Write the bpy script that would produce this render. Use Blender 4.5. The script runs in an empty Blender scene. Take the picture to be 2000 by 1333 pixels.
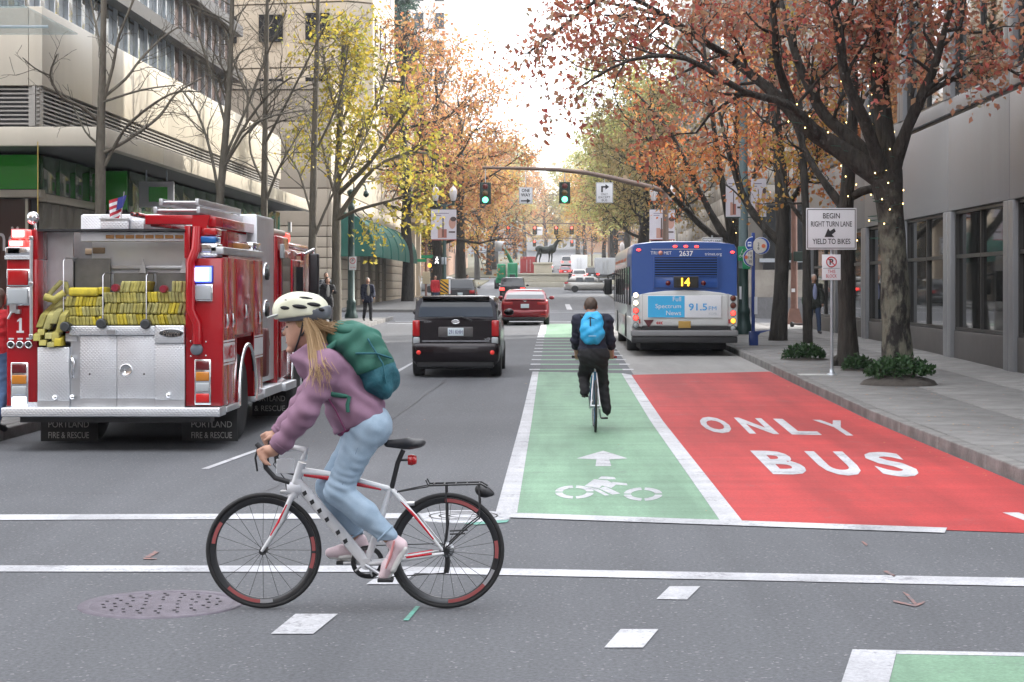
import bpy, bmesh, math, random
import numpy as np
from mathutils import Vector, Matrix
SC = bpy.context.scene
COL = SC.collection
PI = math.pi
# ------------------------------------------------------------------ camera, sky, sun, exposure
F, H, CX, CY = 3600.0, 1.89, 1082.0, 562.0      # focal length and principal point in photo pixels, eye height
cam_d = bpy.data.cameras.new('camera')
cam = bpy.data.objects.new('camera', cam_d); COL.objects.link(cam)
cam.location = (0, 0, H); cam.rotation_euler = (PI/2, 0, 0)
cam_d.sensor_fit = 'HORIZONTAL'; cam_d.sensor_width = 36.0; cam_d.lens = F/2000*36
cam_d.shift_x = (1000-CX)/2000; cam_d.shift_y = -(666.5-CY)/2000
cam_d.clip_start = 0.1; cam_d.clip_end = 6000
SC.camera = cam
SUN_AZ, SUN_EL = math.radians(52), math.radians(31)   # azimuth to the right of the street axis
world = bpy.data.worlds.new('World'); SC.world = world; world.use_nodes = True
wn, wl = world.node_tree.nodes, world.node_tree.links
wn.clear()
w_out = wn.new('ShaderNodeOutputWorld'); w_bg = wn.new('ShaderNodeBackground')
w_sky = wn.new('ShaderNodeTexSky'); w_sky.sky_type = 'NISHITA'; w_sky.sun_disc = False
w_sky.sun_elevation = SUN_EL; w_sky.sun_rotation = SUN_AZ
w_sky.air_density = 1.0; w_sky.dust_density = 1.5; w_sky.ozone_density = 1.0
w_tc = wn.new('ShaderNodeTexCoord'); w_map = wn.new('ShaderNodeMapping'); w_map.inputs['Scale'].default_value = (1, 1, 2.6)
w_no = wn.new('ShaderNodeTexNoise'); w_no.inputs['Scale'].default_value = 2.1; w_no.inputs['Detail'].default_value = 7
w_rp = wn.new('ShaderNodeValToRGB'); w_rp.color_ramp.elements[0].position = .30; w_rp.color_ramp.elements[1].position = .54
w_mx = wn.new('ShaderNodeMix'); w_mx.data_type = 'RGBA'
w_mx.inputs[7].default_value = (11.0, 11.1, 11.5, 1)      # thin bright cloud
wl.new(w_tc.outputs['Generated'], w_map.inputs['Vector']); wl.new(w_map.outputs['Vector'], w_no.inputs['Vector'])
wl.new(w_no.outputs['Fac'], w_rp.inputs['Fac']); wl.new(w_rp.outputs['Color'], w_mx.inputs[0])
wl.new(w_sky.outputs['Color'], w_mx.inputs[6]); wl.new(w_mx.outputs[2], w_bg.inputs['Color'])
w_bg.inputs['Strength'].default_value = 0.13
wl.new(w_bg.outputs['Background'], w_out.inputs['Surface'])
sun_d = bpy.data.lights.new('sun', 'SUN'); sun_d.energy = 2.6; sun_d.angle = math.radians(.5); sun_d.color = (1, .95, .88)
sun = bpy.data.objects.new('sun', sun_d); COL.objects.link(sun)
_sd = Vector((math.sin(SUN_AZ)*math.cos(SUN_EL), math.cos(SUN_AZ)*math.cos(SUN_EL), math.sin(SUN_EL)))
sun.rotation_euler = (-_sd).to_track_quat('-Z', 'Y').to_euler(); sun.location = (60, 60, 90)
vs = SC.view_settings
SC.display_settings.display_device = 'sRGB'
vs.view_transform = 'Standard'; vs.look = 'None'; vs.exposure = 1.6; vs.gamma = 1.0; vs.use_curve_mapping = False
SC.cycles.use_denoising = True
SC.cycles.max_bounces = 6; SC.cycles.transparent_max_bounces = 12; SC.cycles.diffuse_bounces = 3; SC.cycles.glossy_bounces = 3
SC.cycles.caustics_reflective = False; SC.cycles.caustics_refractive = False
SC.cycles.sample_clamp_indirect = 6

# ------------------------------------------------------------------ ground profile and photo helpers
_PD = [-60, 26, 34, 42, 70, 133, 205, 300, 420, 620, 900, 2500]
_PZ = [0, 0, .09, .19, .46, .92, 1.95, 4.4, 9.3, 19., 34., 80.]
def gz(x, d):
    z = float(np.interp(d, _PD, _PZ))
    if x > 4 and 50 < d < 200:
        t = min(1, max(0, (d-55)/25)) * min(1, max(0, (190-d)/60))
        z -= .055*min(x-4, 14)*t
    return z
def G(u, v, h=0.0):                # photo pixel on the ground (h above it) -> x, d
    d = 10.0
    for _ in range(60):
        x = (u-CX)*d/F
        nd = (H-h-gz(x, d))*F/max(v-CY, 1)
        d = .5*d+.5*nd
    return ((u-CX)*d/F, d)
def XZ(u, v, d):                   # photo pixel at depth d -> x, z
    return ((u-CX)*d/F, H+(CY-v)*d/F)

# ------------------------------------------------------------------ materials
MATS = {}
def mat(name, col, rough=.6, metal=0., var=.0, vscale=4., bump=0., bscale=40., spec=.5, coat=0., emit=None, estr=0., rv=0., piece=0., alpha=1., trans=0., col2=None, stretch=None, vthr=None, island=None, bdist=.02):
    if name in MATS: return MATS[name]
    m = bpy.data.materials.new(name); MATS[name] = m; m.use_nodes = True
    n, l = m.node_tree.nodes, m.node_tree.links
    b = n['Principled BSDF']
    c = (col[0], col[1], col[2], 1)
    b.inputs['Base Color'].default_value = c; b.inputs['Roughness'].default_value = rough
    b.inputs['Metallic'].default_value = metal; b.inputs['Specular IOR Level'].default_value = spec
    if coat: b.inputs['Coat Weight'].default_value = coat; b.inputs['Coat Roughness'].default_value = .05
    if trans: b.inputs['Transmission Weight'].default_value = trans
    if alpha < 1: b.inputs['Alpha'].default_value = alpha
    if emit: b.inputs['Emission Color'].default_value = (*emit, 1); b.inputs['Emission Strength'].default_value = estr
    tc = None
    def coords():
        nonlocal tc
        if tc is None:
            t = n.new('ShaderNodeTexCoord'); tc = t.outputs['Object']
            if stretch:
                mp = n.new('ShaderNodeMapping'); mp.inputs['Scale'].default_value = stretch
                l.new(tc, mp.inputs['Vector']); tc = mp.outputs['Vector']
        return tc
    cur = None
    if var or col2:
        no = n.new('ShaderNodeTexNoise'); no.inputs['Scale'].default_value = vscale; no.inputs['Detail'].default_value = 6; no.inputs['Roughness'].default_value = .62
        l.new(coords(), no.inputs['Vector'])
        rp = n.new('ShaderNodeValToRGB'); e = rp.color_ramp.elements
        lo, hi = vthr or (.3, .7)
        e[0].position = lo; e[1].position = hi
        if col2: e[0].color = (*col2, 1); e[1].color = c
        else:
            e[0].color = (*[max(0, k*(1-var)) for k in col], 1); e[1].color = (*[k*(1+var) for k in col], 1)
        l.new(no.outputs['Fac'], rp.inputs['Fac']); cur = rp.outputs['Color']
        if rv:
            mr = n.new('ShaderNodeMapRange'); mr.inputs[3].default_value = max(.02, rough-rv); mr.inputs[4].default_value = min(1, rough+rv)
            l.new(no.outputs['Fac'], mr.inputs[0]); l.new(mr.outputs[0], b.inputs['Roughness'])
    if island:                       # list of colours, one picked per loose piece (leaves)
        g = n.new('ShaderNodeNewGeometry'); rp = n.new('ShaderNodeValToRGB'); rp.color_ramp.interpolation = 'LINEAR'
        e = rp.color_ramp.elements
        while len(e) < len(island): e.new(.5)
        for i, k in enumerate(island): e[i].position = i/(len(island)-1); e[i].color = (*k, 1)
        l.new(g.outputs['Random Per Island'], rp.inputs['Fac']); cur = rp.outputs['Color']
    if piece:                        # every alike piece its own shade
        oi = n.new('ShaderNodeObjectInfo'); mr = n.new('ShaderNodeMapRange'); mr.inputs[3].default_value = 1-piece; mr.inputs[4].default_value = 1+piece
        l.new(oi.outputs['Random'], mr.inputs[0])
        mm = n.new('ShaderNodeVectorMath'); mm.operation = 'SCALE'
        if cur is None: mm.inputs[0].default_value = col
        else: l.new(cur, mm.inputs[0])
        l.new(mr.outputs[0], mm.inputs['Scale']); cur = mm.outputs[0]
    if cur is not None: l.new(cur, b.inputs['Base Color'])
    if bump:
        nb = n.new('ShaderNodeTexNoise'); nb.inputs['Scale'].default_value = bscale; nb.inputs['Detail'].default_value = 4
        l.new(coords(), nb.inputs['Vector'])
        bp = n.new('ShaderNodeBump'); bp.inputs['Strength'].default_value = bump; bp.inputs['Distance'].default_value = bdist
        l.new(nb.outputs['Fac'], bp.inputs['Height']); l.new(bp.outputs['Normal'], b.inputs['Normal'])
    return m
def leafmat(name, cols, trans=.35):
    m = mat(name, cols[0], rough=.55, island=cols, spec=.25)
    n, l = m.node_tree.nodes, m.node_tree.links
    b = n['Principled BSDF']; o = n['Material Output']
    t = n.new('ShaderNodeBsdfTranslucent'); mx = n.new('ShaderNodeMixShader'); mx.inputs[0].default_value = trans
    src = b.inputs['Base Color'].links[0].from_socket
    l.new(src, t.inputs['Color']); l.new(b.outputs[0], mx.inputs[1]); l.new(t.outputs[0], mx.inputs[2]); l.new(mx.outputs[0], o.inputs['Surface'])
    return m
# ------------------------------------------------------------------ mesh builder
class MB:
    def __init__(s): s.v = []; s.f = []; s.sm = []
    def add(s, vs, fs, smooth=False):
        o = len(s.v); s.v.extend([tuple(p) for p in vs]); s.f.extend([tuple(i+o for i in f) for f in fs]); s.sm.extend([smooth]*len(fs)); return s
    def box(s, x0, x1, y0, y1, z0, z1):
        return s.add([(x0,y0,z0),(x1,y0,z0),(x1,y1,z0),(x0,y1,z0),(x0,y0,z1),(x1,y0,z1),(x1,y1,z1),(x0,y1,z1)],
                     [(0,3,2,1),(4,5,6,7),(0,1,5,4),(1,2,6,5),(2,3,7,6),(3,0,4,7)])
    def hexa(s, p):                # 8 corners, bottom ring then top ring
        return s.add(p, [(0,3,2,1),(4,5,6,7),(0,1,5,4),(1,2,6,5),(2,3,7,6),(3,0,4,7)])
    def cyl(s, a, b, r0, r1=None, n=12, cap=True, smooth=True):
        r1 = r0 if r1 is None else r1
        a, b = Vector(a), Vector(b); ax = (b-a).normalized()
        u = ax.orthogonal().normalized(); w = ax.cross(u)
        P = []
        for c, r in ((a, r0), (b, r1)):
            for i in range(n):
                t = 2*PI*i/n; P.append(c+u*(r*math.cos(t))+w*(r*math.sin(t)))
        s.add(P, [(i, (i+1)%n, n+(i+1)%n, n+i) for i in range(n)], smooth)
        if cap: s.add(P[:n], [tuple(range(n))[::-1]]); s.add(P[n:], [tuple(range(n))])
        return s
    def tube(s, path, r, n=8, cap=True, closed=False, smooth=True):
        path = [Vector(p) for p in path]; m = len(path)
        rr = r if isinstance(r, (list, tuple)) else [r]*m
        P = []; u = None
        for i, p in enumerate(path):
            q0 = path[i-1] if (i > 0 or closed) else path[i]; q1 = path[(i+1) % m] if (i < m-1 or closed) else path[i]
            t = (q1-q0)
            t = t.normalized() if t.length > 1e-9 else Vector((0,0,1))
            if u is None: u = t.orthogonal().normalized()
            else:
                u = u-t*u.dot(t); u = u.normalized() if u.length > 1e-6 else t.orthogonal().normalized()
            w = t.cross(u)
            for k in range(n):
                a = 2*PI*k/n; P.append(p+u*(rr[i]*math.cos(a))+w*(rr[i]*math.sin(a)))
        fs = []
        for i in range(m if closed else m-1):
            j = (i+1) % m
            for k in range(n):
                k2 = (k+1) % n; fs.append((i*n+k, i*n+k2, j*n+k2, j*n+k))
        s.add(P, fs, smooth)
        if cap and not closed: s.add(P[:n], [tuple(range(n))[::-1]]); s.add(P[-n:], [tuple(range(n))])
        return s
    def lathe(s, prof, o=(0,0,0), axis='z', n=20, smooth=True):   # prof: (radius, height) list
        P = []
        for r, h in prof:
            for i in range(n):
                a = 2*PI*i/n; c, q = r*math.cos(a), r*math.sin(a)
                p = (c, q, h) if axis == 'z' else ((h, c, q) if axis == 'x' else (q, h, c))
                P.append((p[0]+o[0], p[1]+o[1], p[2]+o[2]))
        fs = []
        for j in range(len(prof)-1):
            for i in range(n): fs.append((j*n+i, j*n+(i+1)%n, (j+1)*n+(i+1)%n, (j+1)*n+i))
        s.add(P, fs, smooth)
        if prof[0] == prof[-1]: return s
        if prof[0][0] > 1e-4: s.add(P[:n], [tuple(range(n))[::-1]])
        if prof[-1][0] > 1e-4: s.add(P[-n:], [tuple(range(n))])
        return s
    def prism(s, poly, lo, hi, axis='y'):     # extrude a 2d outline; axis y: (x,z); x: (y,z); z: (x,y)
        def P(a, b, t): return (a, t, b) if axis == 'y' else ((t, a, b) if axis == 'x' else (a, b, t))
        m = len(poly)
        V = [P(a, b, lo) for a, b in poly]+[P(a, b, hi) for a, b in poly]
        return s.add(V, [tuple(range(m)), tuple(range(2*m-1, m-1, -1))]+[(i, m+i, m+(i+1)%m, (i+1)%m) for i in range(m)])
    def ell(s, c, r, n=12, m=8, rot=None):
        P = []; 
        for j in range(m+1):
            t = PI*j/m
            for i in range(n):
                a = 2*PI*i/n; p = Vector((r[0]*math.sin(t)*math.cos(a), r[1]*math.sin(t)*math.sin(a), r[2]*math.cos(t)))
                if rot is not None: p = rot @ p
                P.append((p[0]+c[0], p[1]+c[1], p[2]+c[2]))
        return s.add(P, [(j*n+i, (j+1)*n+i, (j+1)*n+(i+1)%n, j*n+(i+1)%n) for j in range(m) for i in range(n)], True)
    def loft(s, rings, smooth=True, cap=True):     # rings: lists of equal length of points
        n = len(rings[0]); P = [p for r in rings for p in r]
        s.add(P, [(j*n+i, j*n+(i+1)%n, (j+1)*n+(i+1)%n, (j+1)*n+i) for j in range(len(rings)-1) for i in range(n)], smooth)
        if cap: s.add(rings[0], [tuple(range(n))[::-1]]); s.add(rings[-1], [tuple(range(n))])
        return s
    def mesh(s, name, m, bevel=0., seg=2, fixn=True):
        me = bpy.data.meshes.new(name); me.from_pydata([tuple(p) for p in s.v], [], s.f)
        me.polygons.foreach_set('use_smooth', s.sm)
        if m: me.materials.append(m)
        if bevel or fixn:
            bm = bmesh.new(); bm.from_mesh(me)
            if bevel:
                bmesh.ops.remove_doubles(bm, verts=bm.verts, dist=1e-5)
                es = [e for e in bm.edges if len(e.link_faces) == 2 and e.calc_face_angle(0) > .5]
                try: bmesh.ops.bevel(bm, geom=es, offset=bevel, segments=seg, profile=.6, affect='EDGES', clamp_overlap=True)
                except Exception: pass
                for f in bm.faces: f.smooth = True
            bmesh.ops.recalc_face_normals(bm, faces=bm.faces)
            bm.to_mesh(me); bm.free()
        me.update(); return me
    def build(s, name, m, parent=None, bevel=0., loc=None, rot=None, seg=2, fixn=True, label=None):
        return link(name, s.mesh(name, m, bevel, seg, fixn), parent, loc, rot, label)
def link(name, me, parent=None, loc=None, rot=None, label=None):
    o = bpy.data.objects.new(name, me); COL.objects.link(o)
    if parent is not None: o.parent = parent
    if loc is not None: o.location = loc
    if rot is not None: o.rotation_euler = rot
    if label: o['label'] = label
    return o
def thing(name, label, cat, loc=(0,0,0), rz=0., group=None):
    o = bpy.data.objects.new(name, None); COL.objects.link(o); o.location = loc; o.rotation_euler = (0, 0, rz); o.empty_display_size = .2
    return tag(o, label, cat, group)
def tag(o, label, cat, group=None):
    o['label'] = label; o['category'] = cat
    if group: o['group'] = group
    return o
def struct(o, label=None):
    o['kind'] = 'structure'
    if label: o['label'] = label
    return o
def stuff(o): o['kind'] = 'stuff'; return o
def copy_tree(o, parent=None):
    kids = list(o.children)
    c = o.copy(); COL.objects.link(c); c.parent = parent
    for k in kids: copy_tree(k, c)
    return c
def B(name, m, parent, x0, x1, y0, y1, z0, z1, bevel=0., label=None):
    return MB().box(x0, x1, y0, y1, z0, z1).build(name, m, parent, bevel, label=label)
def text_mesh(body, w=None, h=1., bold=0., shear=0., depth=.002, spacing=1., align='CENTER'):
    cu = bpy.data.curves.new('lettering', 'FONT'); cu.body = body; cu.size = 1.; cu.align_x = align; cu.extrude = 0
    cu.offset = bold; cu.shear = shear; cu.space_character = spacing; cu.resolution_u = 3
    o = bpy.data.objects.new('lettering', cu); COL.objects.link(o)
    dg = bpy.context.evaluated_depsgraph_get(); dg.update()
    me = bpy.data.meshes.new_from_object(o.evaluated_get(dg))
    bpy.data.objects.remove(o); bpy.data.curves.remove(cu)
    n = len(me.vertices); co = np.zeros(n*3); me.vertices.foreach_get('co', co); co = co.reshape(-1, 3)
    lo, hi = co.min(0), co.max(0)
    sy = h/(hi[1]-lo[1]); sx = (w/(hi[0]-lo[0])) if w else sy
    co[:, 0] = (co[:, 0]-(lo[0]+hi[0])/2)*sx if align == 'CENTER' else (co[:, 0]-lo[0])*sx
    co[:, 1] = (co[:, 1]-(lo[1]+hi[1])/2)*sy
    me.vertices.foreach_set('co', co.ravel()); me.materials.clear(); me.update()
    return me
def text(name, body, m, parent, loc, w=None, h=.1, rot=(PI/2, 0, 0), **k):
    me = text_mesh(body, w, h, **k); me.materials.append(m)
    return link(name, me, parent, loc, rot)
# ------------------------------------------------------------------ smooth solids: distance fields meshed with surface nets
def sdf_mesh(name, prims, cell, m, noise=None, cuts=(), infl=0.):
    """prims: ('c',a,b,ra,rb,k) round cone | ('e',c,(rx,ry,rz),rot3x3|None,k); cuts: (point, normal) keep side n.(p-pt)<0"""
    los, his = [], []
    for p in prims:
        if p[0] == 'c':
            a, b, r = np.array(p[1]), np.array(p[2]), max(p[3], p[4])+infl; los.append(np.minimum(a, b)-r); his.append(np.maximum(a, b)+r)
        else:
            c, r = np.array(p[1]), max(p[2])+infl; los.append(c-r); his.append(c+r)
    lo = np.min(los, 0)-cell*4; hi = np.max(his, 0)+cell*4
    N = np.ceil((hi-lo)/cell).astype(int)+1
    D = np.full(N, 1.0)
    ax = [lo[i]+np.arange(N[i])*cell for i in range(3)]
    for p, l0, h0 in zip(prims, los, his):
        k = p[-1]; pad = k+cell*3
        i0 = np.maximum(0, np.floor((l0-pad-lo)/cell).astype(int)); i1 = np.minimum(N, np.ceil((h0+pad-lo)/cell).astype(int)+1)
        sl = tuple(slice(a, b) for a, b in zip(i0, i1))
        X, Y, Z = np.meshgrid(ax[0][sl[0]], ax[1][sl[1]], ax[2][sl[2]], indexing='ij')
        if p[0] == 'c':
            a, b = np.array(p[1], float), np.array(p[2], float); ba = b-a; L2 = max(ba.dot(ba), 1e-9)
            t = np.clip(((X-a[0])*ba[0]+(Y-a[1])*ba[1]+(Z-a[2])*ba[2])/L2, 0, 1)
            q = np.sqrt((X-a[0]-t*ba[0])**2+(Y-a[1]-t*ba[1])**2+(Z-a[2]-t*ba[2])**2)-(p[3]+(p[4]-p[3])*t)-infl
        else:
            c, r = np.array(p[1], float), np.array(p[2], float)+infl
            x, y, z = X-c[0], Y-c[1], Z-c[2]
            if p[3] is not None:
                R = np.array(p[3]).T; x, y, z = (R[0,0]*x+R[0,1]*y+R[0,2]*z, R[1,0]*x+R[1,1]*y+R[1,2]*z, R[2,0]*x+R[2,1]*y+R[2,2]*z)
            k0 = np.sqrt((x/r[0])**2+(y/r[1])**2+(z/r[2])**2); k1 = np.sqrt((x/r[0]**2)**2+(y/r[1]**2)**2+(z/r[2]**2)**2)
            q = k0*(k0-1)/np.maximum(k1, 1e-6)
        d = D[sl]
        if k > 0:
            hh = np.clip(.5+.5*(d-q)/k, 0, 1); D[sl] = d*(1-hh)+q*hh-k*hh*(1-hh)
        else: D[sl] = np.minimum(d, q)
    X, Y, Z = np.meshgrid(*ax, indexing='ij')
    if noise is not None: D = D+noise(X, Y, Z)
    for pt, nn in cuts: D = np.maximum(D, (X-pt[0])*nn[0]+(Y-pt[1])*nn[1]+(Z-pt[2])*nn[2])
    S = D < 0
    cnt = np.zeros(N-1); acc = np.zeros((*(N-1), 3))
    idx = np.stack(np.meshgrid(*[np.arange(n-1) for n in N], indexing='ij'), -1).astype(float)
    for axn in range(3):
        for o1 in (0, 1):
            for o2 in (0, 1):
                off = [0, 0, 0]; ot = [i for i in range(3) if i != axn]; off[ot[0]] = o1; off[ot[1]] = o2
                a = tuple(slice(off[i], off[i]+N[i]-1) for i in range(3))
                off2 = list(off); off2[axn] = 1
                b = tuple(slice(off2[i], off2[i]+N[i]-1) for i in range(3))
                ch = S[a] != S[b]; da, db = D[a], D[b]
                t = np.where(ch, da/np.where(ch, da-db, 1), 0)
                cnt += ch
                for i in range(3): acc[..., i] += np.where(ch, off[i]+(t if i == axn else 0), 0)
    has = cnt > 0
    ids = np.full(has.shape, -1, int); ids[has] = np.arange(has.sum())
    V = lo+cell*(idx[has]+acc[has]/cnt[has][:, None])
    Fs = []
    for axn in range(3):
        o = [i for i in range(3) if i != axn]
        sh = [N[i]-1 for i in range(3)]
        a = [slice(0, N[i]-1) for i in range(3)]; b = list(a); b[axn] = slice(1, N[axn])
        for q in o: a[q] = slice(1, N[q]-1); b[q] = slice(1, N[q]-1)
        ch = S[tuple(a)] != S[tuple(b)]
        w = np.argwhere(ch)
        if not len(w): continue
        w[:, o[0]] += 1; w[:, o[1]] += 1
        def cid(d0, d1):
            q = w.copy(); q[:, o[0]] -= d0; q[:, o[1]] -= d1; return ids[q[:, 0], q[:, 1], q[:, 2]]
        f = np.stack([cid(1, 1), cid(0, 1), cid(0, 0), cid(1, 0)], 1)
        ins = S[w[:, 0], w[:, 1], w[:, 2]]
        flip = ins if axn != 1 else ~ins
        f[~flip] = f[~flip][:, ::-1]
        Fs.append(f)
    Fs = np.concatenate(Fs); Fs = Fs[(Fs >= 0).all(1)]
    me = bpy.data.meshes.new(name); me.vertices.add(len(V)); me.vertices.foreach_set('co', V.ravel())
    nf = len(Fs); me.loops.add(nf*4); me.loops.foreach_set('vertex_index', Fs.ravel().astype(np.int32))
    me.polygons.add(nf); me.polygons.foreach_set('loop_start', np.arange(0, nf*4, 4, dtype=np.int32))
    me.polygons.foreach_set('use_smooth', np.ones(nf, bool))
    me.update(calc_edges=True); me.validate()
    if m: me.materials.append(m)
    return me
def sdf(name, prims, cell, m, parent=None, loc=None, rot=None, **k):
    return link(name, sdf_mesh(name, prims, cell, m, **k), parent, loc, rot)
def rmat(rx=0, ry=0, rz=0):
    from mathutils import Euler
    return np.array(Euler((rx, ry, rz)).to_matrix())
# ------------------------------------------------------------------ shared paints
WHITE_P = mat('white_road_paint', (.60,.61,.63), .6, var=.1, vscale=9, col2=(.42,.42,.43), vthr=(.28,.42), bump=.25, bscale=120)
BLACK = mat('black_rubber', (.018,.018,.019), .7, var=.3, vscale=6)
DARK = mat('dark_void', (.012,.012,.014), .8)
CHROME = mat('chrome', (.8,.81,.83), .08, 1.)
STEEL = mat('steel', (.55,.56,.58), .32, 1., var=.12, vscale=3, rv=.1)
GALV = mat('galvanised_steel', (.48,.52,.56), .42, .8, var=.12, vscale=5)
GLASS_D = mat('dark_glass', (.010,.012,.014), .04, spec=.5)
SIGN_W = mat('sign_white', (.74,.75,.78), .4)
SIGN_K = mat('sign_black', (.015,.015,.018), .5)
SIGN_R = mat('sign_red', (.5,.03,.04), .5)
SIGN_G = mat('sign_green', (.01,.27,.11), .45)
SIGN_B = mat('sign_blue', (.012,.06,.3), .4)
PLAST_K = mat('black_plastic', (.02,.02,.022), .45)
RED_LED = mat('red_lit_lens', (.6,.02,.02), .3, emit=(1,.04,.03), estr=1.7)
RED_LENS = mat('red_lens', (.42,.008,.01), .18, coat=.5)
AMBER_LENS = mat('amber_lens', (.55,.2,.02), .2, coat=.5)
WHITE_LENS = mat('white_lens', (.42,.45,.47), .15, coat=.2)
random.seed(7); np.random.seed(7)
# ================================================================== ground, road, pavements
def asphalt(name, base, speck, patch):
    m = bpy.data.materials.new(name); m.use_nodes = True; MATS[name] = m
    n, l = m.node_tree.nodes, m.node_tree.links; b = n['Principled BSDF']
    tc = n.new('ShaderNodeTexCoord')
    big = n.new('ShaderNodeTexNoise'); big.inputs['Scale'].default_value = .35; big.inputs['Detail'].default_value = 5
    mid = n.new('ShaderNodeTexNoise'); mid.inputs['Scale'].default_value = 38; mid.inputs['Detail'].default_value = 5; mid.inputs['Roughness'].default_value = .75
    vo = n.new('ShaderNodeTexVoronoi'); vo.inputs['Scale'].default_value = 70
    str_ = n.new('ShaderNodeMapping'); str_.inputs['Scale'].default_value = (2.2, .12, 1)
    st = n.new('ShaderNodeTexNoise'); st.inputs['Scale'].default_value = 1.; st.inputs['Detail'].default_value = 4
    for t in (big, mid, vo): l.new(tc.outputs['Object'], t.inputs['Vector'])
    l.new(tc.outputs['Object'], str_.inputs['Vector']); l.new(str_.outputs[0], st.inputs['Vector'])
    r1 = n.new('ShaderNodeValToRGB'); r1.color_ramp.elements[0].position = .3; r1.color_ramp.elements[1].position = .72
    r1.color_ramp.elements[0].color = (*[c*(1-patch) for c in base], 1); r1.color_ramp.elements[1].color = (*[c*(1+patch) for c in base], 1)
    add = n.new('ShaderNodeMath'); add.operation = 'MULTIPLY_ADD'; add.inputs[1].default_value = .5
    l.new(big.outputs['Fac'], add.inputs[0]); 
    hm = n.new('ShaderNodeMath'); hm.operation = 'MULTIPLY'; hm.inputs[1].default_value = .5
    l.new(st.outputs['Fac'], hm.inputs[0]); l.new(hm.outputs[0], add.inputs[2]); l.new(add.outputs[0], r1.inputs['Fac'])
    r2 = n.new('ShaderNodeValToRGB'); r2.color_ramp.elements[0].position = .35; r2.color_ramp.elements[1].position = .68
    r2.color_ramp.elements[0].color = (.66, .66, .66, 1); r2.color_ramp.elements[1].color = (1.3, 1.3, 1.3, 1)
    l.new(mid.outputs['Fac'], r2.inputs['Fac'])
    mu = n.new('ShaderNodeMix'); mu.data_type = 'RGBA'; mu.blend_type = 'MULTIPLY'; mu.inputs[0].default_value = 1
    l.new(r1.outputs['Color'], mu.inputs[6]); l.new(r2.outputs['Color'], mu.inputs[7])
    sp = n.new('ShaderNodeMath'); sp.operation = 'GREATER_THAN'; sp.inputs[1].default_value = .9
    l.new(vo.outputs['Color'], sp.inputs[0])
    mx = n.new('ShaderNodeMix'); mx.data_type = 'RGBA'; mx.inputs[7].default_value = (*speck, 1)
    l.new(sp.outputs[0], mx.inputs[0]); l.new(mu.outputs[2], mx.inputs[6]); l.new(mx.outputs[2], b.inputs['Base Color'])
    b.inputs['Roughness'].default_value = .82; b.inputs['Specular IOR Level'].default_value = .35
    bp = n.new('ShaderNodeBump'); bp.inputs['Strength'].default_value = .5; bp.inputs['Distance'].default_value = .008
    l.new(mid.outputs['Fac'], bp.inputs['Height']); l.new(bp.outputs['Normal'], b.inputs['Normal'])
    return m
ASPH = asphalt('asphalt', (.108,.112,.121), (.21,.21,.22), .16)
CONC_ROAD = mat('concrete_road', (.26,.255,.245), .8, var=.16, vscale=1.2, bump=.3, bscale=60, stretch=(1.6,.25,1))
CONC = mat('sidewalk_concrete', (.165,.162,.157), .8, var=.3, vscale=2.4, bump=.3, bscale=60, piece=.07)
KERB = mat('kerb_concrete', (.17,.165,.158), .85, var=.35, vscale=3.5, bump=.7, bscale=22, piece=.1)
JOINT = mat('pavement_joint', (.07,.068,.065), .9, var=.3, vscale=8)
DIRT = mat('ground_dirt', (.10,.09,.07), .9, var=.25, vscale=.2)
def sheet(name, m, xs, ds, dz, parent=None, zfun=gz):
    mb = MB(); n = len(xs)
    P = [(x, d, zfun(x, d)+dz) for d in ds for x in xs]
    mb.add(P, [(j*n+i, j*n+i+1, (j+1)*n+i+1, (j+1)*n+i) for j in range(len(ds)-1) for i in range(n-1)], True)
    return mb.build(name, m, parent, fixn=False)
ds_ = [-60, -30, 0, 10, 20, 26] + list(np.arange(28, 140, 3.)) + list(np.arange(140, 320, 8.)) + [340, 380, 420, 500, 620, 750, 900]
ground = struct(sheet('ground', DIRT, [-2500, -400, -150, -71, 71, 150, 400, 2500], [-2500, -400]+ds_+[1500, 2500], -.06, zfun=lambda x, d: gz(0, d)-.5*(abs(x) < 72)-.3))
road = struct(sheet('road', ASPH, [-71, -30, -12, -7, -3, 1, 4, 6, 9, 12, 15, 18, 30, 71], ds_, 0))
def gpoly(name, m, px, dz=.005, th=None, parent=None):        # painted shape given by photo pixels on the flat near road
    P = [G(u, v) for u, v in px]
    mb = MB(); mb.add([(x, d, gz(x, d)+dz) for x, d in P], [tuple(range(len(P)))])
    return mb.build(name, m, parent or road, fixn=False)
def gstrip(name, m, a, b, dz=.005, step=1.2, parent=None):     # strip between two edge lines given as ((x,d),(x,d)) left and right
    mb = MB(); (l0, l1), (r0, r1) = a, b
    n = max(1, int(abs(l1[1]-l0[1])/step)); V = []
    for i in range(n+1):
        t = i/n
        for p0, p1 in ((l0, l1), (r0, r1)):
            x, d = p0[0]+(p1[0]-p0[0])*t, p0[1]+(p1[1]-p0[1])*t; V.append((x, d, gz(x, d)+dz))
    mb.add(V, [(2*i, 2*i+1, 2*i+3, 2*i+2) for i in range(n)])
    return mb.build(name, m, parent or road, fixn=False)
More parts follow.
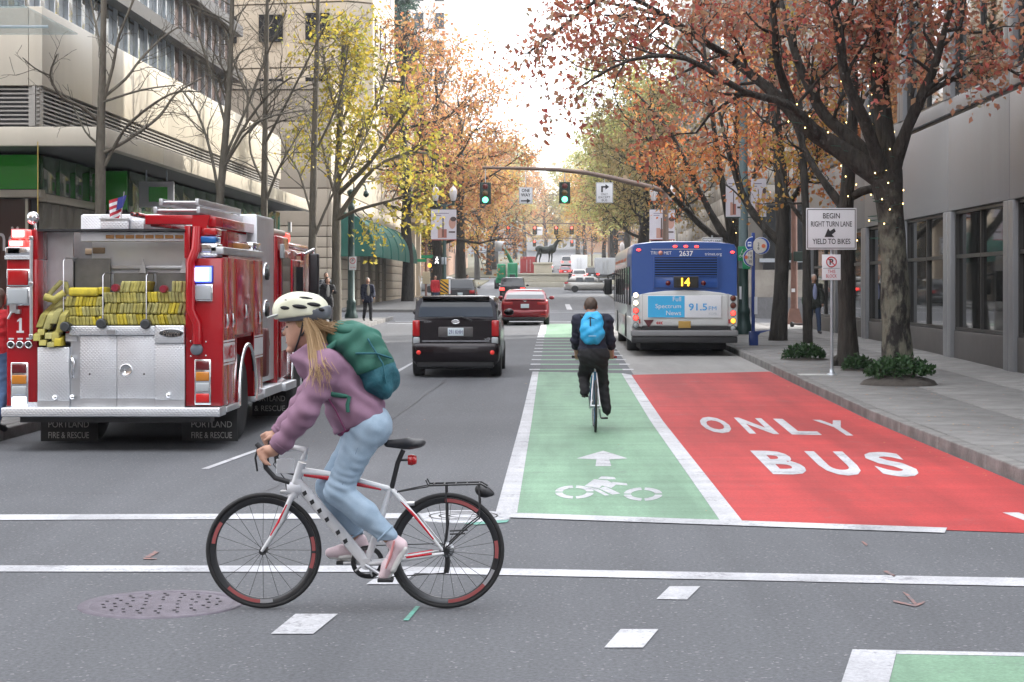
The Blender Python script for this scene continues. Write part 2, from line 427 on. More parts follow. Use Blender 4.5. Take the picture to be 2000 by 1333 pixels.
def road_paint(name, col, dark, wear, track=(1.1, .1), chip=.10):
    """lane paint: broad fading, tyre streaks along the street, aggregate showing through, chips down to asphalt"""
    m = bpy.data.materials.new(name); m.use_nodes = True; MATS[name] = m
    n, l = m.node_tree.nodes, m.node_tree.links; b = n['Principled BSDF']; tc = n.new('ShaderNodeTexCoord')
    def noise(sc, det, stretch=None, rough=.6):
        t = n.new('ShaderNodeTexNoise'); t.inputs['Scale'].default_value = sc; t.inputs['Detail'].default_value = det; t.inputs['Roughness'].default_value = rough
        if stretch:
            mp = n.new('ShaderNodeMapping'); mp.inputs['Scale'].default_value = stretch; l.new(tc.outputs['Object'], mp.inputs['Vector']); l.new(mp.outputs[0], t.inputs['Vector'])
        else: l.new(tc.outputs['Object'], t.inputs['Vector'])
        return t.outputs['Fac']
    def ramp(src, p0, c0, p1, c1):
        r = n.new('ShaderNodeValToRGB'); e = r.color_ramp.elements; e[0].position = p0; e[0].color = (*c0, 1); e[1].position = p1; e[1].color = (*c1, 1); l.new(src, r.inputs['Fac']); return r.outputs['Color']
    def mixc(fac, a, bcol, mode='MIX', f=1.):
        x = n.new('ShaderNodeMix'); x.data_type = 'RGBA'; x.blend_type = mode
        if fac is None: x.inputs[0].default_value = f
        else: l.new(fac, x.inputs[0])
        l.new(a, x.inputs[6])
        if isinstance(bcol, tuple): x.inputs[7].default_value = (*bcol, 1)
        else: l.new(bcol, x.inputs[7])
        return x.outputs[2]
    c = ramp(noise(.9, 6, None, .65), .3, dark, .68, col)
    c = mixc(None, c, ramp(noise(1., 5, (track[0], track[1], 1)), .38, (.74,.74,.75), .6, (1.05,1.05,1.05)), 'MULTIPLY')
    c = mixc(None, c, ramp(noise(1., 3, (.12, 3.5, 1)), .35, (.9,.9,.9), .6, (1.04,1.04,1.04)), 'MULTIPLY')
    c = mixc(None, c, ramp(noise(42, 5, None, .75), .35, (.76,.76,.76), .66, (1.14,1.14,1.14)), 'MULTIPLY')
    big = noise(2.3, 4); fine = noise(30, 4, None, .7)
    mu = n.new('ShaderNodeMath'); mu.operation = 'MULTIPLY'; l.new(big, mu.inputs[0]); l.new(fine, mu.inputs[1])
    ch = n.new('ShaderNodeMapRange'); ch.inputs[1].default_value = .40-chip; ch.inputs[2].default_value = .44-chip; ch.inputs[3].default_value = 0; ch.inputs[4].default_value = wear
    inv = n.new('ShaderNodeMath'); inv.operation = 'SUBTRACT'; inv.inputs[0].default_value = .58; l.new(mu.outputs[0], inv.inputs[1]); l.new(inv.outputs[0], ch.inputs[0])
    c = mixc(ch.outputs[0], c, (.13,.13,.14))
    l.new(c, b.inputs['Base Color']); b.inputs['Roughness'].default_value = .74; b.inputs['Specular IOR Level'].default_value = .35
    bp = n.new('ShaderNodeBump'); bp.inputs['Strength'].default_value = .4; bp.inputs['Distance'].default_value = .006; l.new(fine, bp.inputs['Height']); l.new(bp.outputs['Normal'], b.inputs['Normal'])
    return m
WHITE_P = road_paint('worn_white_paint', (.56,.57,.59), (.47,.47,.49), .55, chip=.02)
GREEN_P = road_paint('green_lane_paint', (.215,.36,.245), (.18,.305,.205), .4, chip=.0)
RED_P = road_paint('red_lane_paint', (.47,.043,.041), (.37,.036,.036), .3, chip=.0)
ORANGE_P = mat('orange_survey_paint', (.26,.13,.11), .8, var=.2, vscale=20, col2=(.13,.12,.13), vthr=(.4,.62))
TEAL_P = mat('teal_survey_paint', (.12,.35,.28), .8, col2=(.13,.2,.18), vscale=14, vthr=(.35,.6))
MARK_GRN = mat('worn_green_paint', (.17,.31,.2), .75, var=.15, vscale=3)
# concrete bus pad and painted lanes
bl0, bl1 = G(1010, 1003), G(1052, 727)
wl0, wl1 = G(968, 1003), G(1040, 727)
br0, br1 = G(1406, 1018), G(1214, 730)
rr0, rr1 = G(1452, 1022), G(1233, 733)
gstrip('concrete_bus_pad', CONC_ROAD, ((rr1[0]+.05, rr1[1]), (1.75, 74.)), ((4.49, rr1[1]), (4.49, 74.)), .003)
gstrip('bike_lane_paint', GREEN_P, (bl0, bl1), (br0, br1), .005)
gstrip('bus_lane_paint', RED_P, (rr0, rr1), ((4.47, 13.9), (4.47, 38.2)), .005)
gstrip('lane_line', WHITE_P, (wl0, wl1), (bl0, bl1), .007)
gstrip('lane_line', WHITE_P, (br0, br1), (rr0, rr1), .007)
# striped green crossing ahead of the green lane
d0 = bl1[1]+.6
k = 0
while d0 < 62:
    st_ = .42
    if d0 > 57: st_ = 4.5
    gstrip('crossing_bar', MARK_GRN, ((-.30, d0), (-.30, d0+st_)), ((1.45, d0), (1.45, d0+st_)), .005)
    gstrip('crossing_bar', WHITE_P, ((-.52, d0), (-.52, d0+st_)), ((-.30, d0), (-.30, d0+st_)), .007)
    if d0 < 57: gstrip('crossing_bar', WHITE_P, ((1.45, d0), (1.45, d0+st_)), ((1.68, d0), (1.68, d0+st_)), .007)
    d0 += 2.05 if st_ < 1 else 99
gstrip('bike_lane_paint', GREEN_P, ((-.28, 60.), (-.28, 71.5)), ((1.4, 60.), (1.4, 71.5)), .006)
gstrip('lane_line', WHITE_P, ((-.5, 60.), (-.5, 71.5)), ((-.28, 60.), (-.28, 71.5)), .01)
# stop bar and crosswalk lines
gpoly('stop_bar', WHITE_P, [(972, 1012), (985, 1003), (1850, 1033), (1845, 1043)], .0085)
gpoly('crosswalk_line', WHITE_P, [(-400, 1019), (-400, 1008), (822, 1004), (822, 1014)], .006)
gpoly('crosswalk_line', WHITE_P, [(-400, 1118), (-400, 1106), (700, 1107), (2500, 1140), (2500, 1156), (2000, 1147), (700, 1119)], .006)
for pts in ([(529,1240),(577,1201),(660,1201),(612,1240)], [(1282,1172),(1308,1147),(1368,1147),(1342,1173)], [(1180,1267),(1212,1231),(1286,1231),(1256,1267)], [(715,1143),(748,1120),(812,1120),(786,1143)]):
    gpoly('dashed_marking', WHITE_P, pts, .0055)
gpoly('dashed_marking', WHITE_P, [(393,917),(503,878),(514,878),(408,917)], .006)
gpoly('dashed_marking', WHITE_P, [(768,728),(806,708),(811,708),(778,728)], .006)
gpoly('lane_line', WHITE_P, [(1632,1370),(1665,1271),(1752,1273),(1728,1370)], .007)
gpoly('lane_line', WHITE_P, [(1752,1273),(2300,1283),(2300,1290),(1751,1280)], .007)
gpoly('bike_lane_paint', GREEN_P, [(1728,1370),(1751,1280),(2300,1290),(2400,1370)], .005)
gpoly('lane_line', WHITE_P, [(1958,1003),(2050,1036),(2080,1036),(1990,1003)], .007)
for pts in ([(1745,1174),(1783,1183),(1808,1176),(1803,1181),(1788,1187),(1745,1178)], [(1762,1157),(1785,1182),(1792,1182),(1775,1163)], [(1724,1117),(1746,1129),(1750,1127),(1732,1116)], [(1682,1059),(1692,1068),(1695,1065),(1686,1059)],
            [(282,1090),(302,1078),(312,1079),(292,1091)], [(280,1091),(306,1092),(306,1094),(280,1094)]):
    gpoly('survey_mark', ORANGE_P, pts, .006)
gpoly('survey_mark', TEAL_P, [(787,1214),(812,1186),(820,1187),(798,1214)], .006)
gpoly('survey_mark', TEAL_P, [(905,1024),(960,1018),(995,1017),(990,1022),(930,1027)], .007)
# far markings of the next junction
for (x0, x1, d) in ((-6.5, -.8, 71.6), (-6.5, 4.2, 75.2), (-20, -7, 78.), (-6.5, 4., 92.5), (-6.5, 4., 96.)):
    gstrip('crosswalk_line', WHITE_P, ((x0, d), (x0, d+.45)), ((x1, d), (x1, d+.45)), .008)
gstrip('lane_line', WHITE_P, ((.7, 100), (.7, 118)), ((1.0, 100), (1.0, 118)), .008)
gstrip('lane_line', WHITE_P, ((-3.3, 98), (-3.3, 112)), ((-3.15, 98), (-3.15, 112)), .008)
# lettering on the red lane and symbols on the green lane, warped onto the road through the photo's own outline
def ground_text(body, quad, bold=.03):       # quad: photo pixels of the word's bottom-left, bottom-right, top-right, top-left
    Q = [G(u, v) for u, v in quad]
    for i, ch in enumerate(body):
        me = text_mesh(ch, 1, 1, bold=bold); co = np.zeros(len(me.vertices)*3); me.vertices.foreach_get('co', co); co = co.reshape(-1, 3)
        n = len(body); cw = 1/(n+(n-1)*.42)
        a = (i*1.42*cw)+(co[:, 0]+.5)*cw; b = co[:, 1]+.5
        for j, k in enumerate((0, 1)):
            co[:, k] = (Q[0][k]*(1-a)+Q[1][k]*a)*(1-b)+(Q[3][k]*(1-a)+Q[2][k]*a)*b
        co[:, 2] = np.interp(co[:, 1], _PD, _PZ)+.009
        me.vertices.foreach_set('co', co.ravel()); me.materials.append(WHITE_P); link('road_letter', me, road)
ground_text('BUS', [(1510, 928), (1808, 934), (1752, 885), (1465, 882)], .035)
ground_text('ONLY', [(1382, 847), (1690, 853), (1642, 823), (1358, 815)], .035)
gpoly('lane_arrow', WHITE_P, [(1163,912),(1165,899),(1126,897),(1178,882),(1226,897),(1190,899),(1194,912)], .0075)
def ring(u, v, ru, rv, t0, t1, k=.62):
    A = [(u+ru*math.cos(t), v+rv*math.sin(t)) for t in np.linspace(t0, t1, 14)]
    Bq = [(u+ru*k*math.cos(t), v+rv*k*math.sin(t)) for t in np.linspace(t1, t0, 14)]
    gpoly('bike_symbol', WHITE_P, A+Bq, .0075)
for cx_, cy_ in ((1122, 963), (1256, 967)):
    ring(cx_, cy_, 38, 13, .12, PI/2-.1); ring(cx_, cy_, 38, 13, PI/2+.1, PI-.1); ring(cx_, cy_, 38, 13, PI+.1, 1.5*PI-.1); ring(cx_, cy_, 38, 13, 1.5*PI+.1, 2*PI-.12)
for pts in ([(1142,951),(1160,938),(1186,940),(1203,949),(1194,955),(1176,950),(1170,956)], [(1170,956),(1182,952),(1212,966),(1196,968)], [(1195,943),(1224,946),(1226,950),(1198,948)], [(1168,937),(1175,932),(1200,934),(1203,938),(1190,938)], [(1148,953),(1168,957),(1190,969),(1182,970)]):
    gpoly('bike_symbol', WHITE_P, pts, .0075)
# cracks, seams and old patches in the asphalt
SEAL = mat('crack_sealant', (.075,.076,.082), .6, var=.3, vscale=10)
rc = random.Random(8)
def crack(u0, v0, u1, v1, w=.012, wob=.05, dz=.0095):
    a, b = G(u0, v0), G(u1, v1); n = 26; mb = MB(); V = []; off = 0
    dx, dd = b[0]-a[0], b[1]-a[1]; L = math.hypot(dx, dd); nx, nd = -dd/L, dx/L
    for i in range(n+1):
        t = i/n; off += rc.gauss(0, wob*.3); off *= .9; ww = w*rc.uniform(.3, 1.2)
        x, d = a[0]+dx*t+nx*off, a[1]+dd*t+nd*off
        V += [(x-nx*ww/2, d-nd*ww/2, gz(x, d)+dz), (x+nx*ww/2, d+nd*ww/2, gz(x, d)+dz)]
    mb.add(V, [(2*i, 2*i+1, 2*i+3, 2*i+2) for i in range(n)]); mb.build('road_crack', SEAL, road, fixn=False)
crack(962, 968, 1432, 976, .010, .02); crack(0, 962, 600, 968, .012, .04); crack(640, 900, 870, 745, .02, .03); crack(520, 960, 800, 820, .012, .06)
# manholes
IRON = mat('rusty_iron', (.135,.12,.145), .6, .3, var=.25, vscale=7, bump=.3, bscale=90)
def manhole(u, v, r, label, painted=False):
    x, d = G(u, v); t = thing('manhole_cover', label, 'manhole cover', (x, d, gz(x, d)))
    MB().lathe([(r+.07, 0), (r+.065, .008), (r+.01, .007), (r, .002)], n=40).build('rim', WHITE_P if painted else IRON, t)
    MB().lathe([(r, .003), (r-.02, .007), (.001, .01)], n=40).build('lid', WHITE_P if painted else IRON, t)
    if painted:
        for q in (.35, .6, .85): MB().lathe([(r*q-.006, .0105), (r*q-.006, .0125), (r*q+.006, .0125), (r*q+.006, .0105), (r*q-.006, .0105)], n=36).build('groove', JOINT, t)
    else:
        hb = MB(); hb.lathe([(.012, .0105), (.011, .0118), (.0005, .0118)], n=8); hm_ = hb.mesh('hole', DARK)
        for ringr, cnt in ((.22, 6), (.4, 12), (.55, 16), (.68, 20)):
            for i in range(cnt):
                a = 2*PI*i/cnt+ringr*3; link('hole', hm_, t, (r*ringr*1.2*math.cos(a), r*ringr*1.2*math.sin(a), 0))
manhole(316, 1181, .42, 'rusty round manhole cover with small holes in front of the white bicycle wheel')
manhole(905, 1010, .33, 'white painted manhole cover beside the green lane line', True)
# pavements
def pavement(name, x0, x1, d0, d1, h=.15, slabs=True, kerb_x=None, kw=.16, label=None):
    xs = [x0, (x0+x1)/2, x1]; ds = list(np.arange(d0, d1, 2.))+[d1]
    mb = MB(); n = 3
    V = [(x, d, gz(x, d)+h-.012) for d in ds for x in xs]; o = len(V)
    V += [(x, d, gz(x, d)-.3) for d in ds for x in xs]
    fs = [(j*n+i, j*n+i+1, (j+1)*n+i+1, (j+1)*n+i) for j in range(len(ds)-1) for i in range(n-1)]
    for j in range(len(ds)-1): fs += [(j*n, (j+1)*n, o+(j+1)*n, o+j*n), (j*n+2, o+j*n+2, o+(j+1)*n+2, (j+1)*n+2)]
    fs += [(0, o, o+1, 1), (1, o+1, o+2, 2)]; L = (len(ds)-1)*n
    fs += [(L, L+1, o+L+1, o+L), (L+1, L+2, o+L+2, o+L+1)]
    mb.add(V, fs); p = struct(mb.build(name, JOINT if slabs else CONC, None), label)
    if kerb_x is not None:
        s = 1 if kerb_x > 0 else -1
        kx0, kx1 = sorted((kerb_x, kerb_x+s*kw)); L = 2.4
        me = MB().box(-kw/2, kw/2, .004, L-.004, -.35, 0).mesh('kerb_stone', KERB, .02)
        d = d0
        while d < d1-.1:
            o_ = link('kerb_stone', me, p, ((kx0+kx1)/2, d, gz(kerb_x, d)+h+random.uniform(-.004, .006)))
            o_.rotation_euler = (math.atan2(gz(kerb_x, d+L)-gz(kerb_x, d), L), random.uniform(-.01, .01), 0); d += L
    if slabs:
        w = x1-x0; nx = max(1, round(w/1.5)); sw = w/nx; L = 1.5
        me = MB().box(-sw/2+.006, sw/2-.006, .006, L-.006, -.08, 0).mesh('paving_slab', CONC, .006, 1)
        d = d0
        while d < d1-.1:
            for i in range(nx):
                x = x0+(i+.5)*sw
                o_ = link('paving_slab', me, p, (x, d, gz(x, d)+h+random.uniform(-.003, .003)))
                o_.rotation_euler = (math.atan2(gz(x, d+L)-gz(x, d), L), 0, 0)
            d += L
    return p
side_r = pavement('sidewalk', 4.66, 9.2, 14.4, 75.9, kerb_x=4.5, label='concrete sidewalk beside the grey panel building')
side_l = pavement('sidewalk', -11.6, -6.96, 18.0, 76.5, kerb_x=-6.8, label='concrete sidewalk behind the fire engine')
pavement('sidewalk', -70, -11.62, 24.0, 76.5, slabs=False, label='paved plaza on the left block')
pavement('sidewalk', 9.22, 70, 20.0, 75.9, slabs=False, label='paved ground under the right block')
pavement('sidewalk', -70, -6.8, 93.5, 155., slabs=False, label='sidewalk beside the tan stone building')
pavement('sidewalk', 4.5, 70, 97., 155., slabs=False, label='sidewalk beside the pale stone building')
PARKG = mat('park_litter', (.075,.07,.04), .95, var=.3, vscale=.8)
pavement('sidewalk', -70, -8.3, 174., 236., slabs=False, label='park ground left of the statue').data.materials[0] = PARKG
pavement('sidewalk', 6.8, 70, 174., 236., slabs=False, label='park ground right of the statue').data.materials[0] = PARKG
pavement('sidewalk', -70, -6.8, 254., 420., slabs=False, label='far left sidewalk').data.materials[0] = PARKG
pavement('sidewalk', 4.5, 70, 254., 420., slabs=False, label='far right sidewalk').data.materials[0] = PARKG
# ================================================================== buildings
PANEL = mat('grey_metal_panel', (.255,.257,.265), .42, .15, var=.08, vscale=1.2, rv=.08, piece=.05, stretch=(3,3,.25))
PANEL_T = mat('grey_metal_trim', (.23,.235,.245), .4, .2, piece=.05)
BASE_P = mat('dark_base_panel', (.075,.07,.068), .5, var=.15, vscale=3, piece=.08)
GLASS_R = mat('shop_glass', (.014,.015,.014), .03, spec=.7)
def glassy(name, tint, wav=0., scale=.7):
    m = mat(name, tint, .03, spec=1., coat=.5)
    if wav:
        n, l = m.node_tree.nodes, m.node_tree.links; b = n['Principled BSDF']
        tc = n.new('ShaderNodeTexCoord'); no = n.new('ShaderNodeTexNoise'); no.inputs['Scale'].default_value = scale; no.inputs['Detail'].default_value = 1
        bp = n.new('ShaderNodeBump'); bp.inputs['Strength'].default_value = wav; bp.inputs['Distance'].default_value = .1
        l.new(tc.outputs['Object'], no.inputs['Vector']); l.new(no.outputs['Fac'], bp.inputs['Height']); l.new(bp.outputs['Normal'], b.inputs['Normal']); l.new(bp.outputs['Normal'], b.inputs['Coat Normal'])
    return m
FRAME_D = mat('bronze_frame', (.06,.058,.055), .4, .4)
def right_building():
    X = 8.9
    t = thing('panel_building', 'grey metal panel building with wide windows along the right sidewalk', 'building', (X, 19.1, 0))
    L = 63.9-19.1; bay = 5.6; n = 8
    B('core', DARK, t, .5, 50, 0, L, -.2, 40)
    for i in range(n):
        y0 = i*bay; g = gz(9, 19.1+y0+2.8)
        yw0, yw1 = y0+.42, y0+bay-.42
        B('base_panel', BASE_P, t, .02, .4, yw0, yw1, g, .93, .01)
        B('wall_panel', PANEL, t, -.03, .4, y0+.015, y0+bay-.015, 3.6, 5.68, .012)
        B('wall_panel', PANEL, t, -.03, .4, y0+.015, y0+bay-.015, 5.80, 6.12, .012)
        B('shadow_gap', PLAST_K, t, .06, .42, y0, y0+bay, 5.68, 5.80)
        for q in (0, 1):                       # twin pilaster strips between the bays
            yy = y0-.40+q*.41
            if yy < 0: continue
            B('pilaster', PANEL_T, t, -.06, .4, yy+.01, yy+.39, g, 3.585, .012)
        for lev, (zb, zt, zm) in enumerate(((.95, 3.58, 2.58), (6.14, 9.0, None))):
            w = B('window', GLASS_R, t, .12, .16, yw0, yw1, zb+.04, zt-.04)
            fr = MB(); fr.box(.04, .2, yw0, yw0+.06, zb, zt); fr.box(.04, .2, yw1-.06, yw1, zb, zt); fr.box(.05, .2, yw0+.06, yw1-.06, zb, zb+.06); fr.box(.05, .2, yw0+.06, yw1-.06, zt-.06, zt)
            fr.box(.06, .2, (yw0+yw1)/2-.035, (yw0+yw1)/2+.035, zb+.06, zt-.06)
            if zm: fr.box(.055, .19, yw0+.06, (yw0+yw1)/2-.035, zm-.04, zm+.04); fr.box(.055, .19, (yw0+yw1)/2+.035, yw1-.06, zm-.04, zm+.04)
            fr.build('frame', FRAME_D, w)
        for q in (0, 1):
            yy = y0-.40+q*.41
            if yy < 0: continue
            B('pilaster', PANEL_T, t, -.06, .4, yy+.01, yy+.39, 6.125, 9.2, .012)
        B('wall_panel', PANEL, t, -.03, .4, y0+.015, y0+bay-.015, 9.22, 11.4, .012)
        B('wall_panel', PANEL, t, -.03, .4, y0+.015, y0+bay-.015, 11.5, 39.9, .012)
    B('end_panel', PANEL, t, -.03, 30, L+.005, L+.3, gz(9, 63)-.2, 39.9)
    B('end_panel', PANEL, t, -.03, 30, -.3, -.005, -.1, 39.9)
    # lit shop interior details pinned behind the glass: a red and blue poster rack
    return t
right_building()
STONE = mat('pale_stone', (.33,.30,.26), .8, var=.22, vscale=1.2, bump=.4, bscale=12, piece=.12)
STONE_G = mat('grey_granite', (.16,.16,.165), .6, var=.15, vscale=6, piece=.06)
GROUT = mat('stone_joint', (.16,.145,.125), .9)
def stone_building():
    X, D = 10.2, 97.
    t = thing('stone_building', 'pale stone building behind the bus across the side street', 'building', (X, D, 0))
    g = gz(12, D)-.3
    B('core', GROUT, t, .06, 50, .06, 57.5, g, 22)
    # side courses facing the street
    h, L = 1.0, 3.2
    me = MB().box(-.02, .1, .012, L-.012, .012, h-.012).mesh('stone_block', STONE, .02, 1)
    for r in range(12):
        off = 0 if r % 2 == 0 else -L/2
        for c in range(19):
            y = off+c*L
            if y < -.1 or y+L > 57.6: continue
            link('stone_block', me, t, (0, y, g+1.4+r*h))
    for r in range(12):                        # tall windows on the side
        pass
    for c in range(7):
        y = 5+c*8; w = MB().box(-.06, .1, y, y+2.2, 14.2, 18.2).build('window', GLASS_D, t)
        MB().box(-.09, .09, y-.2, y, 14., 18.4).box(-.09, .09, y+2.2, y+2.4, 14., 18.4).box(-.09, .09, y, y+2.2, 13.9, 14.15).build('frame', STONE, w)
    # front facing the side street
    B('granite_base', STONE_G, t, 0, 40, -.12, .1, g, g+1.45)
    B('stone_band', STONE, t, 0, 40, -.06, .1, g+1.46, g+2.9)
    B('steel_band', GALV, t, .6, 40, -.1, .1, g+3.3, g+3.5)
    for c in range(6):
        w = B('window', GLASS_D, t, .8+c*3.0, .8+c*3.0+2.7, -.02, .1, g+2.92, g+6.3)
        B('mullion', PLAST_K, w, .8+c*3.0+1.3, .8+c*3.0+1.4, -.07, .0, g+3.52, g+6.3)
    me = MB().box(.012, 2.4-.012, -.04, .1, .012, h-.012).mesh('stone_block', STONE, .02, 1)
    for r in range(9):
        for c in range(10): link('stone_block', me, t, (c*2.4+(0 if r % 2 else .0), 0, g+6.4+r*h))
    B('parapet', STONE, t, -.1, 50, -.1, 57.6, 22, 22.6)
    # set-back lower wing further along
    B('cornice', STONE, t, -.15, .1, -.1, 57.6, g+13.45, g+13.75)
    return t
stone_building()
# left podium
TANM = mat('champagne_metal', (.56,.51,.42), .36, .15, var=.06, vscale=.8, piece=.04, stretch=(2,2,.3))
LOUV = mat('louvre_aluminium', (.36,.34,.31), .45, .3)
GREEN_G = mat('green_back_painted_glass', (.05,.50,.04), .12, spec=.8)
STONE_C = mat('veined_stone', (.17,.155,.125), .45, var=.35, vscale=2.2, piece=.12)
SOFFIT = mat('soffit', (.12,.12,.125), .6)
BROWN = mat('brown_granite', (.10,.065,.055), .4, var=.2, vscale=4, piece=.1)
TOWER_G = glassy('tower_glass', (.45,.48,.50), .35, .55); TOWER_G.node_tree.nodes['Principled BSDF'].inputs['Metallic'].default_value = .75
def podium():
    X, D = -11.3, 40.7; L = 35.6
    t = thing('podium_building', 'modern building with champagne fascia, louvre band and green glass at left', 'building', (X, D, 0))
    # upper fascia as separate metal panels
    pw = L/8
    for i in range(8): B('fascia_panel', TANM, t, -.3, .0, i*pw+.008, (i+1)*pw-.008, 6.35, 8.1, .01)
    for i in range(5): B('fascia_panel', TANM, t, -.3-(i+1)*3.4+.008, -.3-i*3.4-.008, 0, .3, 6.35, 8.1, .01)
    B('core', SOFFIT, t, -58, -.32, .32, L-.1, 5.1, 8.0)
    # louvre band, every slat its own
    sl = MB().box(-.03, .03, 0, L/4-.05, 0, .035).mesh('louvre_slat', LOUV)
    sf = MB().box(0, 16.5, -.03, .03, 0, .035).mesh('louvre_slat', LOUV)
    for r in range(9):
        z = 5.5+r*.095
        for q in range(4): link('louvre_slat', sl, t, (-.10, q*L/4, z))
        link('louvre_slat', sf, t, (-16.8, .10, z))
    for q in range(23): B('louvre_post', LOUV, t, -.22, -.16, q*L/22, q*L/22+.05, 5.46, 6.35)
    B('corner_post', LOUV, t, -.32, -.06, .06, .3, 5.46, 6.35)
    # projecting canopy fascia
    cw = L/6
    for i in range(6): B('canopy_panel', TANM, t, 1.1, 1.35, i*cw+.008+.3, (i+1)*cw-.008+.3, 5.02, 5.44, .01)
    for i in range(4): B('canopy_panel', TANM, t, 1.35-(i+1)*4.+.008, 1.35-i*4.-.008, .0, .28, 5.02, 5.44, .01)
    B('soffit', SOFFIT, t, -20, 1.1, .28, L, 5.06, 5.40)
    # ground floor, stepped back
    for i in range(6):
        B('sign_glass', GREEN_G if i in (0, 1, 2) else GREEN_G, t, -.7-(i+1)*2.2+.01, -.7-i*2.2-.01, 2.2, 2.3, 4.18, 4.98, .004)
    tg = mat('green_tinted_glass', (.05,.12,.05), .06, spec=.9)
    for i in range(4): B('sign_glass', tg, t, -.72, -.62, 2.32+i*1.45, 2.32+(i+1)*1.45-.02, 4.1, 4.98, .004)
    B('sign_glass', GREEN_G, t, -.6, -.02, 8.15, 8.25, 3.95, 4.98, .004)
    for i in range(15): B('sign_glass', tg, t, -.05, .0, 8.3+i*1.8, 8.3+(i+1)*1.8-.02, 3.9, 4.98, .004)
    B('ledge', TANM, t, -14, -.58, 2.0, 2.35, 3.98, 4.16, .01); B('ledge', TANM, t, -.75, -.55, 2.36, 8.1, 3.9, 4.08, .01)
    for i in range(8): B('stone_panel', STONE_C, t, -.75, -.65, 2.4+i*.72, 2.4+(i+1)*.72-.015, .2, 3.88, .006)
    door = B('shop_window', mat('brown_shop_glass', (.05,.022,.018), .06, spec=.8), t, -6.2, -.9, 2.25, 2.35, .25, 3.95)
    for xx in (-3.4, -2.2, -1.0): B('mullion', TANM, door, xx, xx+.06, 2.18, 2.24, .25, 3.95)
    text('lettering', 'shö', mat('frosted_lettering', (.45,.4,.4), .6), door, (-1.55, 2.24, 3.05), h=.62, w=.9)
    for i in range(16): B('shop_window', GLASS_D, t, -.05, .0, 8.3+i*1.7, 8.3+(i+1)*1.7-.06, .4, 3.85)
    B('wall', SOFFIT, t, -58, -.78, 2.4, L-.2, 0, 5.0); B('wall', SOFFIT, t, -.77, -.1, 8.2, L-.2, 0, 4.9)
    # glass tower set back above
    B('tower_wall', BROWN, t, -57, -2.2, 1.2, L-.5, 8.0, 62)
    for i in range(6):
        for r in range(4):
            m_ = TOWER_G if i < 4 else BROWN
            w = B('curtain_glass', m_, t, -2.19, -2.08, 1.2+i*5.7+.05, 1.2+(i+1)*5.7-.05, 8.1+r*2.2, 8.1+(r+1)*2.2-.06)
    for i in range(25): B('mullion', GALV, t, -2.07, -1.95, 1.2+i*1.4, 1.2+i*1.4+.06, 8.1, 17.)
    for i in range(8): B('curtain_glass', TOWER_G, t, -2.2-(i+1)*2.8+.05, -2.2-i*2.8-.05, 1.06, 1.19, 8.1, 17.)
    for z in (10.3, 12.2, 14.4): B('beam', mat('dark_bronze', (.05,.045,.04), .4, .5), t, -1.94, -1.5, .9, L-.4, z, z+.42)
    # hanging shop sign
    s = B('hanging_sign', SIGN_W, t, .1, 1.05, 9.0, 9.08, 4.05, 4.75, .02); B('sign_face', GREEN_G, s, .38, .88, 8.97, 8.995, 4.2, 4.6)
    for xx in (.3, .85): MB().cyl((xx, 9.04, 4.75), (xx, 9.04, 5.06), .02, n=8).build('hanger', GALV, t)
    MB().box(.3, .42, L-.1, L+.1, 4.2, 4.6).build('camera_box', SIGN_W, t)
    return t
podium()
gc = thing('glass_canopy', 'pale glass canopy with steel fittings at the upper left corner', 'canopy', (-9.35, 20, 6.85))
CGL = mat('canopy_glass', (.55,.72,.72), .08, spec=.6, alpha=.35)
for i in range(4): B('glass_pane', CGL, gc, -7, 0, 2.2+i*3.5, 2.2+(i+1)*3.5-.02, 0, .03)
for i in range(5): MB().tube([(-7, 2.3+i*3.4, .12), (-.5, 2.3+i*3.4, .12)], .03, 6).build('strut', GALV, gc)
for i in range(8): MB().lathe([(.06, -.03), (.06, .14), (.03, .16)], o=(-.5-(i%2)*3, 2.3+(i//2)*3.4, 0), n=10).build('spider_fitting', STEEL, gc)
MB().box(-7.4, -7, 2, 16.5, -6.8, .3).build('support_wall', TANM, gc)
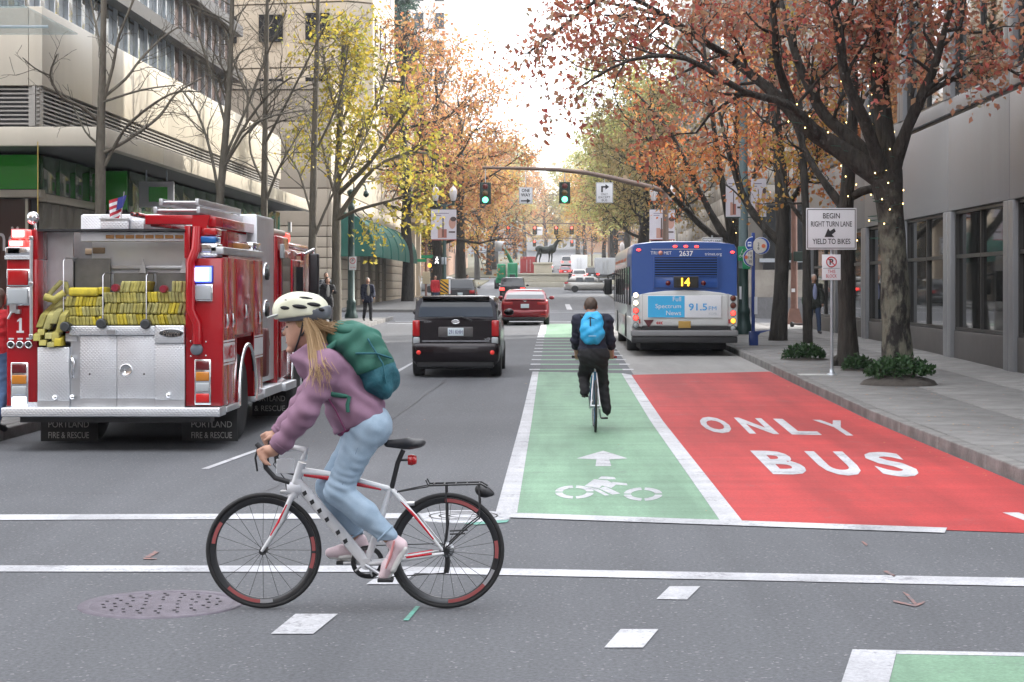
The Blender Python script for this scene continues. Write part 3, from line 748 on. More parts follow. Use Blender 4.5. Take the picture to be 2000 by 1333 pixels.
# tan stone building across the side street
TAN = mat('tan_limestone', (.50,.435,.345), .75, var=.07, vscale=.6, piece=.05, bump=.15, bscale=8)
TAN_J = mat('tan_joint', (.20,.165,.125), .9)
AWN = mat('green_awning_canvas', (.012,.11,.085), .6, var=.12, vscale=2)
def tan_building():
    X, D = -11.3, 93.5
    t = thing('limestone_building', 'tan limestone building with green awning across the side street', 'building', (X, D, 0))
    g = gz(X, D)+.1
    B('core', TAN_J, t, -50, -.12, .12, 56.5, g-.4, g+11.2)
    ch = .535
    # rusticated courses (front and side), openings left in the side
    ops = [(9.5, 12.5), (14.0, 17.0), (18.6, 21.4), (23.0, 26.0), (27.5, 30.5)]
    edges = [0]+[v for o in ops for v in o]+[44]
    for r in range(8):
        z0, z1 = g+r*ch+.02, g+(r+1)*ch-.025
        for a, b in zip(edges[::2], edges[1::2]): B('stone_course', TAN, t, -.2, 0, a, b, z0, z1, .012)
        for c in range(4): B('stone_course', TAN, t, -.22-(c+1)*3.5, -.22-c*3.5-.02, 0, .2, z0, z1, .012)
    for a, b in ops:
        w = B('shop_window', GLASS_D, t, -.5, -.42, a, b, g, g+8*ch); B('frame', PLAST_K, w, -.41, -.3, a+1.4, a+1.5, g, g+8*ch)
    # plain panels above
    zz = [g+8*ch, g+6.2, g+8.0, g+9.6, g+11.2]
    for z0, z1 in zip(zz[:-1], zz[1:]):
        for c in range(8): B('stone_panel', TAN, t, -.2, .0, c*7+.015, (c+1)*7-.015, z0+.03, z1-.03, .01)
        for c in range(6): B('stone_panel', TAN, t, -.2-(c+1)*4+.012, -.2-c*4-.012, 0, .2, z0+.03, z1-.03, .01)
    B('cornice', TAN, t, -50, .12, -.1, 56.5, g+11.22, g+11.6)
    # tower, chamfered front
    def tw(z0, z1, shr, m, nm):
        MB().prism([(-45, 26-shr), (-12, 23-shr), (-1.5, 20.5-shr), (0+shr, 21.5), (0+shr, 37), (-45, 37)], z0, z1, 'z').build(nm, m, t)
    tw(g+11.6, 60, -.15, TAN_J, 'tower_core')
    lv = [g+11.62, 15.6, 19.6, 23.6, 27.6, 31.6]
    for z0, z1 in zip(lv[:-1], lv[1:]): tw(z0+.05, z1-.05, 0, TAN, 'stone_band')
    for z0 in (13.2, 17.2, 21.2, 25.2):
        for i in range(4):
            w = MB().box(-.15, .06, 22.6+i*3.6, 24.2+i*3.6, z0, z0+1.7).build('window', GLASS_D, t)
        for i in range(4):
            x = -2.6-i*3.; y = 20.5+(-1.5-x)*.238
            MB().box(x-1.5, x, y-.12, y+.7, z0, z0+1.7).build('window', GLASS_D, t)
    # rear lower block with sloping roof, catching the sun
    MB().prism([(37.2, g+11.6), (56, g+11.6), (56, 14.8), (37.2, 18.2)], -30, -.05, 'x').build('rear_block', TAN, t)
    # entrance portal
    B('portal', TAN, t, .01, 1.3, 44.2, 51, g+6.0, g+6.7, .03); B('portal_wall', TAN, t, .01, .9, 44.6, 45.4, g, g+6.0, .03); B('portal_wall', TAN, t, .01, .9, 50, 50.8, g, g+6.0, .03)
    B('step', TAN, t, .05, 1.9, 44.8, 49.8, g-.1, g+.5)
    MB().tube([(1.6, 41, g+.4), (1.6, 41, g+1.1), (1.2, 44, g+2.0)], .03, 6).build('handrail', GALV, t)
    # barrel awning in ribs
    aw = thing('awning', 'dark green barrel awning on the tan limestone wall', 'awning', (X, D, 0))
    y0, n, L = 3.8, 6, 5.2
    arc = [(.02+1.75*math.sin(a), g+3.15+1.95*math.cos(a)) for a in np.linspace(0, PI/2, 9)]
    for i in range(n):
        mb = MB(); a, b = y0+i*L+.03, y0+(i+1)*L-.03
        out = arc+[(arc[-1][0], arc[-1][1]-.35)]
        inn = [(p*.97, q-.03) for p, q in out]
        V = [(p, a, q) for p, q in out]+[(p, b, q) for p, q in out]; k = len(out)
        mb.add(V, [(j, j+1, k+j+1, k+j) for j in range(k-1)], True)
        mb.build('awning_panel', AWN, aw, fixn=False)
        MB().tube([(p+.01, a-.03, q+.01) for p, q in out], .045, 6).build('awning_rib', AWN, aw)
    mb = MB(); mb.add([(p, y0, q) for p, q in arc+[(arc[-1][0], arc[-1][1]-.35), (.02, arc[-1][1]-.35)]], [tuple(range(len(arc)+2))]); mb.build('awning_end', AWN, aw, fixn=False)
    return t
tan_building()
WHITE_B = mat('white_concrete', (.62,.60,.56), .7, var=.08, vscale=.3)
def far_building(label, x0, x1, d0, d1, zt, m, wm=GLASS_D, rows=0, cols=0, side=None, win=(1.6, 2.0), scol=0, z0=4., dz=4.):
    t = thing('far_building', label, 'building', (x0, d0, 0)); g = gz(0, d0)-1
    B('wall', m, t, 0, x1-x0, 0, d1-d0, g, zt)
    for r in range(rows):
        z = z0+r*dz
        for c in range(cols):
            x = (c+.5)*(x1-x0)/cols; B('window', wm, t, x-win[0]/2, x+win[0]/2, -.06, .05, z, z+win[1])
        for c in range(scol):
            y = (c+.5)*(d1-d0)/scol
            if side == 'l': B('window', wm, t, -.06, .05, y-win[0]/2, y+win[0]/2, z, z+win[1])
            if side == 'r': B('window', wm, t, x1-x0-.05, x1-x0+.06, y-win[0]/2, y+win[0]/2, z, z+win[1])
    B('parapet', m, t, -.15, x1-x0+.15, -.15, d1-d0+.15, zt+.01, zt+.6)
    return t
far_building('white tower with narrow windows rising behind the dark conifer', -27, -17.0, 300, 330, 75, WHITE_B, rows=14, cols=3, side='r', scol=4, z0=8, dz=4.5, win=(1.5, 2.6))
far_building('bright white tower slice behind the red tree branches', 12.6, 24, 178, 200, 62, WHITE_B, rows=13, cols=4, side='l', scol=5, z0=6, dz=4.3, win=(.5, 2.0))
far_building('brick block at the far left end of the street', -45, -15, 262, 320, 20, mat('far_brick', (.32,.2,.14), .8), rows=4, cols=8, side='r', scol=10, z0=7, dz=3.6)
far_building('cream block at the far right end of the street', 14, 40, 262, 330, 24, mat('far_cream', (.45,.40,.33), .8), rows=5, cols=8, side='l', scol=10, z0=7, dz=3.6)
far_building('tall grey block on the hill at the street end', -22, -9, 440, 460, 36, mat('far_grey', (.3,.31,.32), .8), rows=5, cols=5, z0=13, dz=4)
far_building('orange brick block on the hill at the street end', 8, 24, 440, 470, 30, mat('far_orange', (.36,.23,.15), .8), rows=4, cols=5, z0=13, dz=4)

# the blocks behind the camera, seen only in windows and paint
far_building('brown office block behind the camera on the left', -70, -12, -64, -9, 30, mat('rear_brown', (.26,.2,.16), .8), rows=6, cols=9, side='r', scol=9, z0=3, dz=4.2, win=(2.2, 2.4))
far_building('grey office block behind the camera on the right', 9.5, 70, -64, -9, 34, mat('rear_grey', (.24,.24,.25), .8), rows=7, cols=9, side='l', scol=9, z0=3, dz=4.2, win=(2.2, 2.4))
far_building('grey block closing the street far behind the camera', -40, 40, -150, -120, 26, mat('rear_grey', (.24,.24,.25), .8), rows=5, cols=14, z0=3, dz=4.2, win=(2.2, 2.4))
# ================================================================== trees
BARK_D = mat('dark_bark', (.055,.048,.04), .9, col2=(.02,.018,.015), vscale=7, vthr=(.35,.62), bump=1., bscale=18, stretch=(1.5,1.5,.3), bdist=.06)
BARK_P = mat('mossy_grey_bark', (.15,.145,.11), .9, col2=(.018,.016,.014), vscale=2.1, vthr=(.44,.54), bump=1., bscale=14, stretch=(1.6,1.6,.7), bdist=.07)
BARK_G = mat('smooth_grey_bark', (.13,.115,.09), .85, var=.25, vscale=6, bump=.8, bscale=22, stretch=(1.5,1.5,.5), bdist=.04)
def dark_top(m, z0, z1, dark):            # dark bark takes over towards the fork, ragged edge
    n, l = m.node_tree.nodes, m.node_tree.links; b = n['Principled BSDF']; src = b.inputs['Base Color'].links[0].from_socket
    tc = n.new('ShaderNodeTexCoord'); sx = n.new('ShaderNodeSeparateXYZ'); l.new(tc.outputs['Object'], sx.inputs[0])
    no = n.new('ShaderNodeTexNoise'); no.inputs['Scale'].default_value = 5.; no.inputs['Detail'].default_value = 5; l.new(tc.outputs['Object'], no.inputs['Vector'])
    ad = n.new('ShaderNodeMath'); ad.operation = 'MULTIPLY_ADD'; ad.inputs[1].default_value = 2.6; l.new(no.outputs['Fac'], ad.inputs[0]); l.new(sx.outputs['Z'], ad.inputs[2])
    mr = n.new('ShaderNodeMapRange'); mr.inputs[1].default_value = z0+1.3; mr.inputs[2].default_value = z1+1.3; l.new(ad.outputs[0], mr.inputs[0])
    mx = n.new('ShaderNodeMix'); mx.data_type = 'RGBA'; mx.inputs[7].default_value = (*dark, 1); l.new(mr.outputs[0], mx.inputs[0]); l.new(src, mx.inputs[6]); l.new(mx.outputs[2], b.inputs['Base Color'])
dark_top(BARK_P, 2.3, 3.3, (.035,.030,.025))
LF_RED = leafmat('red_brown_leaves', [(.50,.12,.09), (.56,.24,.14), (.44,.27,.19), (.58,.17,.10), (.44,.42,.30), (.60,.30,.15), (.46,.09,.09), (.38,.30,.22)], .45)
LF_ORG = leafmat('orange_leaves', [(.60,.19,.07), (.66,.28,.09), (.54,.13,.07), (.52,.31,.14), (.62,.34,.11)], .45)
LF_GOLD = leafmat('gold_leaves', [(.58,.38,.08), (.48,.34,.08), (.58,.25,.08), (.40,.34,.09)], .45)
LF_YEL = leafmat('yellow_leaves', [(.60,.46,.06), (.66,.52,.10), (.42,.42,.07), (.55,.38,.05), (.25,.30,.06), (.68,.55,.14)], .42)
LF_RUST = leafmat('rust_leaves', [(.50,.21,.10), (.42,.18,.10), (.58,.30,.11), (.44,.27,.12), (.60,.38,.13)], .45)
LF_GRN = leafmat('yellow_green_leaves', [(.34,.37,.12), (.46,.44,.15), (.54,.48,.18), (.28,.32,.11), (.44,.38,.18)], .45)
LF_OLV = leafmat('olive_brown_leaves', [(.34,.28,.13), (.42,.31,.15), (.27,.24,.12), (.50,.37,.16)], .4)
LF_CON = leafmat('conifer_needles', [(.05,.11,.075), (.07,.14,.09), (.09,.15,.11), (.05,.10,.08)], .15)
LF_SHR = leafmat('shrub_leaves', [(.02,.055,.02), (.035,.08,.03), (.05,.10,.035), (.02,.045,.02)], .2)
def leaves_mesh(name, pts, size, m, seed=0, droop=.3, asp=.62):
    rng = np.random.default_rng(seed); P = np.array(pts, float); n = len(P)
    a = rng.normal(size=(n, 3)); a[:, 2] -= droop; a /= np.linalg.norm(a, axis=1)[:, None]
    b = np.cross(a, rng.normal(size=(n, 3))); b /= np.linalg.norm(b, axis=1)[:, None]; c = np.cross(a, b)
    s = size*rng.uniform(.6, 1.35, n)[:, None]
    tip = P+a*s; mid = P+a*s*.45
    l_ = mid+b*s*asp*.5+c*s*.16; r_ = mid-b*s*asp*.5+c*s*.16
    V = np.stack([P, l_, tip, r_], 1).reshape(-1, 3)
    base = np.arange(n)*4; Fc = np.concatenate([np.stack([base, base+1, base+2], 1), np.stack([base, base+2, base+3], 1)])
    me = bpy.data.meshes.new(name); me.vertices.add(len(V)); me.vertices.foreach_set('co', V.ravel())
    k = len(Fc); me.loops.add(k*3); me.loops.foreach_set('vertex_index', Fc.ravel().astype(np.int32))
    me.polygons.add(k); me.polygons.foreach_set('loop_start', np.arange(0, k*3, 3, dtype=np.int32))
    me.update(calc_edges=True); me.materials.append(m); return me
class Grow:
    def __init__(s, seed, twig_r=.006): s.r = random.Random(seed); s.w = MB(); s.lf = []; s.tw = twig_r
    def rv(s): return Vector((s.r.gauss(0, 1), s.r.gauss(0, 1), s.r.gauss(0, 1)))
    def limb(s, pts, radii, lvl, P, n=8, start=.25, density=1.):
        """a given polyline: smooth it, make wood, and grow children along it"""
        pts = [Vector(p) for p in pts]; Q, R = [], []
        for i in range(len(pts)-1):
            p0, p1, p2, p3 = pts[max(0, i-1)], pts[i], pts[i+1], pts[min(len(pts)-1, i+2)]
            for k in range(3):
                t = k/3; Q.append(.5*((2*p1)+(p2-p0)*t+(2*p0-5*p1+4*p2-p3)*t*t+(3*p1-p0-3*p2+p3)*t**3)); R.append(radii[i]*(1-t)+radii[i+1]*t)
        Q.append(pts[-1]); R.append(radii[-1])
        R = [max(r*s.r.uniform(.93, 1.08), s.tw) for r in R]
        s.w.tube(Q, R, n); s.kids(Q, R, lvl, P, start, density); return Q
    def kids(s, Q, R, lvl, P, start, density=1.):
        if lvl >= P['levels']: 
            return
        L = sum((Q[i+1]-Q[i]).length for i in range(len(Q)-1))
        m = max(2, int(P['kids'][lvl]*L*density+.5)) if P.get('perm') else max(1, int(P['kids'][lvl]*density))
        for j in range(m):
            t = start+(1-start)*(j+s.r.random())/m; i = min(len(Q)-2, int(t*(len(Q)-1))); f = t*(len(Q)-1)-i
            p = Q[i].lerp(Q[i+1], min(1, f)); ax = (Q[i+1]-Q[i]).normalized(); r = R[i]
            side = ax.cross(s.rv()).normalized(); a = s.r.uniform(*P['ang'])
            d = (ax*math.cos(a)+side*math.sin(a)).normalized()
            ln = P['len'][lvl]*s.r.uniform(.6, 1.2)*(1-.45*t)
            s.branch(p, d, ln, min(r*.62, P['rad'][lvl]), lvl+1, P)
        # the limb carries on as a leafy tip
        if lvl >= P['levels']-1: s.leaf(Q[-1], P)
    def leaf(s, p, P):
        for _ in range(P['lpt']):
            if s.r.random() < P.get('dens', 1): s.lf.append(tuple(p+s.rv()*P['jit']))
    def branch(s, p, d, L, r, lvl, P):
        n = 5 if lvl < 3 else 3; Q, R = [p], [r]
        for i in range(n):
            d = (d+s.rv()*P['wob']+Vector((0, 0, P['up'][min(lvl, len(P['up'])-1)]))).normalized()
            p = p+d*(L/n); Q.append(p); R.append(max(s.tw, r*(1-.8*(i+1)/n)))
        s.w.tube(Q, R, 5 if lvl < 2 else (4 if lvl < 3 else 3), cap=False)
        if lvl >= P['levels']:
            for q in Q[1:]: s.leaf(q, P)
        else:
            s.kids(Q, R, lvl, P, .25)
            if P.get('mid') and lvl == P['levels']-1:
                for q in Q[2:]: s.leaf(q, P)
def tree_obj(name, label, base, g, bark, leaf=None, lsize=.1, seed=0, group='street trees', cat='tree', mesh=None):
    t = thing(name, label, cat, base, 0, group)
    print(label[:30], len(g.lf), len(g.w.f))
    b = Vector(base); g.w.v = [(x-b.x, y-b.y, z-b.z) for x, y, z in g.w.v]
    g.w.build('trunk', bark, t, fixn=False)
    if leaf and g.lf:
        me = leaves_mesh('crown', np.array(g.lf)-np.array(base), lsize, leaf, seed); stuff(link('crown', me, t))
    return t
def px(pts, d, sp=0.):                 # photo pixels -> 3d polyline near depth d; a third number shifts the depth
    out = []
    for q in pts:
        dd = d+(q[2] if len(q) > 2 else 0); x, z = XZ(q[0], q[1], dd); out.append((x, dd, z))
    return out
def pr(d, *r): return [k*d/F for k in r]
# ---- big street maple at the right, limbs laid out from the photograph
P1 = dict(levels=3, kids=[2.0, 2.6, 3.0], perm=True, ang=(.5, 1.15), len=[2.0, 1.0, .5], rad=[.04, .015, .006], wob=.22, up=[.05, .04, 0, 0], lpt=5, jit=.17, dens=.7, mid=True)
g = Grow(11, .0045); d = 34.2; gt = Grow(10)
tr = gt.limb(px([(1756,748),(1750,640),(1747,530),(1740,430),(1730,335)], d), pr(d, 34, 28, 26, 26, 30), 9, P1, 18)
g.limb(px([(1722,350),(1640,292),(1575,248),(1520,190,.4),(1440,125,.8),(1380,85,1.2),(1290,40,1.6),(1180,30,2)], d), pr(d, 22, 19, 16, 12, 9, 7, 4, 2.5), 0, P1, 9, .3)
g.limb(px([(1722,340,.2),(1660,270,.5),(1610,225,.9),(1570,150,1.2),(1540,60,1.5),(1510,-60,2)], d), pr(d, 18, 15, 11, 9, 7, 4), 0, P1, 8, .3)
g.limb(px([(1738,345),(1722,200),(1712,80),(1712,0),(1700,-160)], d), pr(d, 22, 18, 15, 12, 6), 0, P1, 10, .3)
g.limb(px([(1720,330,-.2),(1690,240,-.6),(1650,150,-1),(1640,60,-1.3),(1610,-60,-1.6)], d), pr(d, 15, 12, 10, 8, 4), 0, P1, 8, .3)
g.limb(px([(1745,335),(1772,250,-.3),(1822,140,-.7),(1845,60,-1),(1880,-70,-1.2)], d), pr(d, 16, 12, 9, 6, 4), 0, P1, 8, .3)
g.limb(px([(1800,190,-.5),(1870,150,-.9),(1940,125,-1.2),(2020,165,-1.4)], d), pr(d, 7, 5, 3, 2), 1, P1, 6, .1, 1.3)
g.limb(px([(1560,238,.1),(1520,130,-.2),(1512,40,-.4),(1500,-60,-.6)], d), pr(d, 10, 8, 6, 4), 0, P1, 7, .2)
g.limb(px([(1600,262,-.2),(1540,205,-.6),(1450,178,-1),(1340,115,-1.5),(1230,118,-1.9),(1130,172,-2.1)], d), pr(d, 10, 8, 6, 5, 3, 2), 0, P1, 6, .3)
g.limb(px([(1440,125,.8),(1330,50,.2),(1200,-10,0),(1090,60,0),(1030,105,0)], d), pr(d, 6, 5, 4, 3, 2), 1, P1, 6, .3)
g.limb(px([(1380,85,1.2),(1290,30,2),(1160,0,2.4),(1040,-40,2.6)], d), pr(d, 6, 5, 3, 2), 0, P1, 6, .3)
bx, bd = XZ(1754, 745, d)[0], d
t1 = tree_obj('maple_tree', 'big mossy maple with spreading dark limbs and red leaves beside the turn lane sign', (bx, bd, gz(bx, bd)+.15), g, BARK_D, LF_RED, .125, 1)
gt.w.v = [(x-t1.location.x, y-t1.location.y, z-t1.location.z) for x, y, z in gt.w.v]
t1.children[0].name = 'limbs'; gt.w.build('trunk', BARK_P, t1, fixn=False)
# fairy lights wound round its limbs
BULB = mat('warm_bulb', (.9,.7,.3), .3, emit=(1,.66,.22), estr=3.5)
WIRE = mat('green_wire', (.015,.09,.06), .6)
def fairy(label, lines, d, rad, n):
    t = thing('string_lights', label, 'lights', (0, d, 0), 0, 'string lights wound on the trees'); me = MB().ell((0,0,0), (.011,.011,.015), 6, 4).mesh('bulb', BULB)
    for li, (pts, r) in enumerate(zip(lines, rad)):
        P = px(pts, d); w = []; L = len(P)-1
        for i in range(n):
            f = i/(n-1)*L; k = min(L-1, int(f)); a = Vector(P[k]).lerp(Vector(P[k+1]), f-k); th = i*1.1+li*2+2.2*math.sin(i*1.7)
            w.append(a+Vector((math.cos(th)*r, math.sin(th)*r, 0))-Vector((0, d, 0)))
        MB().tube(w, .006, 4).build('wire', WIRE, t)
        for i, p in enumerate(w):
            if (i*7+li*3) % 5 < 2: link('bulb', me, t, p)
fairy('string of warm bulbs wound round the big maple limbs', [[(1732,470),(1730,340)], [(1720,340),(1640,292),(1575,248),(1520,195)], [(1730,330),(1720,210),(1712,80)], [(1718,325),(1690,240),(1655,160)]], d, [.34, .25, .24, .14], 34)
# ---- second trunk right behind the sign post
P2 = dict(levels=3, kids=[1.1, 1.8, 2.4], perm=True, ang=(.5, 1.2), len=[1.7, .9, .45], rad=[.035, .018, .009], wob=.24, up=[.08, .06, 0], lpt=1, jit=.12, dens=.6, mid=True)
g = Grow(12); d = 37.7
g.limb(px([(1658,733),(1655,640),(1652,520),(1652,420),(1660,300),(1668,180),(1662,40),(1660,-80)], d), pr(d, 25, 19, 17, 15, 13, 10, 7, 4), 0, P2, 10, .5)
g.limb(px([(1652,415),(1605,350,.3),(1570,290,.6),(1545,210,.8),(1530,90,1)], d), pr(d, 9, 7, 6, 5, 3), 0, P2, 7, .4)
g.limb(px([(1655,390),(1700,370,-.2),(1745,392,-.4)], d), pr(d, 9, 8, 7), 9, P2, 7)
g.limb(px([(1640,740),(1630,712),(1650,690)], d), pr(d, 8, 10, 8), 9, P2, 7)
x2 = XZ(1657, 733, d)[0]
tree_obj('maple_tree', 'dark slim maple trunk behind the right turn lane sign post', (x2, d, gz(x2, d)+.15), g, BARK_D, LF_RED, .11, 2)
g = Grow(13); d = 49.
P3 = dict(P2, dens=1., jit=.2, lpt=3)
g.limb(px([(1578,690),(1576,560),(1574,430),(1568,300),(1560,180),(1548,40)], d), pr(d, 10, 8.5, 8, 7, 6, 4), 0, P3, 8, .45, 1.6)
g.limb(px([(1575,440),(1540,390,.4),(1525,330,.8)], d), pr(d, 5, 4, 3), 0, P3, 6, .4, 1.4)
x3 = XZ(1578, 690, d)[0]
tree_obj('maple_tree', 'thinnest maple stem with golden leaves beside the walking man', (x3, d, gz(x3, d)+.15), g, BARK_D, LF_GOLD, .13, 3)
g = Grow(14); d = 51.
P4 = dict(P2, dens=1., jit=.2, lpt=2, kids=[1.7, 2.4, 2.8])
g.limb(px([(1518,690),(1523,610),(1528,500),(1528,400),(1520,280),(1508,150),(1495,0)], d), pr(d, 21, 15, 14, 14, 11, 8, 5), 0, P4, 9, .5)
g.limb(px([(1525,475),(1485,435,.2),(1452,385,.4),(1425,305,.7),(1405,220,1)], d), pr(d, 10, 8, 7, 5, 3), 0, P4, 7, .4)
g.limb(px([(1528,420),(1560,370,-.3),(1590,330,-.6),(1610,250,-.8)], d), pr(d, 7, 5, 4, 3), 0, P4, 7, .4)
x4 = XZ(1520, 690, d)[0]
tree_obj('maple_tree', 'orange maple with flared dark trunk between bus stop and walking man', (x4, d, gz(x4, d)+.15), g, BARK_D, LF_ORG, .14, 4)
g = Grow(15); d = 64.
P5 = dict(P2, dens=1., lpt=2, jit=.22, kids=[1.7, 2.3, 2.6], len=[2.0, 1.1, .55])
g.limb(px([(1436,672),(1436,580),(1434,480)], d), pr(d, 20, 16, 17), 9, P5, 8)
for q in ([(1430,485),(1390,420),(1345,330,.5),(1310,260,.8),(1250,190,1)], [(1432,480),(1418,400,-.4),(1400,290,-.6),(1385,170,-.8)], [(1438,480),(1450,410),(1478,330,.4),(1500,230,.6),(1510,120,.8)], [(1434,470),(1438,360,.8),(1440,230,1.2),(1442,80,1.6)], [(1428,490),(1370,440,-.6),(1320,390,-1),(1280,350,-1.3)]):
    g.limb(px(q, d), pr(d, 9, 7, 5, 4, 2.5)[:len(q)], 0, P5, 6, .35)
x5 = XZ(1436, 660, d)[0]
tree_obj('maple_tree', 'fan-shaped orange maple rising behind the back of the bus', (x5, d, gz(x5, d)+.15), g, BARK_D, LF_ORG, .15, 5)
fairy('string of warm bulbs on the fan-shaped maple behind the bus', [[(1436,520),(1436,430)], [(1440,480),(1450,410),(1470,350)]], 64., [.25, .15], 22)
fairy('string of warm bulbs on the slim maple behind the sign post', [[(1655,470),(1652,400),(1660,300),(1668,190)]], 37.7, [.2], 40)
# ---- bare trees at the left
PB = dict(levels=3, kids=[2.2, 4.6, 5.5], perm=True, ang=(.45, 1.1), len=[1.5, .8, .42], rad=[.025, .012, .007], wob=.2, up=[.10, .08, .02], lpt=1, jit=.03, dens=.0)
g = Grow(21, .0045); d = 33.5
g.limb(px([(192,900),(194,700),(196,440),(196,310),(197,250),(200,150),(203,0),(205,-130)], d), pr(d, 12, 11, 10.5, 10, 8.5, 7, 5.5, 4), 9, PB, 10)
for q, r in (([(200,300),(220,290),(258,268,.2),(312,227,.4),(345,182,.6),(400,150,.9)], (6, 5, 4.5, 4, 3, 1.5)), ([(204,325),(227,280),(252,243,-.3),(302,202,-.6),(346,180,-.9),(390,180,-1)], (6, 5, 4, 3.5, 2.5, 1.5)),
             ([(199,215),(208,176),(220,132),(233,69),(261,0),(280,-60)], (6, 5.5, 5, 4, 3, 2)), ([(203,190),(246,154,.3),(274,117,.5),(315,76,.8),(347,54,1)], (5, 4, 3.5, 3, 2)), ([(200,200),(277,176,-.5),(343,167,-.9)], (3.5, 2.5, 1.5)),
             ([(190,280),(167,258),(145,211,.3)], (4, 3, 2)), ([(192,236),(157,208,-.2),(120,189,-.4),(98,148,-.6),(112,106,-.8)], (5, 4.5, 3.5, 3, 2)), ([(98,148,-.6),(70,135,-.8),(44,113,-1)], (2.5, 2, 1.2)), ([(198,100),(185,40,.4),(170,-40,.6)], (4, 3, 2))):
    g.limb(px(q, d), [q*.72 for q in pr(d, *r)], 1, PB, 6, .3, .8)
xb = XZ(192, 800, d)[0]
tree_obj('bare_tree', 'nearest bare tree with one straight trunk behind the fire engine', (xb, d, gz(xb, d)+.15), g, BARK_G, None)
g = Grow(22, .0038); d = 45.
PB2 = dict(PB, kids=[1.9, 3.0, 3.8], len=[2.0, 1.0, .55])
g.limb(px([(424,760),(426,450),(436,320),(446,190),(452,60),(455,-80)], d), pr(d, 10, 8.5, 7.5, 6, 4.5, 3), 0, PB2, 9, .55)
for q, r in (([(430,400),(412,300,.3),(385,220,.6),(350,170,1)], (5, 4, 3, 2)), ([(436,330),(470,260),(520,190,-.4),(570,150,-.8)], (6, 4.5, 3.5, 2)), ([(438,310),(480,215,.5),(520,110,.8),(560,20,1)], (5, 4, 3, 2)), ([(442,250),(420,170,.4),(395,90,.7),(370,10,1)], (4.5, 3.5, 3, 2)), ([(436,330),(500,240,-.6),(600,215,-1)], (4, 3, 1.5))):
    g.limb(px(q, d), [q*.72 for q in pr(d, *r)], 0, PB2, 6, .25)
xb = XZ(424, 700, d)[0]
tree_obj('bare_tree', 'bare tree with a fan of thin branches above the ladder', (xb, d, gz(xb, d)+.15), g, BARK_G, None)
g = Grow(23, .0042); d = 52.
g.limb(px([(514,740),(516,450),(517,300),(520,150),(522,0),(524,-80)], d), pr(d, 8, 7, 6, 5, 3.5, 2.5), 0, PB2, 8, .45)
for q, r in (([(517,400),(540,340),(555,310),(590,250,.4)], (4.5, 4, 3, 2)), ([(516,360),(490,300,.4),(488,240,.5)], (4, 3, 2)), ([(518,280),(560,200,-.5),(600,120,-.8),(640,40,-1)], (4.5, 3.5, 2.5, 1.5)), ([(518,250),(470,160,.6),(440,60,.8)], (4, 3, 2))):
    g.limb(px(q, d), [q*.72 for q in pr(d, *r)], 0, PB2, 6, .25)
xb = XZ(514, 700, d)[0]
tree_obj('bare_tree', 'bare tree with forked low limb over the engine cab', (xb, d, gz(xb, d)+.15), g, BARK_G, None)
g = Grow(24, .0045); d = 62.
PY = dict(PB2, dens=.22, jit=.18, lpt=1, mid=True)
g.limb(px([(608,640),(610,500),(613,330),(616,200),(620,60),(622,-40)], d), pr(d, 9, 8, 7, 5.5, 4, 3), 0, PY, 8, .4)
for q, r in (([(611,470),(650,380),(690,320),(730,230,.5)], (4.5, 3.5, 3, 2)), ([(611,430),(585,340,.4),(560,300,.6)], (3.5, 3, 2)), ([(614,300),(660,200,-.5),(680,90,-.8)], (4, 3, 2))):
    g.limb(px(q, d), [q*.72 for q in pr(d, *r)], 0, PY, 6, .25)
xb = XZ(608, 640, d)[0]
tree_obj('sparse_tree', 'slim tree with a few last yellow leaves before the tan building', (xb, d, gz(xb, d)+.15), g, BARK_G, LF_YEL, .13, 24)
g = Grow(25, .007); d = 69.
P6 = dict(levels=3, kids=[2.2, 2.6, 3.0], perm=True, ang=(.5, 1.1), len=[1.9, 1.0, .5], rad=[.03, .015, .008], wob=.2, up=[.05, .03, 0], lpt=2, jit=.24, dens=.62, mid=True)
g.limb(px([(657,632),(657,500),(658,400),(662,280),(668,160),(672,60)], d), pr(d, 10, 9, 8, 6.5, 5, 3), 0, P6, 8, .5)
for q, r in (([(658,430),(690,380),(730,330,.4),(790,300,.8),(835,300,1)], (6, 5, 4, 3, 2)), ([(659,400),(640,330,.5),(622,250,.8)], (4, 3, 2)), ([(660,350),(700,270,-.6),(740,190,-1),(760,120,-1.2)], (5, 4, 3, 2)), ([(660,380),(720,320,-1),(770,250,-1.6),(800,210,-2)], (5, 4, 3, 2)),
             ([(663,260),(690,170,.6),(700,90,1)], (4, 3, 2)), ([(658,430),(700,410,-.8),(770,390,-1.4),(820,370,-1.8)], (4, 3.5, 2.5, 1.5)), ([(664,240),(640,160,-.6),(630,90,-1)], (3.5, 2.5, 2))):
    g.limb(px(q, d), pr(d, *r), 0, P6, 6, .25)
xb = XZ(657, 632, d)[0]
tree_obj('yellow_tree', 'bright yellow tree beside the tall green lamp post', (xb, d, gz(xb, d)+.15), g, BARK_G, LF_YEL, .19, 25)
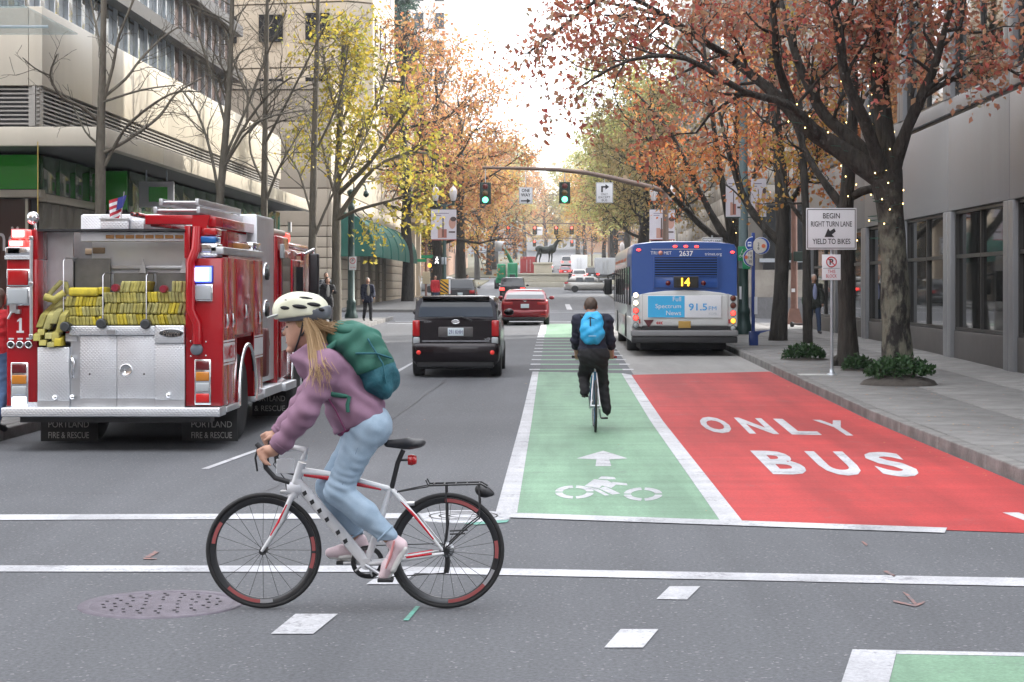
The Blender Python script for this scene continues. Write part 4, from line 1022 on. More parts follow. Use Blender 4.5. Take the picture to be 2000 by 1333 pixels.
# ---- larger trees further along the street, one growth per kind
def big_tree(seed, Hh, r0, fork, prim, plen, leafm, lsize, dens=.7, pyr=0., bark=BARK_D, kids=(7, 6, 6), lpt=3, jit=.5, up=.12):
    g = Grow(seed, .02)
    P = dict(levels=3, kids=[kids[0], kids[1], kids[2]], ang=(.55, 1.2), len=[plen, plen*.5, plen*.26], rad=[r0*.5, r0*.2, r0*.08], wob=.2, up=[up, .05, 0], lpt=lpt, jit=jit, dens=dens, mid=True)
    tr = [(0, 0, -.3), (.1, 0, fork*.6), (.0, .15, fork)]; k = 5
    for i in range(1, k): tr.append((g.r.gauss(0, .25), g.r.gauss(0, .25), fork+(Hh-fork)*i/(k-1)))
    R = [r0*1.25, r0, r0*.95]+[r0*(1-.85*i/(k-1)) for i in range(1, k)]
    Q = []
    pts = [Vector(p) for p in tr]
    g.w.tube(pts, R, 8)
    for j in range(prim):
        t = (j+g.r.random())/prim; z = fork+(Hh-fork)*t*.92; i = 2+min(k-2, int(t*.92*(k-1)))
        p = pts[min(i, len(pts)-1)].copy(); p.z = z; a = j*2.4+g.r.uniform(-.4, .4)
        L = plen*(1-pyr*t)*g.r.uniform(.75, 1.15); el = g.r.uniform(.15, .7)*(1-pyr*.5)
        g.branch(p, Vector((math.cos(a)*math.cos(el), math.sin(a)*math.cos(el), math.sin(el))), L, r0*.42*(1-.6*t), 1, P)
    return (g.w.mesh('trunk', bark, fixn=False), leaves_mesh('crown', g.lf, lsize, leafm, seed), len(g.lf))
def put(kind, name, label, x, d, s=1., rz=0., group='trees along the far blocks', sz=None):
    t = thing(name, label, 'tree', (x, d, gz(x, d)+.1), rz, group); t.scale = (s, s, sz or s)
    link('trunk', kind[0], t); stuff(link('crown', kind[1], t)); return t
K_RUST = big_tree(31, 17, .38, 5.0, 13, 6.2, LF_RUST, .31, .55, .25, lpt=4, jit=.45)
K_RUST2 = big_tree(32, 22, .40, 5.5, 20, 5.2, LF_RUST, .31, .36, .65, lpt=3, jit=.45)
K_GRN = big_tree(33, 19, .45, 5.5, 14, 7.0, LF_GRN, .33, .95, .2, lpt=6, jit=.5)
K_GOLD = big_tree(34, 14, .32, 4.0, 12, 5.0, LF_GOLD, .32, .75, .15, lpt=5, jit=.45)
K_OLV = big_tree(35, 15, .36, 4.5, 13, 5.6, LF_OLV, .28, .6, .2, lpt=4, jit=.45)
K_YEL = big_tree(36, 12, .28, 2.5, 12, 4.4, LF_YEL, .32, .8, .2, lpt=5, jit=.4)
put(K_RUST, 'street_oak', 'rust-leaved oak with two heavy limbs behind the left street lamp', -8.4, 132, .98, .4)
put(K_RUST2, 'street_oak', 'tall narrow red-brown tree in front of the dark conifer', -9.7, 122, .88, 1.)
put(K_RUST, 'street_oak', 'leaning rust-leaved oak arching over the left lane', -7.4, 148, .95, 2.3)
put(K_YEL, 'street_tree', 'low golden tree behind the walk signal', -12.5, 152, 1., .3)
put(K_GOLD, 'park_tree', 'golden park tree left of the elk statue', -12., 182, 1.05, 1.)
put(K_RUST, 'park_tree', 'rust-coloured park tree behind the parked silver sedan', -10.5, 205, 1.1, 3.9)
put(K_RUST2, 'park_tree', 'high rust-coloured tree at the left edge of the sky gap', -15.5, 176, .95, 4.4)
put(K_GOLD, 'park_tree', 'far golden tree behind the green boom lift', -10., 240, 1.1, 2.)
put(K_OLV, 'street_oak', 'olive-brown tree behind the signal mast arm', 6.6, 118, .85, .7)
put(K_OLV, 'street_oak', 'bare-looking brown tree just left of the bus roof', 6.4, 134, .9, 2.6)
put(K_GRN, 'park_tree', 'large yellow-green tree left of the bright white tower', 9.5, 166, 1.05, .2)
put(K_GRN, 'park_tree', 'yellow-green park tree right of the elk statue', 9.5, 190, 1.0, 2.2)
put(K_GRN, 'park_tree', 'yellow-green tree hanging over the silver wagon', 8.6, 218, .95, 4.1)
put(K_GOLD, 'park_tree', 'pale golden tree high on the right of the sky gap', 13.5, 205, 1.45, 5.)
put(K_RUST, 'street_oak', 'far rust-coloured tree arching from the right at the street end', 8.2, 262, 1.05, 1.1)
put(K_RUST, 'street_oak', 'far rust-coloured tree arching from the left at the street end', -9.5, 268, 1.05, 5.5)
put(K_GRN, 'street_oak', 'far green tree on the right hillside', 10., 300, 1.1, 3.)
put(K_OLV, 'street_oak', 'far brown tree on the left hillside', -10., 310, 1.1, 3.)
put(K_GRN, 'park_tree', 'full green tree behind the grey box truck', 12., 250, 1.0, 1.6)
put(K_GRN, 'park_tree', 'green tree left of the far street end', -11., 345, 1.1, .6)
put(K_RUST, 'park_tree', 'rust tree overhanging the middle of the far street', -6.5, 405, 1.1, .9)
put(K_GRN, 'park_tree', 'green tree overhanging the far street end', 5.5, 420, 1.1, 2.9)
put(K_OLV, 'street_oak', 'brown tree filling the middle of the street end', -2., 440, 1.1, 0.)
put(K_RUST, 'street_oak', 'rust tree just right of the street end', 9., 330, 1.0, 4.)
put(K_GOLD, 'street_oak', 'golden tree at the very end of the street', 6., 360, 1.2, 1.)
put(K_RUST, 'street_oak', 'rust tree at the very end of the street', -8., 380, 1.2, 2.)
def conifer(label, x, d, Hh, rb, seed):
    rng = np.random.default_rng(seed); w = MB().cyl((0,0,-.3), (0,0,Hh), .5, .04, 8); pts = []
    for z in np.arange(5., Hh, .55):
        R = rb*(1-(z/Hh))**.8+.3
        for j in range(9):
            a = rng.uniform(0, 2*PI); L = R*rng.uniform(.6, 1.1)
            w.tube([(0,0,z), (L*.6*math.cos(a), L*.6*math.sin(a), z-.1*L), (L*math.cos(a), L*math.sin(a), z-.35*L)], [.06, .04, .02], 3, cap=False)
            for q in np.linspace(.2, 1, 16):
                for _ in range(2): pts.append((L*q*math.cos(a)+rng.normal(0, .22), L*q*math.sin(a)+rng.normal(0, .22), z-.35*L*q*q+rng.normal(0, .22)))
    t = thing('conifer', label, 'tree', (x, d, gz(x, d)), 0, 'conifers')
    w.build('trunk', BARK_D, t, fixn=False); stuff(link('crown', leaves_mesh('crown', pts, .55, LF_CON, seed, .4, .3), t))
conifer('tall dark green conifer left of the sky beside the limestone tower', -15.5, 180, 38, 5.5, 41)
conifer('second dark conifer behind the red-brown street tree', -20., 196, 34, 5.5, 42)
# distant wooded hill closing the street
rng = np.random.default_rng(5); hp = []
for _ in range(22000):
    x, d = rng.uniform(-120, 120), rng.uniform(440, 640); z = gz(0, d)+abs(rng.normal(0, 6))+rng.uniform(0, 6); hp.append((x, d, z))
stuff(tag(link('hillside_wood', leaves_mesh('hillside_wood', hp, 1.8, LF_OLV, 9)), 'distant wooded hillside closing the street', 'trees'))
# ---- shrubs at the tree bases and fallen leaves
def shrub(label, u, v, w, h, n, mound=False):
    x, d = G(u, v, .15); t = thing('shrub', label, 'shrub', (x, d, gz(x, d)+.15), 0, 'shrubs at the tree bases'); rng = np.random.default_rng(int(u)); pts = []
    wood = MB()
    for _ in range(n):
        a = rng.uniform(0, 2*PI); r = math.sqrt(rng.random()); z = h*(1-.55*r*r)*rng.uniform(.35, 1.05)
        pts.append((w*r*math.cos(a), w*.7*r*math.sin(a), z+(.10 if mound else 0)))
    for _ in range(24):
        a = rng.uniform(0, 2*PI); wood.tube([(0, 0, 0), (w*.5*math.cos(a), w*.35*math.sin(a), h*.5), (w*.8*math.cos(a), w*.55*math.sin(a), h*.75)], [.012, .009, .005], 4)
    wood.build('stems', BARK_D, t); stuff(link('foliage', leaves_mesh('foliage', pts, .085, LF_SHR, int(u), -.3, .55), t))
    mb = MB(); ring = [[(k*w*1.15*math.cos(a)*(1+.06*math.sin(3*a)), k*w*.85*math.sin(a), .17*(1-k**2)**.5*(1 if mound else .3)) for a in np.linspace(0, 2*PI, 24, endpoint=False)] for k in (1, .9, .7, .4, .05)]
    mb.loft(ring, True, False); mb.build('soil_mound', mat('soil', (.06,.052,.045), .95, var=.3, vscale=14, bump=.8, bscale=30), t)
shrub('largest leafy shrub on a soil mound at the big maple base', 1757, 752, .58, .40, 1500, True)
shrub('small leafy shrub right of the slim maple trunk', 1676, 724, .30, .30, 600)
shrub('leafy shrub below the thinnest maple stem', 1572, 703, .46, .34, 900)
fl = []
rng = np.random.default_rng(3)
for _ in range(1000):
    if rng.random() < .75: x = 4.75+abs(rng.normal(0, 1.2)); d = rng.uniform(18, 75); z = gz(x, d)+.158
    elif rng.random() < .6: x = rng.uniform(4.2, 4.47); d = rng.uniform(16, 75); z = gz(x, d)+.012
    else: x = rng.uniform(-6.5, 4.4); d = rng.uniform(14, 75); z = gz(x, d)+.012
    if x < 9: fl.append((x, d, z))
me = leaves_mesh('fallen_leaves', fl, .045, LF_RUST, 3)
co = np.zeros(len(me.vertices)*3); me.vertices.foreach_get('co', co); co = co.reshape(-1, 4, 3)
base_z = co[:, :1, 2].copy(); co[:, :, 2] = base_z+(co[:, :, 2]-base_z)*.12+.004; co[:, :, 2] = np.maximum(co[:, :, 2], base_z); me.vertices.foreach_set('co', co.ravel()); me.update()
stuff(tag(link('fallen_leaves', me), 'fallen brown leaves scattered along the right kerb', 'leaves'))
# ================================================================== vehicles
def paint(name, col, rough=.25, metal=0., coat=.35): return mat(name, col, rough, metal, coat=coat, spec=.35)
RIM = mat('alloy_rim', (.5,.5,.52), .3, .9)
def plate_mat(name, col, rough, metal=1., sc=95.):
    m = mat(name, col, rough, metal, var=.08, vscale=2.)
    n, l = m.node_tree.nodes, m.node_tree.links; b = n['Principled BSDF']; tc = n.new('ShaderNodeTexCoord')
    w = []
    for a in (PI/4, -PI/4):
        mp = n.new('ShaderNodeMapping'); mp.inputs['Rotation'].default_value = (0, a, a)
        wv = n.new('ShaderNodeTexWave'); wv.inputs['Scale'].default_value = sc/ (2*PI); wv.bands_direction = 'X'
        l.new(tc.outputs['Object'], mp.inputs['Vector']); l.new(mp.outputs['Vector'], wv.inputs['Vector']); w.append(wv)
    mu = n.new('ShaderNodeMath'); mu.operation = 'MULTIPLY'; l.new(w[0].outputs['Fac'], mu.inputs[0]); l.new(w[1].outputs['Fac'], mu.inputs[1])
    bp = n.new('ShaderNodeBump'); bp.inputs['Strength'].default_value = .6; bp.inputs['Distance'].default_value = .005
    l.new(mu.outputs[0], bp.inputs['Height']); l.new(bp.outputs['Normal'], b.inputs['Normal'])
    return m
def wheel(parent, x, y, r, w, side, rim=RIM, rr=.62, dual=False, name='wheel'):
    """side +1: outer face towards +x"""
    o = MB().lathe([(r*rr, -w/2), (r*.9, -w/2), (r, -w*.36), (r, w*.36), (r*.9, w/2), (r*rr, w/2)], axis='x', n=28).build(name, BLACK, parent, loc=(x, y, r))
    rmb = MB().lathe([(r*rr+.005, w*.42*side), (r*rr*.95, w*.25*side), (r*.2, w*.2*side), (r*.19, w*.36*side), (.001, w*.38*side)], axis='x', n=20)
    rmb.build('rim', rim, o)
    return o
# ------------------------------------------------------------------ generic car, built tail at y=0, nose at y=L
def car(name, label, loc, W, L, Hh, col, kind, rz=0., lit=True, plate=None, group='cars in the street', cat='car', details=1, metal=.0):
    t = thing(name, label, cat, loc, rz, group); PT = paint('paint_'+'_'.join(str(round(c, 3)) for c in col), col, metal=metal)
    hw = W/2; zb = .2; belt = {'box': 1.15, 'sedan': .93, 'suv': 1.03, 'wagon': .92}[kind]
    hood = belt-.06
    # lower body: rings along the length (bottom, sill, shoulder, belt)
    st = {'box': [(0, -.03, .90), (.03, 0, .955), (.14, 0, .985), (.5, 0, 1), (L*.7, -.02, 1), (L*.78, -.04, .99), (L-.25, -.16, .95), (L, -.38, .82)],
          'sedan': [(0, -.02, .86), (.05, .06, .95), (.45, .06, 1), (1.0, .02, 1), (L*.6, 0, 1), (L*.72, -.03, .99), (L-.3, -.16, .94), (L, -.4, .75)],
          'suv': [(0, -.04, .9), (.05, .0, .97), (.5, 0, 1), (L*.65, 0, 1), (L*.74, -.04, .99), (L-.3, -.14, .95), (L, -.4, .8)],
          'wagon': [(0, -.04, .88), (.06, 0, .96), (.6, .01, 1), (L*.62, 0, 1), (L*.72, -.04, .99), (L-.35, -.18, .94), (L, -.42, .76)]}[kind]
    rings = []
    for y, dzb, k in st:
        w, zt = hw*k, belt+dzb
        half = [(w*.86, zb+.02), (w*.97, zb+.12), (w, zb+.30), (w*.995, zt-.22), (w*.965, zt-.08), (w*.92, zt), (w*.55, zt+.015)]
        rings.append([(x, y, z) for x, z in half]+[(-x, y, z) for x, z in half[::-1]])
    MB().loft(rings).build('body', PT, t, bevel=0)
    # greenhouse
    gh = {'box': [(.03, .10, .93, .86), (.3, .0, .94, .90), (L*.45, .0, .94, .9), (L*.64, .0, .93, .86)],
          'sedan': [(.75, .9, .9, .80), (1.8, .0, .92, .76), (L*.5, .0, .92, .78), (L*.60, .0, .92, .78)],
          'suv': [(.06, .32, .92, .80), (.5, .0, .93, .84), (L*.5, .0, .93, .84), (L*.6, 0, .93, .82)],
          'wagon': [(.1, .5, .9, .78), (.9, .0, .92, .8), (L*.45, .0, .92, .8), (L*.56, 0, .92, .8)]}[kind]
    top = Hh; zt0 = belt-.01
    def ring(y, lean, kb, kt, zt, ylow=None):
        yl = y if ylow is None else ylow
        f = lambda q: yl+(y+lean-yl)*q
        half = [(hw*kb, f(0), zt0), (hw*(kb*.55+kt*.45), f(.5), zt0+(zt-zt0)*.55), (hw*kt, f(.9), zt-.07), (hw*kt*.90, f(1.), zt-.012), (hw*kt*.45, f(1.), zt)]
        return half+[(-x, y2, z) for x, y2, z in half[::-1]]
    rs = [ring(gh[0][0], gh[0][1], gh[0][2], gh[0][3], top-.03, gh[0][0])]+[ring(y, 0, a, b, top) for y, _, a, b in gh[1:3]]
    yw = gh[3][0]; wsl = {'box': .55, 'sedan': 1.15, 'suv': .85, 'wagon': 1.0}[kind]
    rs.append(ring(yw, 0, gh[3][2], gh[3][3], top-.02, yw+wsl))
    MB().loft(rs).build('cabin', PT, t)
    # glass: rear window, sides, windscreen, laid just proud of the cabin
    def q_on(ringa, i0, i1): return None
    r0 = rs[0]; n = len(r0)
    def face(r, side, a, b, eps, ya=0): return None
    def lerp(p, q, f): return tuple(p[i]+(q[i]-p[i])*f for i in range(3))
    def quad_glass(nm, p, off, m=GLASS_D):
        c = np.mean(np.array(p), 0); v1 = np.array(p[1])-np.array(p[0]); v2 = np.array(p[-1])-np.array(p[0]); nn = np.cross(v1, v2); nn = nn/np.linalg.norm(nn)
        if np.dot(nn, np.array(off)) < 0: nn = -nn
        A = [tuple(np.array(k)+nn*.006) for k in p]; Bk = [tuple(np.array(k)-nn*.02) for k in p]
        m_ = len(p); return MB().add(A+Bk, [tuple(range(m_))]+[(i, (i+1) % m_, m_+(i+1) % m_, m_+i) for i in range(m_)]).build(nm, m, t)
    bl, br = r0[0], r0[-1]; tl, tr_ = r0[2], r0[-3]; u0 = .10 if kind != 'sedan' else .04
    ins = .07
    def rw(fx, fz):
        a = lerp(r0[0], r0[2], fz); b = lerp(r0[-1], r0[-3], fz); return lerp(a, b, fx)
    sky_g = mat('rear_glass', (.014,.018,.024), .05, spec=.6)
    def lvl(i, fx, up=0.):
        a, b_ = r0[i], r0[-1-i]; p = lerp(a, b_, fx); return (p[0], p[1]-.012, p[2]+.008+up)
    gm = MB(); gm.add([lvl(0, .05, .05 if kind != 'sedan' else .02), lvl(0, .95, .05 if kind != 'sedan' else .02), lvl(1, .95), lvl(1, .05), lvl(2, .93), lvl(2, .07)], [(0, 1, 2, 3), (3, 2, 4, 5)])
    gm.build('rear_window', sky_g, t, fixn=False)
    for s in (1, -1):
        pts = []
        for (ya, yb) in ((gh[1][0]+(.1 if kind != 'sedan' else 0), (gh[1][0]+yw)/2-.05), ((gh[1][0]+yw)/2+.05, yw+.1)):
            xb, xt = hw*gh[1][2]*s, hw*(gh[1][3]*.97+.01)*s
            quad_glass('side_window', [(xb, ya, zt0+.05), (xb, yb, zt0+.05), (hw*(.25*gh[1][2]+.75*gh[1][3])*s*1.005, yb-.08, top-.14), (hw*(.25*gh[1][2]+.75*gh[1][3])*s*1.005, ya+.05, top-.14)], (s, 0, .2))
    quad_glass('windscreen', [lerp(rs[-1][0], rs[-1][2], .1), lerp(rs[-1][-1], rs[-1][-3], .1), lerp(rs[-1][-1], rs[-1][-3], .95), lerp(rs[-1][0], rs[-1][2], .95)], (0, 1, .5))
    r = .33 if kind != 'suv' else .36
    for sx in (1, -1):
        wheel(t, sx*(hw-.11), .92 if kind != 'box' else .72, r, .22, sx); wheel(t, sx*(hw-.11), L-.9, r, .22, sx)
        mb = MB().ell((sx*(hw+.09), yw+.35, belt+.1), (.11, .07, .075), 10, 6); mb.build('mirror', PT if details < 2 else PLAST_K, t)
    B('bumper', PT, t, -hw*(.97 if kind == 'box' else .9), hw*(.97 if kind == 'box' else .9), -.10, .3, .30, .69 if kind == 'box' else .60, .09); B('valance', PLAST_K, t, -hw*.85, hw*.85, -.05, .3, .2, .34, .03)
    B('underbody', DARK, t, -hw*.8, hw*.8, .3, L-.3, .16, .3)
    for sx in (1, -1):
        m_ = RED_LED if lit else RED_LENS
        if kind == 'box':
            B('tail_lamp', RED_LENS, t, *sorted((sx*(hw*.80), sx*(hw*.965))), -.03, .25, .81, 1.13, .03); B('reverse_lamp', WHITE_LENS, t, *sorted((sx*(hw*.80), sx*(hw*.95))), -.025, .2, .66, .80, .03)
        elif kind == 'sedan': B('tail_lamp', RED_LENS if not lit else m_, t, *sorted((sx*(hw*.5), sx*(hw*.93))), -.015, .2, .78, .9, .03)
        else: B('tail_lamp', m_, t, *sorted((sx*(hw*.6), sx*(hw*.95))), -.03, .3, .76, .95, .03)
        B('headlamp', WHITE_LENS, t, *sorted((sx*(hw*.5), sx*(hw*.8))), L-.2, L+.0, .6, .72, .03)
    pl = B('licence_plate', mat('plate_face', (.62,.70,.74), .4), t, -.155, .155, -.115 if kind != 'box' else -.03, -.02, .66 if kind != 'box' else .825, .81 if kind != 'box' else .98, .004)
    if plate: text('plate_number', plate, mat('plate_ink', (.05,.06,.2), .5), pl, (0, -.035 if kind == 'box' else -.118, .902 if kind == 'box' else .735), w=.27, h=.085)
    return t, PT
# ------------------------------------------------------------------ dark boxy hatchback
t, PT = car('boxy_hatchback', 'dark plum boxy hatchback driving in the lane left of the green bike lane', (-1.93, 36.2, gz(0, 36.2)), 1.76, 4.2, 1.61, (.010,.006,.008), 'box', plate='291 KHH', lit=False, metal=.3)
CH = CHROME
MB().tube([(.075*math.cos(a), -.045, 1.10+.035*math.sin(a)) for a in np.linspace(0, 2*PI, 20, endpoint=False)], .011, 6, closed=True).build('emblem', CH, t)
B('emblem_bar', CH, t, -.06, .06, -.05, -.03, 1.085, 1.115)
MB().tube([(.32, -.03, 1.12), (.12, -.035, 1.20), (-.35, -.03, 1.18)], [.016, .012, .008], 6).build('rear_wiper', PLAST_K, t)
B('plate_recess', mat('plate_recess_grey', (.09,.085,.085), .4), t, -.34, .34, -.022, .02, .80, 1.0, .02)
B('chrome_garnish', CH, t, -.66, .66, -.03, .02, .715, .73)
text('model_badge', 'xB', CH, t, (.62, -.03, .765), h=.05, w=.12)
text('maker_badge', 'SCION', CH, t, (-.55, -.03, 1.10), h=.03, w=.14)
for sx in (1, -1):
    MB().lathe([(.045, -.11), (.04, -.125), (.001, -.13)], o=(sx*.72, 0, .50), axis='y', n=14).build('bumper_reflector', mat('glowing_reflector_red', (.75,.04,.03), .3, emit=(1,.05,.03), estr=.05), t)  # reflectors given a faint glow of their own, no lamp inside
B('roof_spoiler', PT, t, -.66, .66, -.02, .4, 1.555, 1.605, .02)
MB().tube([(0, .5, 1.6), (0, .42, 1.68)], .008, 6).build('antenna', PLAST_K, t)
MB().lathe([(.035, -.04), (.035, .2)], o=(.42, 0, .25), axis='y', n=12).build('exhaust_tip', STEEL, t)
# ------------------------------------------------------------------ red sedan
t, PT = car('red_sedan', 'dark red sedan ahead of the dark boxy hatchback', (-1.1, 69.7, gz(0, 69.7)), 1.84, 4.85, 1.37, (.20,.006,.012), 'sedan', lit=False, metal=.2)
MB().tube([(.05*math.cos(a), -.03, .94+.035*math.sin(a)) for a in np.linspace(0, 2*PI, 12, endpoint=False)], .01, 5, closed=True).build('emblem', CHROME, t)
B('trunk_lip', PT, t, -.75, .75, -.05, .12, .955, .985, .01)
for sx in (1, -1): B('lower_reflector', RED_LENS, t, *sorted((sx*.6, sx*.8)), -.12, -.05, .40, .44)
# ------------------------------------------------------------------ other cars further on
car('sport_utility_car', 'dark sport utility car with glowing brake lights ahead of the red sedan', (-3.0, 133, gz(0, 133)), 1.9, 4.7, 1.70, (.03,.03,.035), 'suv', plate=None)
car('sport_utility_car', 'dark parked car with pale roof edges beside the striped hazard post', (-5.7, 112, gz(0, 112)), 1.85, 4.6, 1.66, (.05,.05,.055), 'suv', lit=False)
car('crossing_sedan', 'silver sedan crossing behind the left tree trunk', (-12.2, 168, gz(0, 168)), 1.8, 4.7, 1.46, (.42,.42,.42), 'sedan', rz=-PI/2, lit=False, metal=.4)
car('crossing_wagon', 'silver wagon crossing right of the elk statue', (1.0, 170, gz(0, 170)), 1.8, 4.7, 1.5, (.42,.41,.39), 'wagon', rz=-PI/2, lit=False, metal=.4)
car('white_car', 'white hatchback with lit brake lights beside the statue plinth', (3.1, 226, gz(0, 226)), 1.8, 4.4, 1.6, (.65,.65,.65), 'suv')
car('dark_car', 'dark car with brake lights just right of the white hatchback', (4.9, 236, gz(0, 236)), 1.85, 4.6, 1.7, (.03,.03,.03), 'suv')
car('white_car', 'small white sedan far up the street under the elk', (-1.0, 300, gz(0, 300)), 1.8, 4.5, 1.45, (.62,.62,.63), 'sedan')
car('white_car', 'far white van-like car right of the elk statue', (2.2, 330, gz(0, 330)), 1.9, 4.9, 1.9, (.62,.62,.63), 'suv')
car('far_red_car', 'red car waiting far up the street beside the plinth', (1.6, 262, gz(0, 262)), 1.8, 4.5, 1.5, (.3,.02,.02), 'sedan')
# ------------------------------------------------------------------ box truck, fire rig and green boom lift far up the street
def box_truck(label, loc, m, W=2.4, L=6.5, Hh=3.0, m2=None, z0=.8):
    t = thing('box_truck', label, 'truck', loc, 0, 'trucks far up the street')
    B('cargo_box', m, t, -W/2, W/2, 0, L*.72, z0, Hh, .05); B('cab', m2 or m, t, -W/2+.1, W/2-.1, L*.74, L, .6, 2.4, .12); B('frame', PLAST_K, t, -.9, .9, 0, L, .5, .79)
    for sx in (1, -1):
        wheel(t, sx*(W/2-.2), 1.4, .45, .3, sx); wheel(t, sx*(W/2-.2), L-1., .45, .3, sx); B('tail_lamp', RED_LENS, t, *sorted((sx*.9, sx*1.1)), -.05, 0, .85, 1.0); B('door_latch', STEEL, t, *sorted((sx*.2, sx*.25)), -.04, 0, 1., 2.6)
    return t
box_truck('plain grey box truck parked beyond the elk statue at right', (6.6, 236, gz(0, 236)), mat('truck_grey', (.30,.31,.33), .5), 2.7, 7, 2.95)
box_truck('white truck cab standing behind the grey box truck', (3.6, 262, gz(0, 262)), SIGN_W, 2.3, 6.5, 3.1)
tt = box_truck('red and white fire rig waiting far up the street', (-3.4, 246, gz(0, 246)), mat('far_red', (.26,.02,.02), .5), 2.2, 8, 3.0, SIGN_W)
GR = mat('machine_green', (.01,.22,.10), .4, coat=.3)
t = thing('boom_lift', 'green wheeled boom lift standing left of the statue plinth', 'machine', (-4.9, 190, gz(0, 190)))
B('chassis', GR, t, -1.1, 1.1, 0, 3.4, .6, 1.2, .08); B('engine_cover', GR, t, -.95, -.1, -.2, 1.6, 1.0, 2.6, .12); B('turret', GR, t, .1, 1.15, -.35, 2.2, .5, 2.7, .15); B('counterweight', GR, t, .25, 1.0, -.5, .1, .9, 1.6, .08); B('grille', PLAST_K, t, .35, .9, -.53, -.49, 1.0, 1.5)
MB().tube([(.6, 1.8, 2.5), (.2, 1.2, 3.4), (-.4, .6, 4.3)], [.22, .2, .17], 8).build('boom', GR, t); B('basket', STEEL, t, -1.2, -.2, .1, 1.1, 3.9, 4.9, .04)
for sx in (1, -1):
    wheel(t, sx*1.05, .5, .5, .4, sx); wheel(t, sx*1.05, 2.9, .5, .4, sx)
# ------------------------------------------------------------------ city bus
BX, BD = 3.17, 44.8; bz = gz(BX, BD)
bus = thing('city_bus', 'blue and white city bus stopped at the kerb, seen from behind', 'bus', (BX, BD, bz))
def bp_(u, v): return ((u-1337)/80.3, H-(v-CY)/80.3-bz)
BLUE = paint('bus_blue', (.028,.085,.30), .3, coat=.6); BWHITE = paint('bus_white', (.60,.61,.60), .32, coat=.5); BGREY = mat('bus_bumper_grey', (.2,.2,.205), .55)
wx = 1.295; LB = 12.2
def busring(y, k, zlo, zhi):
    half = [(wx*k, zlo), (wx*k, zhi-.35), (wx*k*.985, zhi-.16), (wx*k*.94, zhi-.07), (wx*k*.6, zhi-.01), (wx*k*.2, zhi)]
    return [(x, y, z) for x, z in half]+[(-x, y, z) for x, z in half[::-1]]
ztop = 2.80; zmid = bp_(0, 571)[1]
MB().loft([busring(0.03, .985, zmid-.25, ztop-.02), busring(.10, 1, zmid-.25, ztop), busring(2.6, 1, zmid-.25, ztop)]).build('rear_upper_shell', BLUE, bus)
MB().loft([busring(2.61, 1, .95, ztop), busring(LB-.3, 1, .95, ztop), busring(LB, .95, .95, ztop-.1)]).build('body_upper', BWHITE, bus)
arc = [bp_(1234, 579), (bp_(1268, 572)), bp_(1300, 568.5), bp_(1338, 567), bp_(1376, 568.5), bp_(1408, 572), bp_(1441, 579)]
MB().prism([(-wx*.995, .72), (wx*.995, .72)]+[(min(wx*.995, max(-wx*.995, x)), z) for x, z in arc[::-1]], -.02, .30, 'y').build('rear_lower_shell', BWHITE, bus, .02)
mbx = MB(); 
B('side_skirt', BWHITE, bus, -wx, wx, .31, LB-.1, .36, .949, .03)
# engine grille: frame and slats
g0, g1 = bp_(1279, 541), bp_(1401, 503)
B('grille_backing', DARK, bus, g0[0], g1[0], .012, .06, g0[1], g1[1])
for i in range(8):
    z = g0[1]+(g1[1]-g0[1])*(i+.12)/8; B('grille_slat', BLUE, bus, g0[0], g1[0], -.035, .03, z, z+.028)
for x in (g0[0]-.03, g1[0]): B('grille_frame', BLUE, bus, x, x+.03, -.03, .05, g0[1]-.27, g1[1]+.02)
B('engine_door', BLUE, bus, g0[0], g1[0], -.012, .06, g0[1]-.27, g0[1]-.01, .01)
s0, s1 = bp_(1316, 562.5), bp_(1364, 540)
sb = B('route_sign_box', PLAST_K, bus, s0[0], s1[0], -.10, .03, s0[1], s1[1], .015)
B('route_sign_screen', mat('led_screen', (.02,.018,.012), .3), sb, s0[0]+.05, s1[0]-.05, -.108, -.10, s0[1]+.04, s1[1]-.04)
text('route_number', '14', mat('amber_led', (.8,.45,.02), .4, emit=(1,.50,.03), estr=1.3), sb, (0.02, -.115, (s0[1]+s1[1])/2), w=.21, h=.2, bold=.03)
for u in (1305, 1374):
    x, z = bp_(u, 553.5); MB().lathe([(.062, -.02), (.055, -.05), (.001, -.055)], o=(x, 0, z), axis='y', n=16).build('unlit_brake_lamp', mat('dark_red_lens', (.12,.008,.01), .25), bus)
for u, v in ((1319, 481.6), (1340, 481.6), (1361, 482), (1248, 488.5), (1431, 493)):
    x, z = bp_(u, v); MB().ell((x, .03, z), (.055, .05, .03), 10, 6).build('marker_lamp', RED_LED, bus)
LW = mat('white_decal', (.75,.76,.78), .5)
B('decal_line', LW, bus, bp_(1273, 0)[0], bp_(1409, 0)[0], .018, .027, bp_(0, 487.5)[1], bp_(0, 486.8)[1])
def btext(body, u0, u1, v, h, m, y=.02, **k):
    x0, z = bp_(u0, v); x1 = bp_(u1, v)[0]; return text('decal_text', body, m, bus, ((x0+x1)/2, y, z), w=x1-x0, h=h/80.3, **k)
btext('TRI', 1271, 1284, 494.5, 6, LW); btext('MET', 1297, 1312, 494.5, 6, LW)
x, z = bp_(1290.5, 494.5); MB().lathe([(.055, .02), (.055, .015), (.001, .015)], o=(x, 0, z), axis='y', n=18).build('decal_disc', mat('salmon_decal', (.7,.32,.24), .5), bus)
btext('2637', 1327, 1354, 495.5, 10.5, LW, bold=.02); btext('trimet.org', 1377, 1410, 497.5, 7.5, LW)
